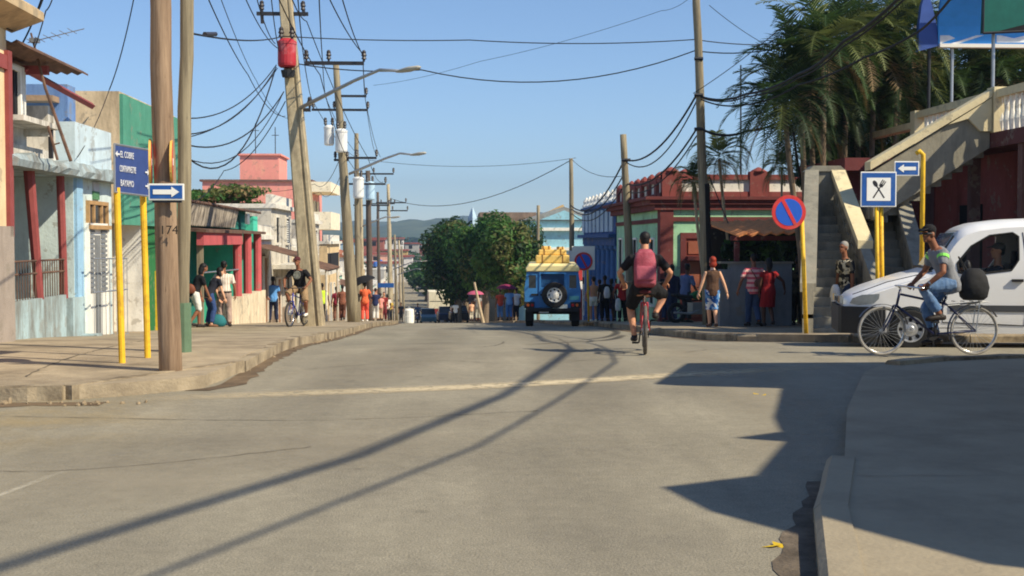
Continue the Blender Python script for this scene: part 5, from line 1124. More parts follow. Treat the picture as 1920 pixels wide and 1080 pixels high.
def remesh(mb,vox,sm=4):
    me=bake(rawmesh(mb),[('REMESH',dict(mode='VOXEL',voxel_size=vox)),('SMOOTH',dict(iterations=sm,factor=.5))]); me.polygons.foreach_set('use_smooth',[True]*len(me.polygons)); return me
def hand(mb,w,d,pn,side,curl=.5,sc=1.0):
    """w wrist, d direction of hand, pn palm normal, side +1: thumb towards d x pn"""
    d=d.normalized(); pn=(pn-d*pn.dot(d)).normalized(); x=d.cross(pn)*side; rot=MX((x,d,pn)).transposed()
    mb.ell(w+d*.05*sc,(.041*sc,.06*sc,.018*sc),10,6,rot)
    for i,(o,l) in enumerate(((.03,.072),(.01,.08),(-.011,.074),(-.03,.058))):
        p=w+d*.088*sc+x*o*sc; q=[p-d*.02*sc]; a=0; st=l*sc/3
        for k in range(3):
            a+=curl*(.5+.18*k)+.1*i*curl*.3; dd=d*math.cos(a)+pn*math.sin(a); q.append(q[-1]+dd*(st+(.02*sc if k==0 else 0)))
        mb.tube(q,[.0095*sc,.0092*sc,.0085*sc,.0065*sc],6)
    t0=w+d*.03*sc+x*.03*sc; td=(d*.6+x*.75+pn*.35).normalized(); mb.tube([t0,t0+td*.035*sc,t0+td*.05*sc+(d*.8+pn*.5).normalized()*.03*sc],[.013*sc,.011*sc,.008*sc],6)
def person(label,pos,rz,H=1.72,skin='brown',top=(BLACKC,.6),bot=(DKD,1.9),hair=(HB,'short'),shoe=SHOE,lean=0,head=(0,0),pel=(0,0,None),feet=None,hands=None,fdir=None,
           hat=None,female=False,dress=None,vox=.02,face=False,curl=.5,group=None,hpole=None,kpole=None,width=1.0,beltcol=None,tank=False,sway=0,name='person',skirt=None,bend=0):
    b=T(name,label,'person',pos,rz,group); k=H/1.75; M_=ROOT[b]; Wd=width
    def W_(mb): mb.v=[p*k for p in mb.v]; return mb
    hipz=.93 if pel[2] is None else pel[2]/k; P=V((pel[0],pel[1],hipz)); le=R(lean)
    d0=V((math.sin(R(sway)),math.sin(le),math.cos(le))).normalized(); d1=V((math.sin(R(sway)),math.sin(le+R(bend)),math.cos(le+R(bend)))).normalized()
    def sp(s):   # point along the spine with bend
        if s<.12: return P+d0*s
        t=(s-.12)/.6; return P+d0*.12+(d0.lerp(d1,min(1,t*.8)))*(s-.12)
    rt=V((1,0,0))
    prof=[(-.13,.12,.10),(-.05,.163,.118),(.02,.168,.12),(.1,.152,.11),(.2,.14,.1),(.3,.156,.11),(.4,.178,.112),(.47,.168,.092),(.51,.1,.07)]
    if female: prof=[(-.13,.12,.11),(-.05,.172,.125),(.02,.17,.125),(.1,.145,.108),(.2,.125,.095),(.3,.142,.115),(.4,.158,.108),(.47,.148,.085),(.51,.09,.065)]
    def ringat(s,rx,ry,n=16):
        c=sp(s); dn=(sp(s+.02)-sp(s-.02)).normalized(); fw=rt.cross(dn)*-1; fw=dn.cross(rt).normalized() if False else (V((0,1,0))-dn*dn.y).normalized()
        return [c+rt*rx*math.cos(2*PI*j/n)+fw*ry*math.sin(2*PI*j/n) for j in range(n)]
    B=MB(); B.rings([ringat(s,rx*Wd,ry*Wd) for s,rx,ry in prof])
    nk=sp(.5); hd=sp(.73)+V((0,.015,0))
    if lean+bend>25: hd=sp(.52)+(d1*.55+V((0,.12,.85))).normalized()*.2+V((0,.03,0))
    B.tube([sp(.46),nk+ (hd-nk)*.2,hd],[.062,.055,.052],10)
    HY=Euler((R(head[1]),0,R(head[0]))).to_matrix()
    def hp(x,y,z): return hd+HY@V((x,y,z))
    B.ell(hp(0,-.012,.025),(.075,.093,.095),14,10,HY); B.ell(hp(0,.02,-.045),(.058,.07,.07),12,8,HY)
    B.ell(hp(0,.092,-.018),(.015,.024,.026),8,6,HY); B.ell(hp(0,.074,-.092),(.028,.022,.02),8,6,HY); B.ell(hp(0,.078,.028),(.056,.022,.014),8,6,HY)
    B.ell(hp(0,.083,-.058),(.026,.016,.012),8,6,HY)
    for s in(-1,1): B.ell(hp(.077*s,-.005,-.01),(.012,.026,.034),8,6,HY)
    sh=[sp(.44)+rt*(-.185*Wd*(.9 if female else 1)),sp(.44)+rt*(.185*Wd*(.9 if female else 1))]
    hp_=[P+rt*-.088,P+rt*.088]
    feet=feet or [(-.1,.0),(.1,.02)]; A=[]
    for i in(0,1):
        f=feet[i]; A.append(V((f[0],f[1],(f[2]/k if len(f)>2 else .085))))
    hands=hands or [(-.27,.04,.8),(.27,.04,.8)]
    HN=[V((h[0],h[1],h[2])) for h in hands]
    kp=kpole or [(0,1,.1),(0,1,.1)]; ep=hpole or [(-.6,-1,-.1),(.6,-1,-.1)]
    kn_=[];el_=[]
    for i in(0,1):
        m,c=ik(hp_[i],A[i],.44,.43,kp[i]); kn_.append(m); A[i]=c
        m,c=ik(sh[i],HN[i],.29,.26,ep[i]); el_.append(m); HN[i]=c
    for i in(0,1):
        B.tube([hp_[i]+V((0,0,.02)),hp_[i].lerp(kn_[i],.3),hp_[i].lerp(kn_[i],.75),kn_[i],kn_[i].lerp(A[i],.3),kn_[i].lerp(A[i],.7),A[i]],[.088*Wd,.084*Wd,.066*Wd,.057,.058,.045,.04],12)
        B.tube([sp(.42)+rt*(.1*(-1,1)[i]),sh[i],sh[i].lerp(el_[i],.35),el_[i],el_[i].lerp(HN[i],.3),HN[i]],[.055,.056,.048,.041,.041,.029],10)
        fd=V(fdir[i]) if fdir else V((.12*(-1,1)[i],1,0)); fd.normalize(); B.tube([A[i]-fd*.05-V((0,0,.045)),A[i]+fd*.03-V((0,0,.04)),A[i]+fd*.13-V((0,0,.06)),A[i]+fd*.18-V((0,0,.066))],[.036,.04,.036,.022],8)
    me=remesh(W_(B),vox,3)
    Hm=MB()
    for i in(0,1):
        fa=(HN[i]-el_[i]).normalized(); pn=V((-(-1,1)[i],.35,0)) if abs(fa.z)>.6 else V((0,0,-1)); hand(Hm,HN[i]-fa*.01,fa,pn,(1,-1)[i] if abs(fa.z)>.6 else (1,-1)[i],curl)
    W_(Hm); bm=bmesh.new(); bm.from_mesh(me); tmp=rawmesh(Hm); bm.from_mesh(tmp); bm.to_mesh(me); bm.free(); me.polygons.foreach_set('use_smooth',[True]*len(me.polygons))
    me.materials.append(SK[skin]); me.name='body'; link('body',me,b)
    cv=max(.012,vox*.85)
    def fin(mb,m,name,label=None,v=cv,sm=2):
        q=remesh(W_(mb),v,sm); q.materials.append(m)
        if name in('shirt','trousers','shorts','dress','skirt') and vox<.025:
            NN=[x.normal.copy() for x in q.vertices]
            for w_,n_ in zip(q.vertices,NN):
                c_=w_.co.copy(); f_=NZ.noise(V((c_.x*16,c_.y*16,c_.z*7+len(label or '')+pos[0])))*.011+NZ.noise(V((c_.x*34,c_.y*34,c_.z*18)))*.004; w_.co=c_+n_*f_
        o=link(name,q,b)
        if label: o['label']=label
        return o
    def partlimb(a,m,c,f,r,ex):      # along a-m-c up to fraction f (0-2)
        pts=[a,a.lerp(m,min(f,1)*.5),a.lerp(m,min(f,1))]; rr=[r[0]+ex,r[1]+ex,r[2]+ex]
        if f>1: pts+=[m.lerp(c,(f-1)*.5),m.lerp(c,f-1)]; rr+=[r[3]+ex,r[4]+ex]
        return pts,rr
    if bot:
        m=MB(); lo=bot[1]; ex=.016 if lo>1.2 else .022
        m.rings([ringat(s,(rx+ex*.8)*Wd,(ry+ex*.8)*Wd) for s,rx,ry in prof if s<.05]+[ringat(.06,(prof[2][1]+.006)*Wd,(prof[2][2]+.006)*Wd)])
        for i in(0,1):
            pts,rr=partlimb(hp_[i],kn_[i],A[i],lo,[.092*Wd,.08*Wd,.066*Wd,.062,.055],ex); m.tube(pts,rr,12)
        fin(m,bot[0],'trousers' if lo>1.2 else 'shorts')
    if skirt or dress:
        m=MB(); z0=(skirt or dress)[1]; c=(kn_[0]+kn_[1])*.5; s0=.1 if skirt else .5; rr=[ringat(s,(rx+.018)*Wd,(ry+.018)*Wd) for s,rx,ry in prof[::-1] if s<=s0 and s>=-.05]
        bt=(P.lerp(c,z0)); n=16; rr.append([bt+rt*.2*math.cos(2*PI*j/n)+V((0,.19*math.sin(2*PI*j/n),0)) for j in range(n)]); m.rings(rr); fin(m,(skirt or dress)[0],'skirt' if skirt else 'dress')
    if top:
        m=MB(); s0=-.1 if not beltcol else .0; m.rings([ringat(s,(rx+.017)*Wd,(ry+.019)*Wd) for s,rx,ry in prof if s>=s0-.04 and s<.5]+[ringat(.515,.075,.068)])
        if not tank:
            for i in(0,1):
                f=top[1]; pts=[sp(.44)+rt*(.1*(-1,1)[i])]+partlimb(sh[i],el_[i],HN[i],f,[.058,.052,.046,.044,.036],.014)[0]; rr=[.06]+partlimb(sh[i],el_[i],HN[i],f,[.058,.052,.046,.044,.034],.016)[1]; m.tube(pts,rr,10)
        fin(m,top[0],'shirt')
    if beltcol:
        m=MB(); m.rings([ringat(-.005,(.168+.024)*Wd,(.12+.026)*Wd),ringat(.03,(.168+.022)*Wd,(.12+.024)*Wd)]); W_(m); m.build('belt',beltcol,b,world=False)
    if shoe:
        for i in(0,1):
            fd=V(fdir[i]) if fdir else V((.12*(-1,1)[i],1,0)); fd.normalize(); m=MB(); a=A[i]; m.tube([a-fd*.075-V((0,0,.045)),a-fd*.03-V((0,0,.036)),a+fd*.05-V((0,0,.04)),a+fd*.14-V((0,0,.056)),a+fd*.2-V((0,0,.064))],[.037,.048,.046,.044,.026],10,flat=.9)
            if shoe is not SAND: m.tube([a-V((0,0,.06)),a+V((0,0,.01))],.045,10)
            W_(m); m.build('shoe',shoe,b,smooth=True,world=False)
    hm,hs=hair
    m=MB()
    if hs in('short','cap','hat'): m.ell(hp(0,-.022,.045),(.083,.094,.088),14,8,HY); m.ell(hp(0,-.05,-.01),(.07,.055,.07),10,6,HY)
    if hs in('bun','long','bob'): m.ell(hp(0,-.025,.04),(.09,.1,.095),14,8,HY); m.ell(hp(0,-.055,-.03),(.085,.06,.09),12,8,HY)
    if hs=='bun': m.ell(hp(0,-.1,.09),(.055,.055,.05),10,8)
    if hs=='long': m.tube([hp(0,-.07,0),hp(0,-.1,-.12),hp(0,-.09,-.26)],[.08,.075,.04],10)
    if hs=='bob': m.ell(hp(0,-.05,-.07),(.1,.07,.09),12,8)
    if hs!='bald': fin(m,hm,'hair',v=max(.014,vox*.8))
    if face:
        for s in(-1,1):
            m=MB(); m.ell(hp(.03*s,.083,.008),(.012,.008,.006),8,6,HY); W_(m); m.build('eye',EYE,b,world=False)
    if hat:
        m=MB(); typ,hm2=hat
        if typ=='cap':
            m.ell(hp(0,-.015,.06),(.088,.102,.075),14,8,HY); m.prism([hp(.07*math.cos(a),.07+.1*math.sin(a),.07-.03*math.sin(a)) for a in [PI*j/8 for j in range(9)]],(0,0,.012))
        else:
            m.lathe([(.19,0),(.19,.012),(.1,.02),(.095,.1),(.06,.13),(.01,.135)],hd+V((0,-.01,.055)),20)
        W_(m); m.build('cap' if typ=='cap' else 'hat',hm2,b,smooth=True,world=False)
    J=dict(hd=hd*k,hands=[h*k for h in HN],sh=[s*k for s in sh],el=[e*k for e in el_],feet=[a*k for a in A],hip=P*k,k=k,HY=HY,chest=sp(.35)*k,kn=[q*k for q in kn_],root=b,fwd=HY)
    return b,J
def wpt(J,p): return ROOT[J['root']]@V(p)
def STAND(sp=.1): return [(-sp,.0),(sp,.03)]
def WALK(s=.22): return [(-.07,s,.085),(.08,-s,.14)]
AS=lambda f,b_: [(-.26,f,.82),(.26,b_,.82)]
def pp(u,Y,off=PV): return gp(u,Y,off)
AWAY,TOWARD,LEFT,RIGHT=0,PI,PI/2,-PI/2
tag_bag=lambda n,l,c:None
def bag(name,label,cat,c,size,m,strap=None,rz=0):
    b=T(name,label,cat,c,rz); c=V(c); x,y,z=size; mb=MB(); r=random.Random(int(c.x*77)); rings=[]
    for i,(t,s) in enumerate([(0,.7),(.1,.95),(.4,1.08),(.7,.92),(.9,.7),(1,.4)]):
        rings.append([c+V((x/2*s*math.copysign(abs(math.cos(a))**.75,math.cos(a)),y/2*s*math.copysign(abs(math.sin(a))**.75,math.sin(a)),z*t)) for a in [2*PI*j/14 for j in range(14)]])
    mb.rings(rings); mb.build('bag_body',m,b,smooth=True)
    if strap: mb=MB(); mb.tube(strap,.012,6); mb.build('strap',m,b)
    return b
STRIPEP=stripemat('cloth_pink_stripes',C(214,96,110),C(238,190,180),2.6); STRIPEN=stripemat('cloth_navy_stripes',C(30,36,60),C(120,130,160),2.8,sharp=.75)
PATT=spotmat('cloth_dark_leaf_print',[C(44,42,40),C(206,196,170),C(120,110,90)],16); BLUEP=spotmat('cloth_blue_white_print',[C(40,92,170),C(226,232,240),C(96,150,210)],15); CAMO=spotmat('cloth_olive_print',[C(56,54,44),C(86,80,58),C(36,36,34)],11)
PINSTR=stripemat('cloth_pin_stripes',C(232,222,206),C(196,180,166),5,axis='X',sharp=.6)
# left pavement
a_,Ja=person('woman in black top and white shorts leaning forward behind the pale pole',pp(364,32.0),-1.0,1.62,'brown',(BLACKC,.7),(cloth('white_short',C(220,218,212)),1.1),(HB,'long'),lean=22,hands=[(-.2,.3,.75),(.2,.36,.8)],female=True,feet=WALK(.16))
bag('shoulder_bag','brown leather bag on the hip of woman in black','bag',wpt(Ja,(.1,-.18,.86)),(.32,.12,.24),mat('leather_brown',C(120,66,44),rough=.6),rz=-1.0)
person('woman in dark blouse and blue jeans stooping over the teal bag',pp(391,33.2),-.9,1.6,'light',(cloth('ink',C(36,38,48)),.5),(cloth('blue_jeans',C(54,76,124)),1.9),(HB,'bob'),lean=34,hands=[(-.12,.5,.55),(.16,.5,.55)],female=True,shoe=SAND)
person('man in pale striped shirt and taupe trousers seen from behind',pp(420,33.6),.15,1.68,'brown',(PINSTR,.75),(cloth('taupe',C(170,146,134)),1.95),(HB,'short'),feet=[(-.13,.1,.085),(.15,-.08,.085)],hands=[(-.33,.2,1.0),(.3,.05,.84)],beltcol=SHOE,vox=.016,width=1.08)
bag('tote_bag','teal bag standing on left pavement beside stooping woman','bag',pp(405,33.4),(.5,.35,.32),mat('teal_cloth',C(40,110,116),rough=.8))
person('man in grey shirt and straw hat by turquoise wall',pp(482,46),-.9,1.62,'brown',(cloth('grey',C(128,120,120)),.6),(cloth('slate',C(76,78,92)),1.9),(HG,'short'),hat=('hat',mat('straw',C(214,186,130),rough=.9,var=.2,scale=20)),hands=[(-.25,.1,.8),(.3,.3,.95)])
person('man in bright blue shirt and dark trousers seen from behind',pp(512,47),.1,1.66,'dark',(cloth('bright_blue',C(98,156,220)),.6),(NAVYC,1.95),(HB,'short'),hands=[(-.4,.2,1.05),(.26,.02,.8)],feet=[(-.14,0),(.13,.04)])
person('person in lime green top walking past the concrete pole',pp(604,57),.2,1.66,'dark',(cloth('lime',C(206,240,70)),.6),(BLACKC,1.7),(HB,'short'),hands=[(-.26,.1,.85),(.32,-.12,.85)],feet=WALK(.2))
person('man in brown shirt and brown trousers walking away, left pavement',pp(642,60),0,1.66,'dark',(cloth('brown',C(142,92,74)),.7),(cloth('brown_trs',C(112,74,62)),1.95),(HB,'short'),feet=WALK(.12))
person('woman in maroon top beside the man in brown',pp(631,61),.2,1.6,'brown',(cloth('maroon',C(140,44,66)),.6),(cloth('brown_skirt',C(120,80,66)),1.9),(HB,'bun'),female=True)
CORAL=cloth('coral',C(236,96,78))
u_,Ju=person('woman in coral red outfit under a black umbrella',pp(684,54),.1,1.66,'brown',(cloth('orange_coral',C(232,110,70)),.5),(CORAL,1.95),(HB,'bun'),female=True,hands=[(-.08,.2,1.28),(.2,.22,1.05)],shoe=SHOEW)
h=wpt(Ju,Ju['hands'][0]); b=T('umbrella','black umbrella tilted over the woman in coral red','umbrella',h); mb=MB(); tpp=h+V((-.02,.05,.62)); mb.tube([h-Z*.15,tpp],.012,6); mb.build('shaft',DMET,b); mb=MB(); q=Euler((0,R(-24),0)).to_matrix(); rings=[]
for rr,z in ((.02,.1),(.2,.08),(.4,.0),(.56,-.13),(.6,-.2)): rings.append([tpp+q@V((rr*math.cos(2*PI*j/16)-.1,rr*math.sin(2*PI*j/16),z-(.03 if j%2 and rr>.5 else 0))) for j in range(16)])
mb.rings(rings,False); mb.build('canopy',cloth('umbrella_black',C(30,30,34)),b,smooth=True)
bag('shoulder_bag','black bag on the shoulder of the woman under umbrella','bag',wpt(Ju,(-.28,-.1,.85)),(.14,.34,.34),BLACKC)
sm=[(704,66,'person in dark blue and white far down left pavement',('navyd',C(44,52,90)),('wht',C(216,214,210)),0),(713,70,'child in pink top far down left pavement',('pinkish',C(224,150,140)),('tanp',C(190,160,130)),.3),(720,74,'woman in dark red dress far down left pavement',('dred',C(130,40,40)),('dred2',C(110,40,44)),PI),(726,80,'person in white shirt far along left kerb',('whs',C(226,224,218)),('dk',C(60,60,66)),0),(731,92,'person in yellow shirt far along left wall',('yl',C(214,180,80)),('dk2',C(70,66,66)),PI),(752,110,'man in dark shirt standing at far left kerb',('dks',C(50,52,60)),('dk3',C(44,44,50)),PI)]
for u,Y,lb,t,bt,rz in sm: person(lb,pp(u,Y),rz,1.5 if 'child' in lb else 1.66,random.Random(u).choice(['brown','dark','tan']),(cloth(*t),.6),(cloth(*bt),1.9),(HB,'short'),vox=.03)
# under the trees, centre
PK=cloth('pink_cloth',C(186,88,116))
ct=[(896,74,'person in grey top holding pink umbrella, left under trees',('greyp',C(150,146,140)),('lt',C(170,166,150)),1),(938,66,'woman in orange red top beneath street trees',('orr',C(214,84,60)),('bl',C(110,150,190)),0),(955,62,'woman in blue dress with a magenta umbrella beside jeep',('bld',C(120,170,220)),('bl2',C(80,130,190)),2),(968,64,'man in white shirt directly left of the jeep',('whm',C(230,228,224)),('dkm',C(44,46,54)),0),(884,76,'small child in peach top at the tree trunk',('pch',C(226,176,140)),('ltp',C(200,190,170)),0)]
for u,Y,lb,t,bt,um in ct:
    q,J=person(lb,pp(u,Y),.2,1.2 if 'child' in lb else 1.62,'brown',(cloth(*t),.5),(cloth(*bt),1.8),(HB,'short'),vox=.028,hands=[(-.1,.25,1.2),(.25,.05,.82)] if um else None)
    if um:
        h=wpt(J,J['hands'][0]); b=T('umbrella','pink umbrella of the person in grey under trees' if um==1 else 'magenta umbrella beside the blue jeep','umbrella',h); mb=MB(); mb.tube([h-Z*.1,h+Z*.6],.012,5); mb.build('shaft',DMET,b); mb=MB(); mb.lathe([(.5,.42),(.4,.53),(.25,.6),(.02,.64)],h,14,cap=False); mb.build('canopy',PK if um==1 else cloth('magenta',C(134,44,78)),b,smooth=True)
# right pavement
person('bare backed person in white shorts behind the small no parking sign',pp(1113,48),.1,1.66,'tan',None,(cloth('whsh',C(232,228,220)),.7),(HB,'short'),hands=[(-.3,.1,.9),(.3,.05,.9)],shoe=SHOEW)
person('person in black carrying a white bag, right of small no parking sign',pp(1134,46.5),0,1.66,'dark',(BLACKC,.8),(BLACKC,1.9),(HB,'short'))
bag('plastic_bag','white plastic bag held against the person in black','bag',pp(1138,46.2)+Z*.85,(.22,.14,.42),mat('plastic_white',C(228,226,222),rough=.4))
person('person in dark purple dress behind the small no parking sign group',pp(1146,49),.2,1.62,'dark',(cloth('plum',C(52,36,60)),.6),None,(HB,'bun'),dress=(cloth('plum',C(52,36,60)),.95),female=True)
person('man in red shirt and black trousers left of the pink backpack cyclist',pp(1167,45.5),.0,1.66,'brown',(cloth('red',C(186,44,44)),.6),(BLACKC,1.9),(HG,'short'),hands=[(-.33,.1,.95),(.27,0,.8)])
bag('plastic_bag','white plastic bag hanging beside the man in red shirt','bag',pp(1159,45.4)+Z*.38,(.2,.14,.45),MATS['plastic_white'])
person('man in dark navy jacket standing right of the pink backpack cyclist',pp(1262,38.5),.4,1.72,'dark',(NAVYC,1.6),(DKD,1.95),(HB,'short'),lean=6)
person('woman in black blouse among the group by sage house door',pp(1250,40),-.3,1.66,'brown',(BLACKC,.7),(DKD,1.9),(HB,'long'),female=True)
person('man in grey blue shirt leaning on the green motorbike',pp(1285,37.6),-.9,1.72,'dark',(cloth('greyblue',C(96,112,150)),.9),(cloth('greyt',C(56,60,70)),1.9),(HB,'short'),lean=8,hands=[(-.2,.35,.95),(.2,.3,.95)])
rw,Jr=person('red haired woman in brown vest and blue print shorts seen from behind',pp(1336,30.6),.05,1.68,'light',(cloth('brown_vest',C(92,68,54)),.1),(BLUEP,1.18),(HR,'bob'),shoe=SAND,female=False,tank=True,hands=[(-.36,.02,.83),(.36,-.1,.83)],feet=[(-.03,.16,.085),(.07,-.12,.1)],vox=.014,width=.95)
m=MB(); m.tube([(Jr['sh'][0]*.62+Jr['sh'][1]*.38)+V((0,.0,.08)),(Jr['sh'][0]+Jr['sh'][1])*.5+V((0,-.085,.1)),(Jr['sh'][1]*.62+Jr['sh'][0]*.38)+V((0,0,.08))],.03,8); m.build('vest_collar',cloth('pale_collar',C(220,190,180)),rw,world=False)
person('man in navy striped shirt walking behind the red haired woman',pp(1372,36),.1,1.74,'dark',(STRIPEN,.7),(NAVYC,1.95),(HB,'short'),feet=WALK(.15))
pk,Jp=person('man in pink striped shirt and jeans walking with woman in red',pp(1413,31.4),.1,1.78,'brown',(STRIPEP,.7),(cloth('mid_denim',C(62,80,112)),1.95),(HB,'short'),feet=WALK(.18),hands=[(-.38,.05,.88),(.24,.1,.95)],vox=.015,width=1.06)
bag('sling_bag','brown sling bag across the back of pink striped man','bag',wpt(Jp,(.08,-.22,1.0)),(.28,.1,.2),mat('leather_dull',C(110,70,60),rough=.7),[wpt(Jp,(.05,-.17,1.15)),wpt(Jp,(-.14,-.13,1.45))])
rd=cloth('dark_red',C(150,34,38))
person('dark skinned woman in dark red dress beside the pink striped man',pp(1441,31.0),.05,1.66,'dark',(rd,.3),None,(HB,'long'),dress=(rd,1.0),female=True,feet=WALK(.14),hands=[(-.22,.1,.85),(.46,.1,.95)],vox=.015,hpole=[(-.6,-1,0),(.8,-.6,.2)])
person('man in dark olive print clothes by the no parking post',pp(1496,33),-.2,1.76,'dark',(CAMO,.7),(cloth('dkolive',C(40,40,34)),1.95),(HB,'short'),hands=[(-.3,.1,.9),(.28,.05,.85)])
pm,Jm=person('grey haired man in dark leaf print shirt carrying a plastic bag',pp(1588,24.6),1.9,1.74,'brown',(PATT,.75),(DKD,1.95),(HG,'short'),hands=[(-.24,.06,.78),(.26,.06,.82)],feet=WALK(.2),vox=.014,lean=6,face=True,head=(15,0))
h=wpt(Jm,Jm['hands'][1]); bag('plastic_bag','clear white plastic bag in the hand of leaf print shirt man','bag',pp(1566,24.3)+Z*.42,(.2,.2,.5),MATS['plastic_white'],[pp(1566,24.3)+Z*.88,h-Z*.08])
for u,Y,lb,t,bt,rz in [(1124,52,'woman in pale blouse behind the bare backed person',('palebl',C(206,190,170)),('jb',C(60,76,110)),.1),(1156,51,'man in light grey shirt behind the man in red',('lgs',C(170,172,176)),('dkg',C(50,52,58)),0),(1180,46,'man in white vest partly hidden by the pink backpack cyclist',('wv',C(222,218,210)),('dkb',C(40,46,66)),.2),(1232,44,'woman in tan dress coming past the blue colonnade',('tnd',C(186,150,120)),('tnb',C(120,96,80)),PI),(1392,38,'man in dark green shirt near the garden wall left end',('dgs',C(52,72,60)),('bk2',C(34,34,38)),.3),(1474,34.5,'man in faded blue shirt standing beside the garden wall',('fbs',C(96,116,146)),('gk',C(74,72,70)),2.6),(1276,42,'person with light brown blouse behind the group at sage house',('lbb',C(170,130,104)),('bk3',C(40,40,46)),PI)]:
    person(lb,pp(u,Y),rz,1.68,random.Random(u).choice(['brown','dark','tan']),(cloth(*t),.65),(cloth(*bt),1.9),(HB,'short'),vox=.022,feet=WALK(.12),hands=[(-.27,.12,.84),(.27,-.05,.84)])
# ================================================================ bicycles
def spokes(mb,c,r,n=28):
    c=V(c)
    for i in range(n):
        a=2*PI*i/n; s=.03*(1 if i%2 else -1); mb.tube([c+V((s,.02*math.cos(a+.6),.02*math.sin(a+.6))),c+V((0,r*math.cos(a),r*math.sin(a)))],.0022,3)
TYRE=mat('tyre_grey_black',C(58,56,54),rough=.85,var=.25,scale=8,bump=.2)
def bike(name,label,pos,rz,wb=1.08,wr=.335,tw=.02,col=None,bar='flat',seat=.86,rack=False,fender=None,crank=.4,seatcol=BLK,grip_y=.12,grip_z=.95,step=False,tyre=TYRE,bw=.28):
    b=T(name,label,'bicycle',pos,rz); ya,yb=-wb*.47,wb*.53; fm=MB(); bb=V((0,-.04,.28)); st=V((0,-.2,seat-.08)); ht=V((0,yb-.24,.84)); hb=V((0,yb-.19,.66)); ra=V((0,ya,wr)); fa=V((0,yb,wr))
    r1=.016
    fm.tube([bb,st],r1,8); fm.tube([st-Z*.1,ht-Z*.03],r1,8); fm.tube([bb,hb],r1*1.1,8); fm.tube([ht+Z*.03,hb-Z*.02],r1*1.15,8)
    for s in(-1,1):
        x=V((.055*s,0,0)); fm.tube([bb+x*.5,ra+x],.01,6); fm.tube([st-Z*.1+x*.3,ra+x],.009,6)
    fr_=fm.build('frame',col,b,smooth=True,world=False)
    f=MB()
    for s in(-1,1): f.tube([hb+V((.045*s,.02,0)),hb.lerp(fa,.6)+V((.05*s,.0,0)),fa+V((.05*s,0,0))],[.013,.012,.009],6)
    f.tube([hb+V((-.05,.01,.0)),hb+V((.05,.01,0))],.014,6); f.build('fork',col,b,smooth=True,world=False)
    for c in(ra,fa):
        m=MB(); m.torus(c,wr-tw,tw,40,8); w=m.build('wheel',tyre,b,smooth=True,world=False)
        m=MB(); m.torus(c,wr-tw*2.1,tw*.5,40,6); m.build('rim',CHROME,w,smooth=True,world=False)
        m=MB(); spokes(m,c,wr-tw*2.2); m.build('spokes',GREYM,w,world=False)
        m=MB(); m.tube([c-V((.05,0,0)),c+V((.05,0,0))],.02,8); m.build('hub',GREYM,w,world=False)
    m=MB(); m.tube([st-Z*.05,st+V((0,-.01,.06))],.013,8); m.build('seat_post',CHROME,b,world=False)
    m=MB(); q=V((0,-.215,seat)); m.rings([[q+V((w_*math.cos(a),y,.03*math.sin(a)+z)) for a in [2*PI*j/12 for j in range(12)]] for y,w_,z in((-.13,.06,.015),(-.1,.085,.012),(-.03,.07,0),(.06,.03,0),(.13,.018,-.005))]); m.build('saddle',seatcol,b,smooth=True,world=False)
    m=MB(); top=ht+Z*.09; m.tube([ht,top],.013,8); gy,gz=grip_y,grip_z
    if bar=='flat': m.tube([V((-bw,gy+.02,gz)),V((-.1,top.y+.04,gz-.0)),V((.1,top.y+.04,gz)),V((bw,gy+.02,gz))],.012,8); m.tube([top-Z*.02,V((0,top.y+.04,gz))],.014,8)
    else: m.tube([V((-bw+.02,gy-.06,gz)),V((-bw,gy+.06,gz)),V((-.1,top.y+.03,gz+.02)),V((.1,top.y+.03,gz+.02)),V((bw,gy+.06,gz)),V((bw-.02,gy-.06,gz))],.012,8); m.tube([top-Z*.04,V((0,top.y+.03,gz+.02))],.013,8)
    hbx=m.build('handlebar',CHROME if bar!='flat' else DMET,b,smooth=True,world=False)
    for s in(-1,1): m=MB(); m.tube([V((bw*s*.99,gy+(.0 if bar!='flat' else .02),gz)),V((bw*s*.75 if bar=='flat' else (bw-.02)*s,gy+(-.07 if bar!='flat' else .022),gz))],.017,8); m.build('grip',BLK,hbx,smooth=True,world=False)
    m=MB(); m.lathe([(.09,-.006),(.09,.006)],bb+V((.05,0,0)),20,'X'); pc=[]
    for s in(-1,1):
        a=crank+(PI if s<0 else 0); e=bb+V((.08*s,.17*math.cos(a),.17*math.sin(a))); m.tube([bb+V((.06*s,0,0)),e],.011,6); pc.append(e+V((.05*s,0,0)))
    cr=m.build('crank',DMET,b,world=False)
    for e in pc: m=MB(); m.box(e,(.09,.08,.022)); m.build('pedal',BLK,cr,world=False)
    m=MB(); 
    for z in(-.04,.07): m.tube([bb+V((.05,.05,z*1.1)),ra+V((.05,0,z*.45))],.005,4)
    m.build('chain',DMET,b,world=False)
    if fender:
        for c,a0,a1 in((ra,-.35,2.6),(fa,.55,2.9)):
            m=MB(); P_=[c+V((0,(wr+.025)*math.cos(a),(wr+.025)*math.sin(a))) for a in fr(a0,a1,.2)]; m.rings([[p+V((-.026,0,0)),p+V((.026,0,0)),p+V((.026,0,0))+(p-c).normalized()*.006,p+V((-.026,0,0))+(p-c).normalized()*.006] for p in P_]); m.build('mudguard',fender,b,world=False)
    if rack:
        m=MB()
        for s in(-1,1): m.tube([st+V((.06*s,.0,-.12)),V((.06*s,ya-.16,.71)),],.008,6); m.tube([V((.06*s,ya-.05,.71)),ra+V((.06*s,0,0))],.007,6)
        for y in fr(-.25,ya-.14,.1) if False else [-.3,-.42,-.54,-.66]: m.tube([V((-.06,y,.715)),V((.06,y,.715))],.006,5)
        m.build('rack',GREYM,b,world=False)
    return b,pc
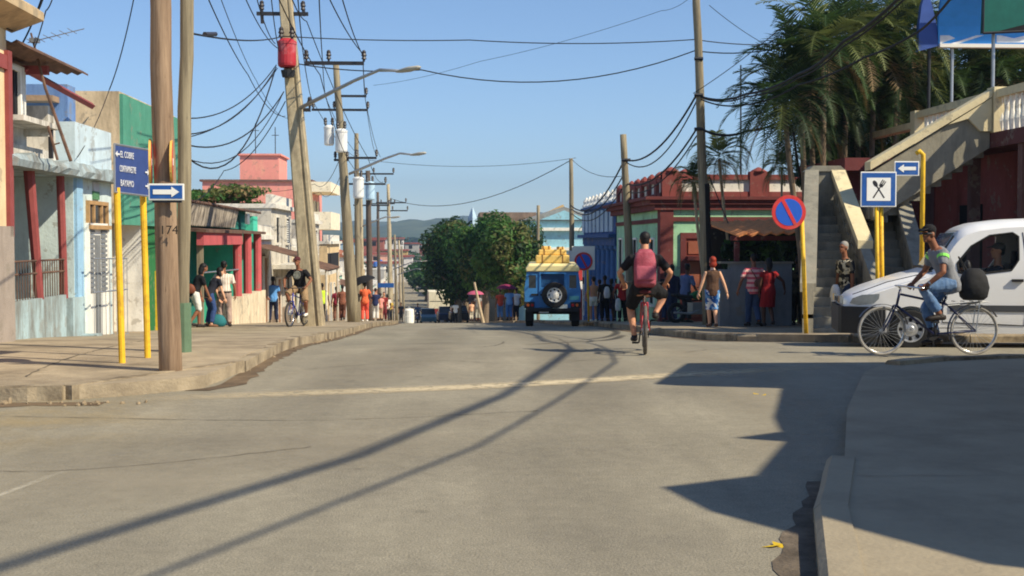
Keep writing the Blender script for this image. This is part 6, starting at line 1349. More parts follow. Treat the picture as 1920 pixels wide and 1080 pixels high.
# --- rider on the roadster beside the van (faces left)
bpos=V((xu(1746,16.6),16.6,G(0,16.6)+.02)); BIKEBLUE=mat('bike_dark_blue',C(30,36,74),rough=.35,var=.1,bump=0,spec=.5)
bk,pc=bike('bicycle','dark blue roadster bicycle with rear rack in front of the white van',bpos,LEFT,wb=1.24,wr=.325,tw=.017,col=BIKEBLUE,tyre=mat('tyre_pale_worn',C(150,146,140),rough=.9,var=.3,scale=9,bump=.1),bar='roadster',seat=.86,rack=True,fender=mat('mudguard_dark',C(60,62,76),rough=.4),crank=-1.75,grip_y=.2,grip_z=.9)
rider,JR=person('man in grey shirt, black cap and jeans riding the dark blue bicycle',bpos,LEFT,1.72,'brown',(cloth('mid_grey',C(128,130,136)),.62),(DENIM,1.85),(HB,'cap'),hat=('cap',BLACKC),lean=19,bend=12,pel=(0,-.25,.95),feet=[(-.13,pc[1].y if False else pc[0].y-.06,pc[0].z+.1),(.13,pc[1].y-.06,pc[1].z+.1)],hands=[(-.27,.16,.955),(.27,.16,.955)],hpole=[(-1,-.5,-.6),(1,-.5,-.6)],kpole=[(-.15,1,.5),(.15,1,.5)],face=True,vox=.011,head=(28,-4),curl=1.1,shoe=SHOE)
m=MB(); k=JR['k']; hd=JR['hd']/k; HY=JR['HY']
m.tube([hd+HY@V((-.085,.02,.012)),hd+HY@V((-.06,.085,.012)),hd+HY@V((0,.105,.012)),hd+HY@V((.06,.085,.012)),hd+HY@V((.085,.02,.012))],[.006,.02,.012,.02,.006],8); m.v=[p*k for p in m.v]; m.build('sunglasses',mat('sunglasses_black',(.008,.008,.01),rough=.15,bump=0,spec=.6),rider,world=False)
for i in (0,1):
    a,e=JR['sh'][i],JR['el'][i]; p=a.lerp(e,.12); q=a.lerp(e,.26); m=MB(); m.tube([p,q],[.079,.074],12); m.build('sleeve_band',cloth('neon_green',C(150,240,110)),rider,world=False)
m=MB(); m.tube([JR['hands'][0].lerp(JR['el'][0],.12),JR['hands'][0].lerp(JR['el'][0],.2)],.036,10); m.build('wristwatch',GREYM,rider,world=False)
bag('rucksack','black rucksack tied on the bicycle rear rack','bag',bpos+V((.57,0,.73)),(.36,.3,.42),mat('bag_black',(.02,.02,.022),rough=.8,var=.3,scale=8,bump=.6,fine=10),[bpos+V((.4,-.1,1.13)),bpos+V((.33,-.08,1.3)),bpos+V((.45,-.05,1.13))])
# --- pink backpack cyclist seen from behind
cpos=gp(1209,17.7,.012); c2,pc=bike('bicycle','red mountain bicycle ridden away down the street',cpos,-.14,wb=1.06,wr=.335,tw=.027,col=mat('bike_red',C(176,44,56),rough=.35,bump=0,spec=.5),bar='flat',seat=.83,crank=1.9,grip_y=.24,grip_z=.95,tyre=mat('knobbly_tyre',C(96,90,84),rough=.9,var=.25,scale=25,bump=.6),seatcol=mat('saddle_red_black',C(80,26,30),rough=.6),bw=.31)
cy,JC=person('cyclist in black shirt and shorts with pink backpack seen from behind',cpos,-.14,1.66,'tan',(BLACKC,.7),(cloth('black_shorts',C(24,24,26)),.9),(HB,'short'),lean=16,bend=6,pel=(0,-.2,.9),feet=[(-.15,pc[0].y-.06,pc[0].z+.1),(.15,pc[1].y-.06,pc[1].z+.1)],hands=[(-.31,.2,1.0),(.31,.2,1.0)],hpole=[(-1,-.5,-.3),(1,-.5,-.3)],kpole=[(-.45,1,.3),(.45,1,.4)],vox=.012,head=(0,0),curl=1.1,width=1.05)
PKB=mat('backpack_pink',C(152,66,80),rough=.8,var=.3,scale=7,bump=.4,dirt=C(190,112,124),dscale=9,damt=.5)
ch=wpt(JC,JC['chest']); rot=MX.Rotation(-.14,3,'Z')@Euler((R(-20),0,0)).to_matrix(); b=T('backpack','pink backpack on the back of the cyclist riding away','backpack',ch)
mb=MB(); rr=[]; c0=ch+V((-.03,-.2,-.04))
for t,s,dd in ((-.27,.8,.75),(-.24,.98,.95),(-.1,1.03,1.08),(.08,1,1),(.18,.88,.85),(.25,.6,.55)):
    rr.append([c0+rot@V((.15*s*math.copysign(abs(math.cos(a))**.55,math.cos(a)),.1*dd*math.copysign(abs(math.sin(a))**.55,math.sin(a)),t)) for a in [2*PI*j/18 for j in range(18)]])
mb.rings(rr); mb.build('bag_body',PKB,b,smooth=True)
mb=MB(); rr=[]
for t,s in ((-.22,.7),(-.2,.88),(-.06,.9),(-.02,.75)): rr.append([c0+rot@V((.15*s*math.copysign(abs(math.cos(a))**.5,math.cos(a)),-.1+.035*s*math.copysign(abs(math.sin(a))**.5,math.sin(a)),t)) for a in [2*PI*j/14 for j in range(14)]])
mb.rings(rr); mb.build('front_pocket',mat('pocket_pink',C(164,82,96),rough=.8,var=.2,scale=12,bump=.3),b,smooth=True)
for s in(-1,1): mb=MB(); mb.tube([c0+rot@V((.1*s,.1,.2)),c0+rot@V((.12*s,.2,.27)),c0+rot@V((.13*s,.36,.1)),c0+rot@V((.12*s,.2,-.2))],.022,6); mb.build('strap',mat('strap_dark_pink',C(120,52,66),rough=.8),b)
# --- cyclist coming on the left pavement
lpos=gp(558,33.4,PV+.01); c3,pc=bike('bicycle','blue bicycle ridden toward the crossing on left pavement',lpos,PI-.25,wb=1.05,wr=.33,tw=.026,col=mat('bike_blue',C(60,66,150),rough=.35,bump=0),bar='flat',seat=.9,crank=.3,grip_y=.2,grip_z=1.0)
lc,JL=person('cyclist in black print shirt and khaki shorts riding toward camera',lpos,PI-.25,1.72,'brown',(BLACKC,.7),(cloth('khaki',C(150,124,94)),1.0),(HB,'cap'),hat=('cap',cloth('cap_red_black',C(84,40,44))),lean=14,bend=4,pel=(0,-.2,.99),feet=[(-.14,pc[0].y-.06,pc[0].z+.1),(.14,pc[1].y-.06,pc[1].z+.1)],hands=[(-.3,.16,1.05),(.3,.16,1.05)],hpole=[(-1,-.4,-.2),(1,-.4,-.2)],kpole=[(-.4,1,.3),(.4,1,.3)],face=True,vox=.014,curl=1.1,shoe=SHOEW)
m=MB(); cc=JL['chest']+V((0,.137,-.0)); m.rings([[cc+V((.1*math.cos(a)*s,.006*(2-s)+dy+.005*math.cos(2*a),.11*math.sin(a)*s)) for a in [2*PI*j/20 for j in range(20)]] for s,dy in((1,0),(.96,.008))]); e=m.build('chest_print',mat('print_grey',C(150,150,140),rough=.9,var=.5,scale=22,dirt=C(40,40,40),dscale=14,damt=.6),lc,world=False)
# ================================================================ vehicles
VW=mat('car_white_paint',C(238,238,238),rough=.25,var=.02,scale=1,bump=0,spec=.5,dirt=C(214,206,192),dscale=1.2,damt=.25); BUMP=mat('bumper_black',(.022,.022,.024),rough=.55,var=.15,bump=.1)
VG=glassmat('car_glass',(.02,.03,.04),.08); VGB=glassmat('windscreen_glass',(.06,.12,.22),.72,.04)
def roadwheel(b,c,r,w,ax='X',rimr=.62,steel=CHROME,out=1,cover=False,side=1):
    c=V(c); m=MB(); prof=[(r*rimr,-w/2),(r*.93,-w/2),(r,-w*.35),(r,w*.35),(r*.93,w/2),(r*rimr,w/2)]; m.lathe(prof,c,36,ax,False); wh=m.build('wheel',BLK,b,smooth=False,world=False)
    o=side*w*.5; m=MB(); m.lathe([(r*rimr,o*.98),(r*rimr*.93,o*.98),(r*rimr*.86,o*.62),(r*rimr*.6,o*.6),(r*rimr*.5,o*.85),(r*rimr*.3,o*.9),(r*rimr*.22,o*1.0),(.01,o*1.02)],c,36,ax,False); rm=m.build('rim',steel,wh,world=False)
    for i in range(8):
        a=2*PI*i/8; rr=r*rimr*.74; p=V((rr*math.cos(a),rr*math.sin(a))); q=c+(V((o*.63,p.x,p.y)) if ax=='X' else V((p.y,o*.63,p.x))); m=MB(); m.ell(q,(.03,.012,.03) if ax=='Y' else (.012,.03,.03),8,5); m.build('rim_hole',DARK,rm,world=False)
    return wh
# ---- white van: local x runs from nose to tail, y=-.86 is the side towards the camera
TOPV=[(0,.66),(.03,.74),(.1,.80),(.3,.90),(.65,1.02),(.9,1.1),(1.1,1.15),(1.28,1.21),(1.42,1.43),(1.58,1.69),(1.7,1.8),(1.9,1.87),(2.3,1.92),(2.9,1.945),(3.6,1.94),(4.0,1.9),(4.12,1.82)]
def pl(T_,x):
    for (a,b_),(c,d) in zip(T_,T_[1:]):
        if x<=c: return b_+(d-b_)*(x-a)/(c-a)
    return T_[-1][1]
def topz(x): return sum(pl(TOPV,max(0,min(4.12,x+o))) for o in(-.05,-.025,0,.025,.05))/5
def w0(x): return .86*(1-.2*max(0,1-x/.55)**2)*(1-.05*max(0,(x-3.4)/.7)**2)
def hw(x,z,ins=0):
    w=w0(x); tz_=topz(x)
    if z>1.0: w*=1-.13*((z-1.0)/.94)**1.4
    if z<.45: w*=1-.04*((.45-z)/.25)
    return w-ins
def vring(x,ins=0,zb=.24):
    tz_=topz(x)-ins; rd=min(.13,(tz_-zb)*.35); zs=[zb+ins]+[zb+.08+(tz_-rd-zb-.08)*i/9 for i in range(10)]; L=[(hw(x,z,ins),z) for z in zs]; W1=L[-1][0]
    for i in range(1,9):
        y=W1*(1-i/8); L.append((y,tz_-rd*((y/W1)**4)))
    pts=[V((x,-y,z)) for y,z in L]+[V((x,y,z)) for y,z in L[-2::-1]]; return pts
vx=[0,.02,.05]+fr(.1,4.0,.05)+[4.06,4.12]
out=MB(); out.rings([vring(x) for x in vx])
inn=MB(); inn.rings([vring(x,.05,.35) for x in fr(1.36,4.0,.06)])
winp=[(1.6,1.27),(1.8,1.52),(2.06,1.675),(2.38,1.715),(2.46,1.66),(2.46,1.32),(2.36,1.17),(1.85,1.105),(1.62,1.13)]
def vprism(poly,y0,y1): m=MB(); m.prism([V((x,y0,z)) for x,z in poly],(0,y1-y0,0)); return m
ws=MB(); ws.prism([V((1.3,-.64,1.245)),V((1.22,-.64,1.31)),V((1.48,-.6,1.77)),V((1.68,-.6,1.75)),V((1.64,-.6,1.71)),V((1.44,-.64,1.21))],(0,1.26,0))
cuts=[inn,vprism(winp,-1.2,1.2),ws]
for wx in(.95,3.55): c=MB(); c.lathe([(.345,-1.3),(.345,-.62)],(wx,0,.29),36,'Y'); cuts.append(c); c=MB(); c.lathe([(.345,.62),(.345,1.3)],(wx,0,.29),36,'Y'); cuts.append(c)
VP=V((xu(1584,18.75)+.18,19.59,G(0,19.1)+.0)); van=T('white_van','white delivery van crossing from the side street behind the cyclist','van',VP,-R(12))
me=boolean(out,cuts); me.materials.append(VW); vb=link('body',me,van); 
for p in me.polygons: p.use_smooth=True
md=vb.modifiers.new('es','EDGE_SPLIT'); md.split_angle=R(34)
def sidepatch(poly,off,mat_,name,t=.012,parent=None):
    """patch that follows the near side of the body"""
    from mathutils.geometry import tessellate_polygon
    # dense: subdivide polygon edges, triangulate, subdivide
    bm=bmesh.new(); bm.faces.new([bm.verts.new((x,0,z)) for x,z in poly]); bmesh.ops.triangulate(bm,faces=bm.faces); bmesh.ops.subdivide_edges(bm,edges=bm.edges,cuts=4,use_grid_fill=True)
    for v in bm.verts: v.co.y=-(hw(v.co.x,v.co.z)+off)
    r=bmesh.ops.extrude_face_region(bm,geom=bm.faces[:]); 
    for v in [g for g in r['geom'] if isinstance(g,bmesh.types.BMVert)]: v.co.y+=t
    bmesh.ops.recalc_face_normals(bm,faces=bm.faces); m=bpy.data.meshes.new(name); bm.to_mesh(m); bm.free(); m.materials.append(mat_); return link(name,m,parent or van)
def seam(poly,name,mat_,r=.006,off=.0,closed=True,parent=None):
    q=[]; n=len(poly)
    for i in range(n if closed else n-1):
        a,b_=V((*poly[i],0)),V((*poly[(i+1)%n],0))
        for k in range(6): p=a.lerp(b_,k/6); q.append(V((p.x,-(hw(p.x,p.y)+off),p.y)))
    q.append(q[0] if closed else V((poly[-1][0],-(hw(*poly[-1])+off),poly[-1][1]))); m=MB(); m.tube(q,r,6); return m.build(name,mat_,parent or van,world=False)
gl=sidepatch([(x+(.0),z) for x,z in winp],-.03,VG,'side_window',.006); seam(winp,'window_rubber',BLK,.016,-.004,parent=gl)
m=MB(); m.add([V((1.275,-.63,1.21)),V((1.275,.63,1.21)),V((1.6,.59,1.71)),V((1.6,-.59,1.71)),V((1.265,-.63,1.22)),V((1.265,.63,1.22)),V((1.59,.59,1.72)),V((1.59,-.59,1.72))],[(0,1,2,3),(4,5,6,7),(0,1,5,4),(2,3,7,6),(0,3,7,4),(1,2,6,5)]); m.build('windscreen',VGB,van,world=False)
m=MB(); m.bb((1.2,-.7,1.15),(1.36,.7,1.21)); m.build('scuttle',BUMP,van,world=False)
# black bumper wrap
def wrap(name,x1,z0,z1,off,mat_):
    m=MB(); P_=[]; xs=[x for x in vx if x<=x1]; rows=[]
    for z in fr(z0,z1,(z1-z0)/4):
        row=[V((x-off,-(hw(x,min(z,topz(x)-.1))+off),z)) for x in reversed(xs)]+[V((-off-.03,y,z)) for y in fr(-.6,.6,.15)]+[V((x-off,hw(x,min(z,topz(x)-.1))+off,z)) for x in xs]; rows.append(row)
    n=len(rows[0]); m.add([p for r in rows for p in r],[(i*n+j,i*n+j+1,(i+1)*n+j+1,(i+1)*n+j) for i in range(len(rows)-1) for j in range(n-1)])
    o=m.build(name,mat_,van,world=False); s=o.modifiers.new('s','SOLIDIFY'); s.thickness=.05; s.offset=-1 if False else 0; return o
wrap('bumper',.6,.22,.62,.016,BUMP)
sidepatch([(1.5,.56),(3.15,.56),(3.15,.655),(1.5,.655)],.014,mat('moulding_grey_black',C(70,72,76),rough=.6,var=.1,bump=0),'side_moulding',.03); sidepatch([(3.92,.56),(4.1,.56),(4.1,.655),(3.92,.655)],.014,MATS['moulding_grey_black'],'side_moulding',.03)
hl=sidepatch([(.08,.665),(.12,.74),(.25,.795),(.5,.815),(.49,.74),(.42,.67),(.2,.64)],.006,mat('headlamp_lens',C(150,156,160),rough=.12,var=.25,scale=9,bump=0,spec=.8,metal=.3),'headlight',.03)
m=MB(); m.bb((-.05,-.62,.66),(-.0,-.34,.76)); m.build('headlight',MATS['headlamp_lens'],van,world=False); m=MB(); m.bb((-.05,.34,.66),(-.0,.62,.76)); m.build('headlight',MATS['headlamp_lens'],van,world=False)
m=MB(); m.bb((-.045,-.32,.66),(-.0,.32,.73)); m.build('grille',BUMP,van,world=False)
seam([(1.4,1.15),(1.4,.4),(2.55,.36),(2.58,1.2),(2.52,1.72)],'door_seam',DARK,.008,-.001,False)
m=MB(); m.bb((2.36,-.9,1.0),(2.52,-.86,1.04)); m.build('door_handle',BUMP,van,world=False)
m=MB(); m.ell((1.72,-.97,1.22),(.05,.085,.1),12,8); m.tube([(1.72,-.82,1.15),(1.72,-.93,1.18)],.02,6); mi=m.build('mirror',BUMP,van,smooth=True,world=False)
seam([(.12,.8),(.6,.99),(1.05,1.1),(1.25,1.15)],'bonnet_seam',DARK,.007,-.002,False)
for wx in(.95,3.55):
    roadwheel(van,(wx,-.77,.29),.292,.18,'Y',.66,mat('steel_rim',C(186,188,192),rough=.35,metal=.6,var=.1,bump=0),side=-1); roadwheel(van,(wx,.77,.29),.292,.18,'Y',.66,MATS['steel_rim'],side=1)
    m=MB(); m.lathe([(.36,-.6),(.345,.6)],(wx,0,.29),24,'Y'); m.build('wheel_well',DARK,van,world=False)
# interior: seats, wheel
SEAT=mat('seat_grey',C(60,62,68),rough=.9)
for y in(-.38,.38):
    m=MB(); m.box((2.25,y,.72),(.5,.48,.18)); m.box((2.58,y,1.0),(.14,.46,.5),Euler((0,R(10),0)).to_matrix()); m.box((2.68,y,1.34),(.1,.26,.2)); m.build('seat',SEAT,van,bevel=.03,world=False)
m=MB(); m.bb((1.4,-.75,.7),(1.7,.75,1.1)); m.build('dashboard',BUMP,van,world=False)
m=MB(); m.torus((0,0,0),.18,.016,24,6,'X'); rt_=Euler((0,R(25),0)).to_matrix(); m.v=[rt_@p+V((1.8,-.38,1.1)) for p in m.v]; m.build('steering_wheel',BLK,van,world=False)
m=MB(); m.bb((3.05,-.75,.4),(3.1,.75,1.8)); m.build('bulkhead',mat('bulkhead_dark',C(92,96,104),rough=.8),van,world=False)
# driver, elbow on the sill
dpos=ROOT[van]@V((2.2,-.42,.04)); dr,JD=person('van driver in grey cap with elbow out the window',dpos,LEFT-R(12),1.7,'tan',(cloth('dark_tee',C(52,52,62)),.7),(DKD,1.9),(HB,'cap'),hat=('cap',cloth('grey_cap',C(84,80,78))),pel=(0,-.02,.7),lean=-4,feet=[(-.1,.62,.36),(.1,.62,.36)],hands=[(.02,.42,1.16),(.1,.42,1.14)],hpole=[(1.0,-.1,-.9),(.8,-.3,-.9)],face=True,vox=.013,curl=1.0,head=(0,0))
# ---- blue jeep, local: rear at y=0, nose towards +y
JB=mat('jeep_blue_paint',C(62,126,188),rough=.45,var=.08,scale=3,bump=.03,dirt=C(80,124,160),dscale=2,damt=.4); JC_=mat('jeep_cream_roof',C(244,228,168),rough=.5,var=.05,bump=0,dirt=C(220,196,130),dscale=2,damt=.4)
JP=V((xu(1036,39.6),39.6,G(0,40.5)+.02)); jp=T('blue_jeep','boxy blue off road car with cream roof and spare wheel driving away','car',JP,-.075)
def taper(y0,y1,z0,z1,w0_,w1,n=1): return [[V((-w0_,y,z0)),V((w0_,y,z0)),V((w1,y,z1)),V((-w1,y,z1))] for y in (y0,y1)]
body=MB(); body.rings([[V((-.86,y,.6)),V((.86,y,.6)),V((.88,y,1.2)),V((.80,y,1.74)),V((-.80,y,1.74)),V((-.88,y,1.2))] for y in(0,2.75)])
inn=MB(); inn.rings([[V((-.8,y,.75)),V((.8,y,.75)),V((.82,y,1.2)),V((.74,y,1.70)),V((-.74,y,1.70)),V((-.82,y,1.2))] for y in(.06,2.7)])
cut=[inn]
def bx(a,b_): m=MB(); m.bb(a,b_); return m
cut+= [bx((-.36,-.2,1.24),(.36,.2,1.66)),bx((-.74,-.2,1.22),(-.52,.2,1.62)),bx((.52,-.2,1.22),(.74,.2,1.62)),bx((-1.2,.35,1.24),(1.2,1.25,1.62)),bx((-1.2,1.5,1.24),(1.2,2.4,1.62)),bx((-.68,2.5,1.26),(.68,3.0,1.66))]
me=boolean(body,cut); me.materials.append(JB); o=link('body',me,jp); bv=o.modifiers.new('b','BEVEL'); bv.width=.012; bv.segments=2; bv.limit_method='ANGLE'
m=MB(); m.bb((-.82,2.72,.6),(.82,3.75,1.12)); m.build('bonnet',JB,jp,bevel=.04,world=False)
m=MB(); m.rings([[V((-.82,y,z0)),V((.82,y,z0)),V((.84,y,z0+.1)),V((.74,y,z1)),V((-.74,y,z1)),V((-.84,y,z0+.1))] for y,z0,z1 in((-.05,1.735,1.93),(.08,1.735,1.99),(2.5,1.735,2.0),(2.85,1.735,1.9))]); m.build('roof',JC_,jp,bevel=.03,world=False)
dm=MB(); 
for a,b_ in (((-.42,-.03,.64),(-.36,-.0,1.72)),((.36,-.03,.64),(.42,-.0,1.72)),((-.36,-.03,1.66),(.36,-.0,1.72)),((-.36,-.03,.64),(.36,-.001,1.24))): dm.bb(a,b_)
rdoor=dm.build('rear_door',JB,jp,bevel=.008,world=False)
m=MB(); m.bb((-.36,.01,1.24),(.36,.02,1.66)); m.build('rear_window',VG,rdoor,world=False)
for x in(-.63,.63): m=MB(); m.bb((x-.11,.01,1.22),(x+.11,.02,1.62)); m.build('rear_window',GLASSD,jp,world=False)
m=MB(); m.box((-.33,-.05,1.02),(.1,.03,.05)); m.build('door_handle',BLK,rdoor,world=False)
m=MB(); m.box((-.55,-.015,1.02),(.22,.03,.06)); m.build('vent',BLK,jp,world=False)
sw=roadwheel(jp,(.06,-.17,1.02),.395,.24,'Y',.58,mat('rim_cream_white',C(232,230,222),rough=.4,var=.08,bump=0),side=-1); sw.name='spare_wheel'
for x in(-.72,.72):
    roadwheel(jp,(x,.55,.38),.38,.24,'X',.56,MATS['rim_cream_white'],side=1 if x>0 else -1); roadwheel(jp,(x,3.05,.38),.38,.24,'X',.56,MATS['rim_cream_white'],side=1 if x>0 else -1)
    m=MB(); m.bb((x-.16,-.06,.6),(x+.16,-.0,.8)); lp=m.build('light_cluster',BUMP,jp,world=False)
    for k,(dx,cm) in enumerate(((-.09,mat('lamp_red',C(190,24,30),rough=.3,bump=0)),(.04,mat('lamp_amber',C(224,110,40),rough=.3,bump=0)))):
        q=MB(); q.lathe([(.045,-.085),(.045,-.06)],(x+dx*(1 if x>0 else -1),0,.7),14,'Y'); q.build('lamp',cm,lp,world=False)
    m=MB(); m.bb((x-.13,.12,.2),(x+.13,.14,.55)); m.build('mud_flap',BLK,jp,world=False)
m=MB(); m.bb((-.8,-.1,.5),(.8,-.01,.61)); m.build('bumper',BUMP,jp,world=False)
m=MB(); m.bb((.0,-.12,.6),(.46,-.1,.72)); m.build('number_plate',mat('plate_pale_blue',C(200,214,220),rough=.4),jp,world=False)
m=MB(); m.bb((-.42,-.05,.45),(-.12,.02,.57)); m.build('tow_plate',WHT,jp,world=False)
m=MB(); m.tube([(-.7,.9,.42),(.7,.9,.42)],.06,8); m.bb((-.4,.4,.4),(.4,2.5,.6)); m.build('chassis',DARK,jp,world=False)
m=MB(); m.bb((.52,-.012,.86),(.82,-.002,.98)); m.build('badge_panel',mat('badge_green_blue',C(96,170,180),rough=.5),jp,world=False)
for s in(-1,1): m=MB(); m.tube([(.86*s,2.5,1.35),(1.02*s,2.55,1.38)],.015,6); m.box((1.03*s,2.55,1.38),(.05,.14,.22)); m.build('mirror',BLK,jp,bevel=.01,world=False)
for y in (0.0,): pass
m=MB(); m.bb((-.55,.9,1.4),(.1,1.1,1.62)); m.box((-.28,1.0,1.1),(.5,.14,.6)); m.box((.38,1.0,1.1),(.5,.14,.6)); m.build('seat_back',SEAT,jp,bevel=.02,world=False)
# roof load (its own things)
LUG=mat('luggage_yellow',C(246,204,116),rough=.7,var=.15,scale=6,bump=.2)
for i,(c,s,lb) in enumerate([((0,.9,2.12),(1.05,1.5,.24),'wide yellow crate lashed flat on the jeep roof'),((.0,.8,2.33),(.86,.9,.17),'yellow case stacked on the wide roof crate'),((-.2,1.0,2.47),(.3,.5,.11),'small yellow bundle on roof case, left one'),((.25,.9,2.46),(.24,.5,.09),'small yellow bundle on roof case, right one')]):
    w=ROOT[jp]@V(c); b=T('roof_crate',lb,'crate',w-Z*s[2]/2,-.075); m=MB(); m.box((0,0,s[2]/2),s); m.build('case_body',LUG,b,bevel=.03,world=False); m=MB()
    for x in(-.3,.3): m.box((x*s[0],0,s[2]/2),(.04,s[1]+.012,s[2]+.012))
    m.build('strap',mat('strap_tan',C(150,110,60),rough=.9),b,world=False)
w=ROOT[jp]@V((.18,.5,1.05)); b=T('cargo_box','yellow box standing inside the jeep rear window','box',w); m=MB(); m.box((0,0,.27),(.4,.4,.54)); m.build('case_body',LUG,b,bevel=.02,world=False); m=MB(); m.box((0,-.003,.4),(.1,.4,.05)); m.build('strap',MATS['strap_tan'],b,world=False)
# ---- green motorbike near sage house
def motorbike(label,pos,rz,col,name='motorbike',small=False):
    b=T(name,label,'motorbike',pos,rz)
    for y in(-.62,.65):
        m=MB(); m.torus((0,y,.3),.25,.055,28,8); w=m.build('wheel',BLK,b,smooth=True,world=False); m=MB(); m.torus((0,y,.3),.185,.015,24,6); spokes(m,(0,y,.3),.18,14); m.build('rim',CHROME,w,world=False)
    m=MB(); m.rings([[V((x*s,y,z+h*t)) for x,t in((-.13,0),(.13,0),(.15,.6),(.08,1),(-.08,1),(-.15,.6))] for y,s,z,h in((-.12,.7,.72,.14),(.05,1,.68,.25),(.3,.95,.68,.27),(.42,.5,.74,.15))]); m.build('tank',col,b,smooth=False,bevel=.03,world=False)
    m=MB(); m.rings([[V((x,y,z+dz)) for x,dz in((-.12,0),(.12,0),(.1,.09),(-.1,.09))] for y,z in((-.75,.78),(-.4,.74),(-.1,.72))]); m.build('seat',BLK,b,bevel=.03,world=False)
    m=MB(); m.bb((-.15,-.15,.25),(.15,.25,.6)); m.tube([(.12,.1,.4),(.16,-.2,.28),(.16,-.8,.32)],.035,8); m.build('engine',GREYM,b,bevel=.02,world=False)
    m=MB()
    for s in(-1,1): m.tube([(.08*s,.65,.3),(.08*s,.45,.85),(.1*s,.42,.95)],.022,6); m.tube([(.1*s,.42,.98),(.34*s,.3,1.02)],.014,6); m.tube([(.1*s,-.62,.3),(.1*s,-.3,.5)],.02,6)
    m.tube([(0,.4,.7),(0,-.2,.62),(0,-.6,.75)],.03,6); m.build('frame',DMET,b,world=False)
    m=MB(); m.ell((0,.55,.88),(.09,.07,.09),12,8); m.build('headlight',CHROME,b,smooth=True,world=False)
    m=MB(); P_=[V((0,.65+.34*math.cos(a),.3+.34*math.sin(a))) for a in fr(.5,2.6,.2)]; m.rings([[p-V((.06,0,0)),p+V((.06,0,0)),p+V((.05,0,.01)),p+V((-.05,0,.01))] for p in P_]); m.build('mudguard',col,b,world=False); return b
motorbike('dark green motorbike parked by the sage house door',gp(1302,37.2,PV),-1.2,mat('motorbike_green',C(40,110,60),rough=.35,bump=0))
mp=gp(783,112,.02); motorbike('distant motorbike riding toward camera past the white drum',mp,PI,mat('motorbike_blue',C(60,90,130),rough=.4,bump=0))
person('helmeted rider on the distant motorbike past the white drum',mp,PI,1.7,'brown',(cloth('steel_blue',C(84,110,146)),1.6),(DKD,1.9),(HB,'short'),pel=(0,-.3,.92),lean=8,feet=[(-.2,.05,.36),(.2,.05,.36)],hands=[(-.3,.28,1.05),(.3,.28,1.05)],vox=.03)
person('pedestrian in white top crossing in front of shaded trees',gp(854,100,.02),.1,1.7,'dark',(cloth('whs',C(226,224,218)),.6),(BLACKC,1.9),(HB,'short'),vox=.03)
# ---- distant truck and cars on the road
def truck(label,pos,rz,colb,colc):
    b=T('truck',label,'truck',pos,rz); m=MB(); m.bb((-1.15,0,1.5),(1.15,4.6,3.4)); m.build('cargo_box',colb,b,bevel=.05,world=False); m=MB(); m.bb((-1.1,.02,.7),(1.1,4.5,1.49)); m.build('chassis',colc,b,world=False)
    m=MB(); m.rings([[V((-1.05,y,.6)),V((1.05,y,.6)),V((1.0,y,h)),V((-1.0,y,h))] for y,h in((4.7,2.6),(5.9,2.5),(6.3,1.6))]); m.build('cab',colc,b,bevel=.05,world=False)
    m=MB(); m.bb((-1.0,-.015,2.3),(1.0,.0,2.36)); m.build('door_seam',DARK,b,world=False)
    for x in(-.9,.9):
        for y in(1,5.4): m=MB(); m.lathe([(.45,-.14),(.45,.14)],(x,y,.45),20,'X'); m.build('wheel',BLK,b,world=False)
        m=MB(); m.bb((x-.12,-.03,.95),(x+.12,0,1.15)); m.build('tail_light',MATS['lamp_red'],b,world=False)
    return b
truck('cream box truck with red lower body in shaded far roadway',V((xu(823,140),140,G(0,140))),.04,wallm('truck_cream',C(240,232,204)),wallm('truck_red',C(150,50,48)))
def car(label,pos,rz,col):
    b=T('parked_car',label,'car',pos,rz); m=MB(); m.rings([[V((-w,y,.3)),V((w,y,.3)),V((w,y,.7)),V((w*.93,y,h)),V((-w*.93,y,h)),V((-w,y,.7))] for y,w,h in((0,.75,.85),(.1,.82,.95),(1.2,.85,1.0),(3.0,.85,.95),(4.1,.78,.8),(4.2,.7,.7))]); m.build('body',col,b,bevel=.04,world=False)
    m=MB(); m.rings([[V((-w,y,.9)),V((w,y,.9)),V((w*.85,y,h)),V((-w*.85,y,h))] for y,w,h in((.5,.78,.98),(.95,.78,1.42),(2.1,.78,1.45),(2.8,.78,.98))]); m.build('cabin',GLASSD,b,bevel=.04,world=False)
    m=MB(); m.bb((-.66,.95,1.43),(.66,2.1,1.48)); m.build('roof',col,b,bevel=.02,world=False)
    for x in(-.72,.72):
        for y in(.8,3.4): m=MB(); m.lathe([(.3,-.09),(.3,.09)],(x,y,.3),20,'X'); m.build('wheel',BLK,b,world=False)
    return b
car('dark blue car far down the shaded roadway',V((xu(838,118),118,G(0,118))),.05,mat('car_dark_blue',C(40,50,80),rough=.3,bump=0,spec=.5))
car('black car in deep tree shade beyond white drum',V((xu(862,112),112,G(0,112))),.05,mat('car_black',C(26,28,32),rough=.3,bump=0,spec=.5))
car('old teal car facing camera beside the distant motorbike',V((xu(800,128),132,G(0,130))),PI+.05,mat('car_teal',C(60,100,120),rough=.35,bump=0,spec=.5))
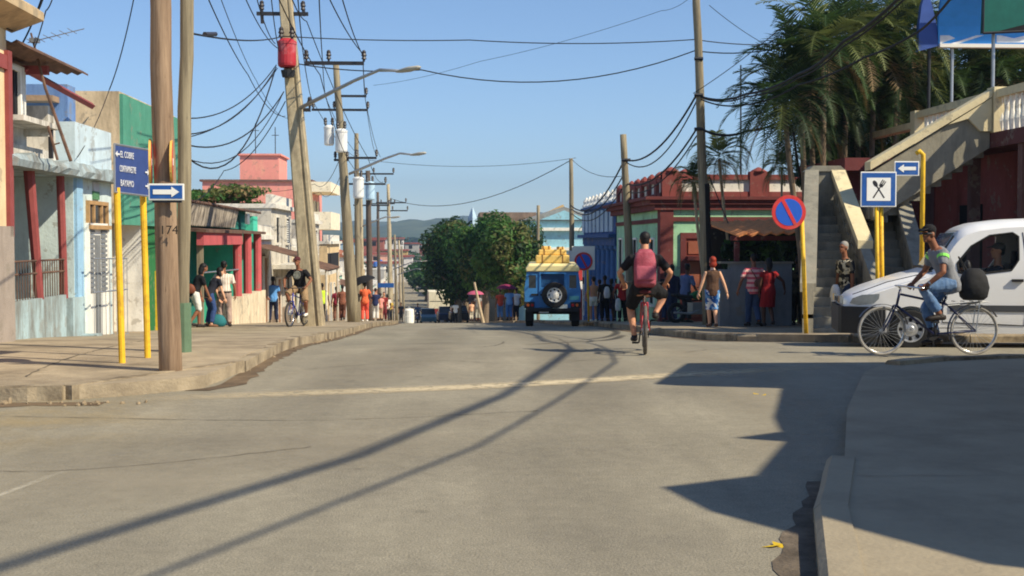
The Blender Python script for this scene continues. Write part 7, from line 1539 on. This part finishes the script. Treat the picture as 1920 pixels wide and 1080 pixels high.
# ================================================================ camera, sun, sky
cam=bpy.data.cameras.new('camera'); co=bpy.data.objects.new('camera',cam); COL.objects.link(co); co.location=CAM; co.rotation_euler=(PI/2-PITCH,0,-YAW)
cam.sensor_width=36; cam.lens=36*F/1920; cam.clip_end=9000; cam.clip_start=.1; S.camera=co
EL=R(42); SX,SY=-.86,.51     # direction in which shadows fall
sun=bpy.data.lights.new('sun','SUN'); sun.energy=5.0; sun.angle=R(.6); sun.color=(1,.89,.68); so=bpy.data.objects.new('sun',sun); COL.objects.link(so)
d=V((SX*math.cos(EL),SY*math.cos(EL),-math.sin(EL))); so.rotation_euler=d.to_track_quat('-Z','Y').to_euler(); so.location=(30,-20,40)
w=bpy.data.worlds.new('World'); S.world=w; w.use_nodes=True; N=w.node_tree.nodes; L=w.node_tree.links; bg=N['Background']
sky=N.new('ShaderNodeTexSky'); sky.sky_type='NISHITA'; sky.sun_disc=False; sky.sun_elevation=EL; sky.sun_rotation=math.atan2(-SX,-SY)
sky.altitude=0; sky.air_density=.8; sky.dust_density=.1; sky.ozone_density=4.5
L.new(sky.outputs[0],bg.inputs[0]); bg.inputs[1].default_value=.122
# air that greys the far hills
mb=MB(); mb.bb((-2900,-300,-80),(2900,3300,150)); hzm=bpy.data.materials.new('haze_air'); hzm.use_nodes=True; n=hzm.node_tree.nodes; n.remove(n['Principled BSDF'])
pv=n.new('ShaderNodeVolumePrincipled'); pv.inputs['Color'].default_value=(.45,.64,.9,1); pv.inputs['Density'].default_value=.0003; pv.inputs['Anisotropy'].default_value=.2
hzm.node_tree.links.new(pv.outputs[0],n['Material Output'].inputs['Volume']); tag(mb.build('haze',hzm),kind='stuff')
S.render.engine='CYCLES'; c=S.cycles; c.use_denoising=True; c.max_bounces=6; c.diffuse_bounces=3; c.glossy_bounces=3; c.transmission_bounces=4; c.transparent_max_bounces=12; c.volume_bounces=0; c.filter_width=1.9
try: c.denoiser='OPENIMAGEDENOISE'
except Exception: pass
v=S.view_settings; v.view_transform='Standard'; v.look='None'; v.exposure=.32; v.gamma=1
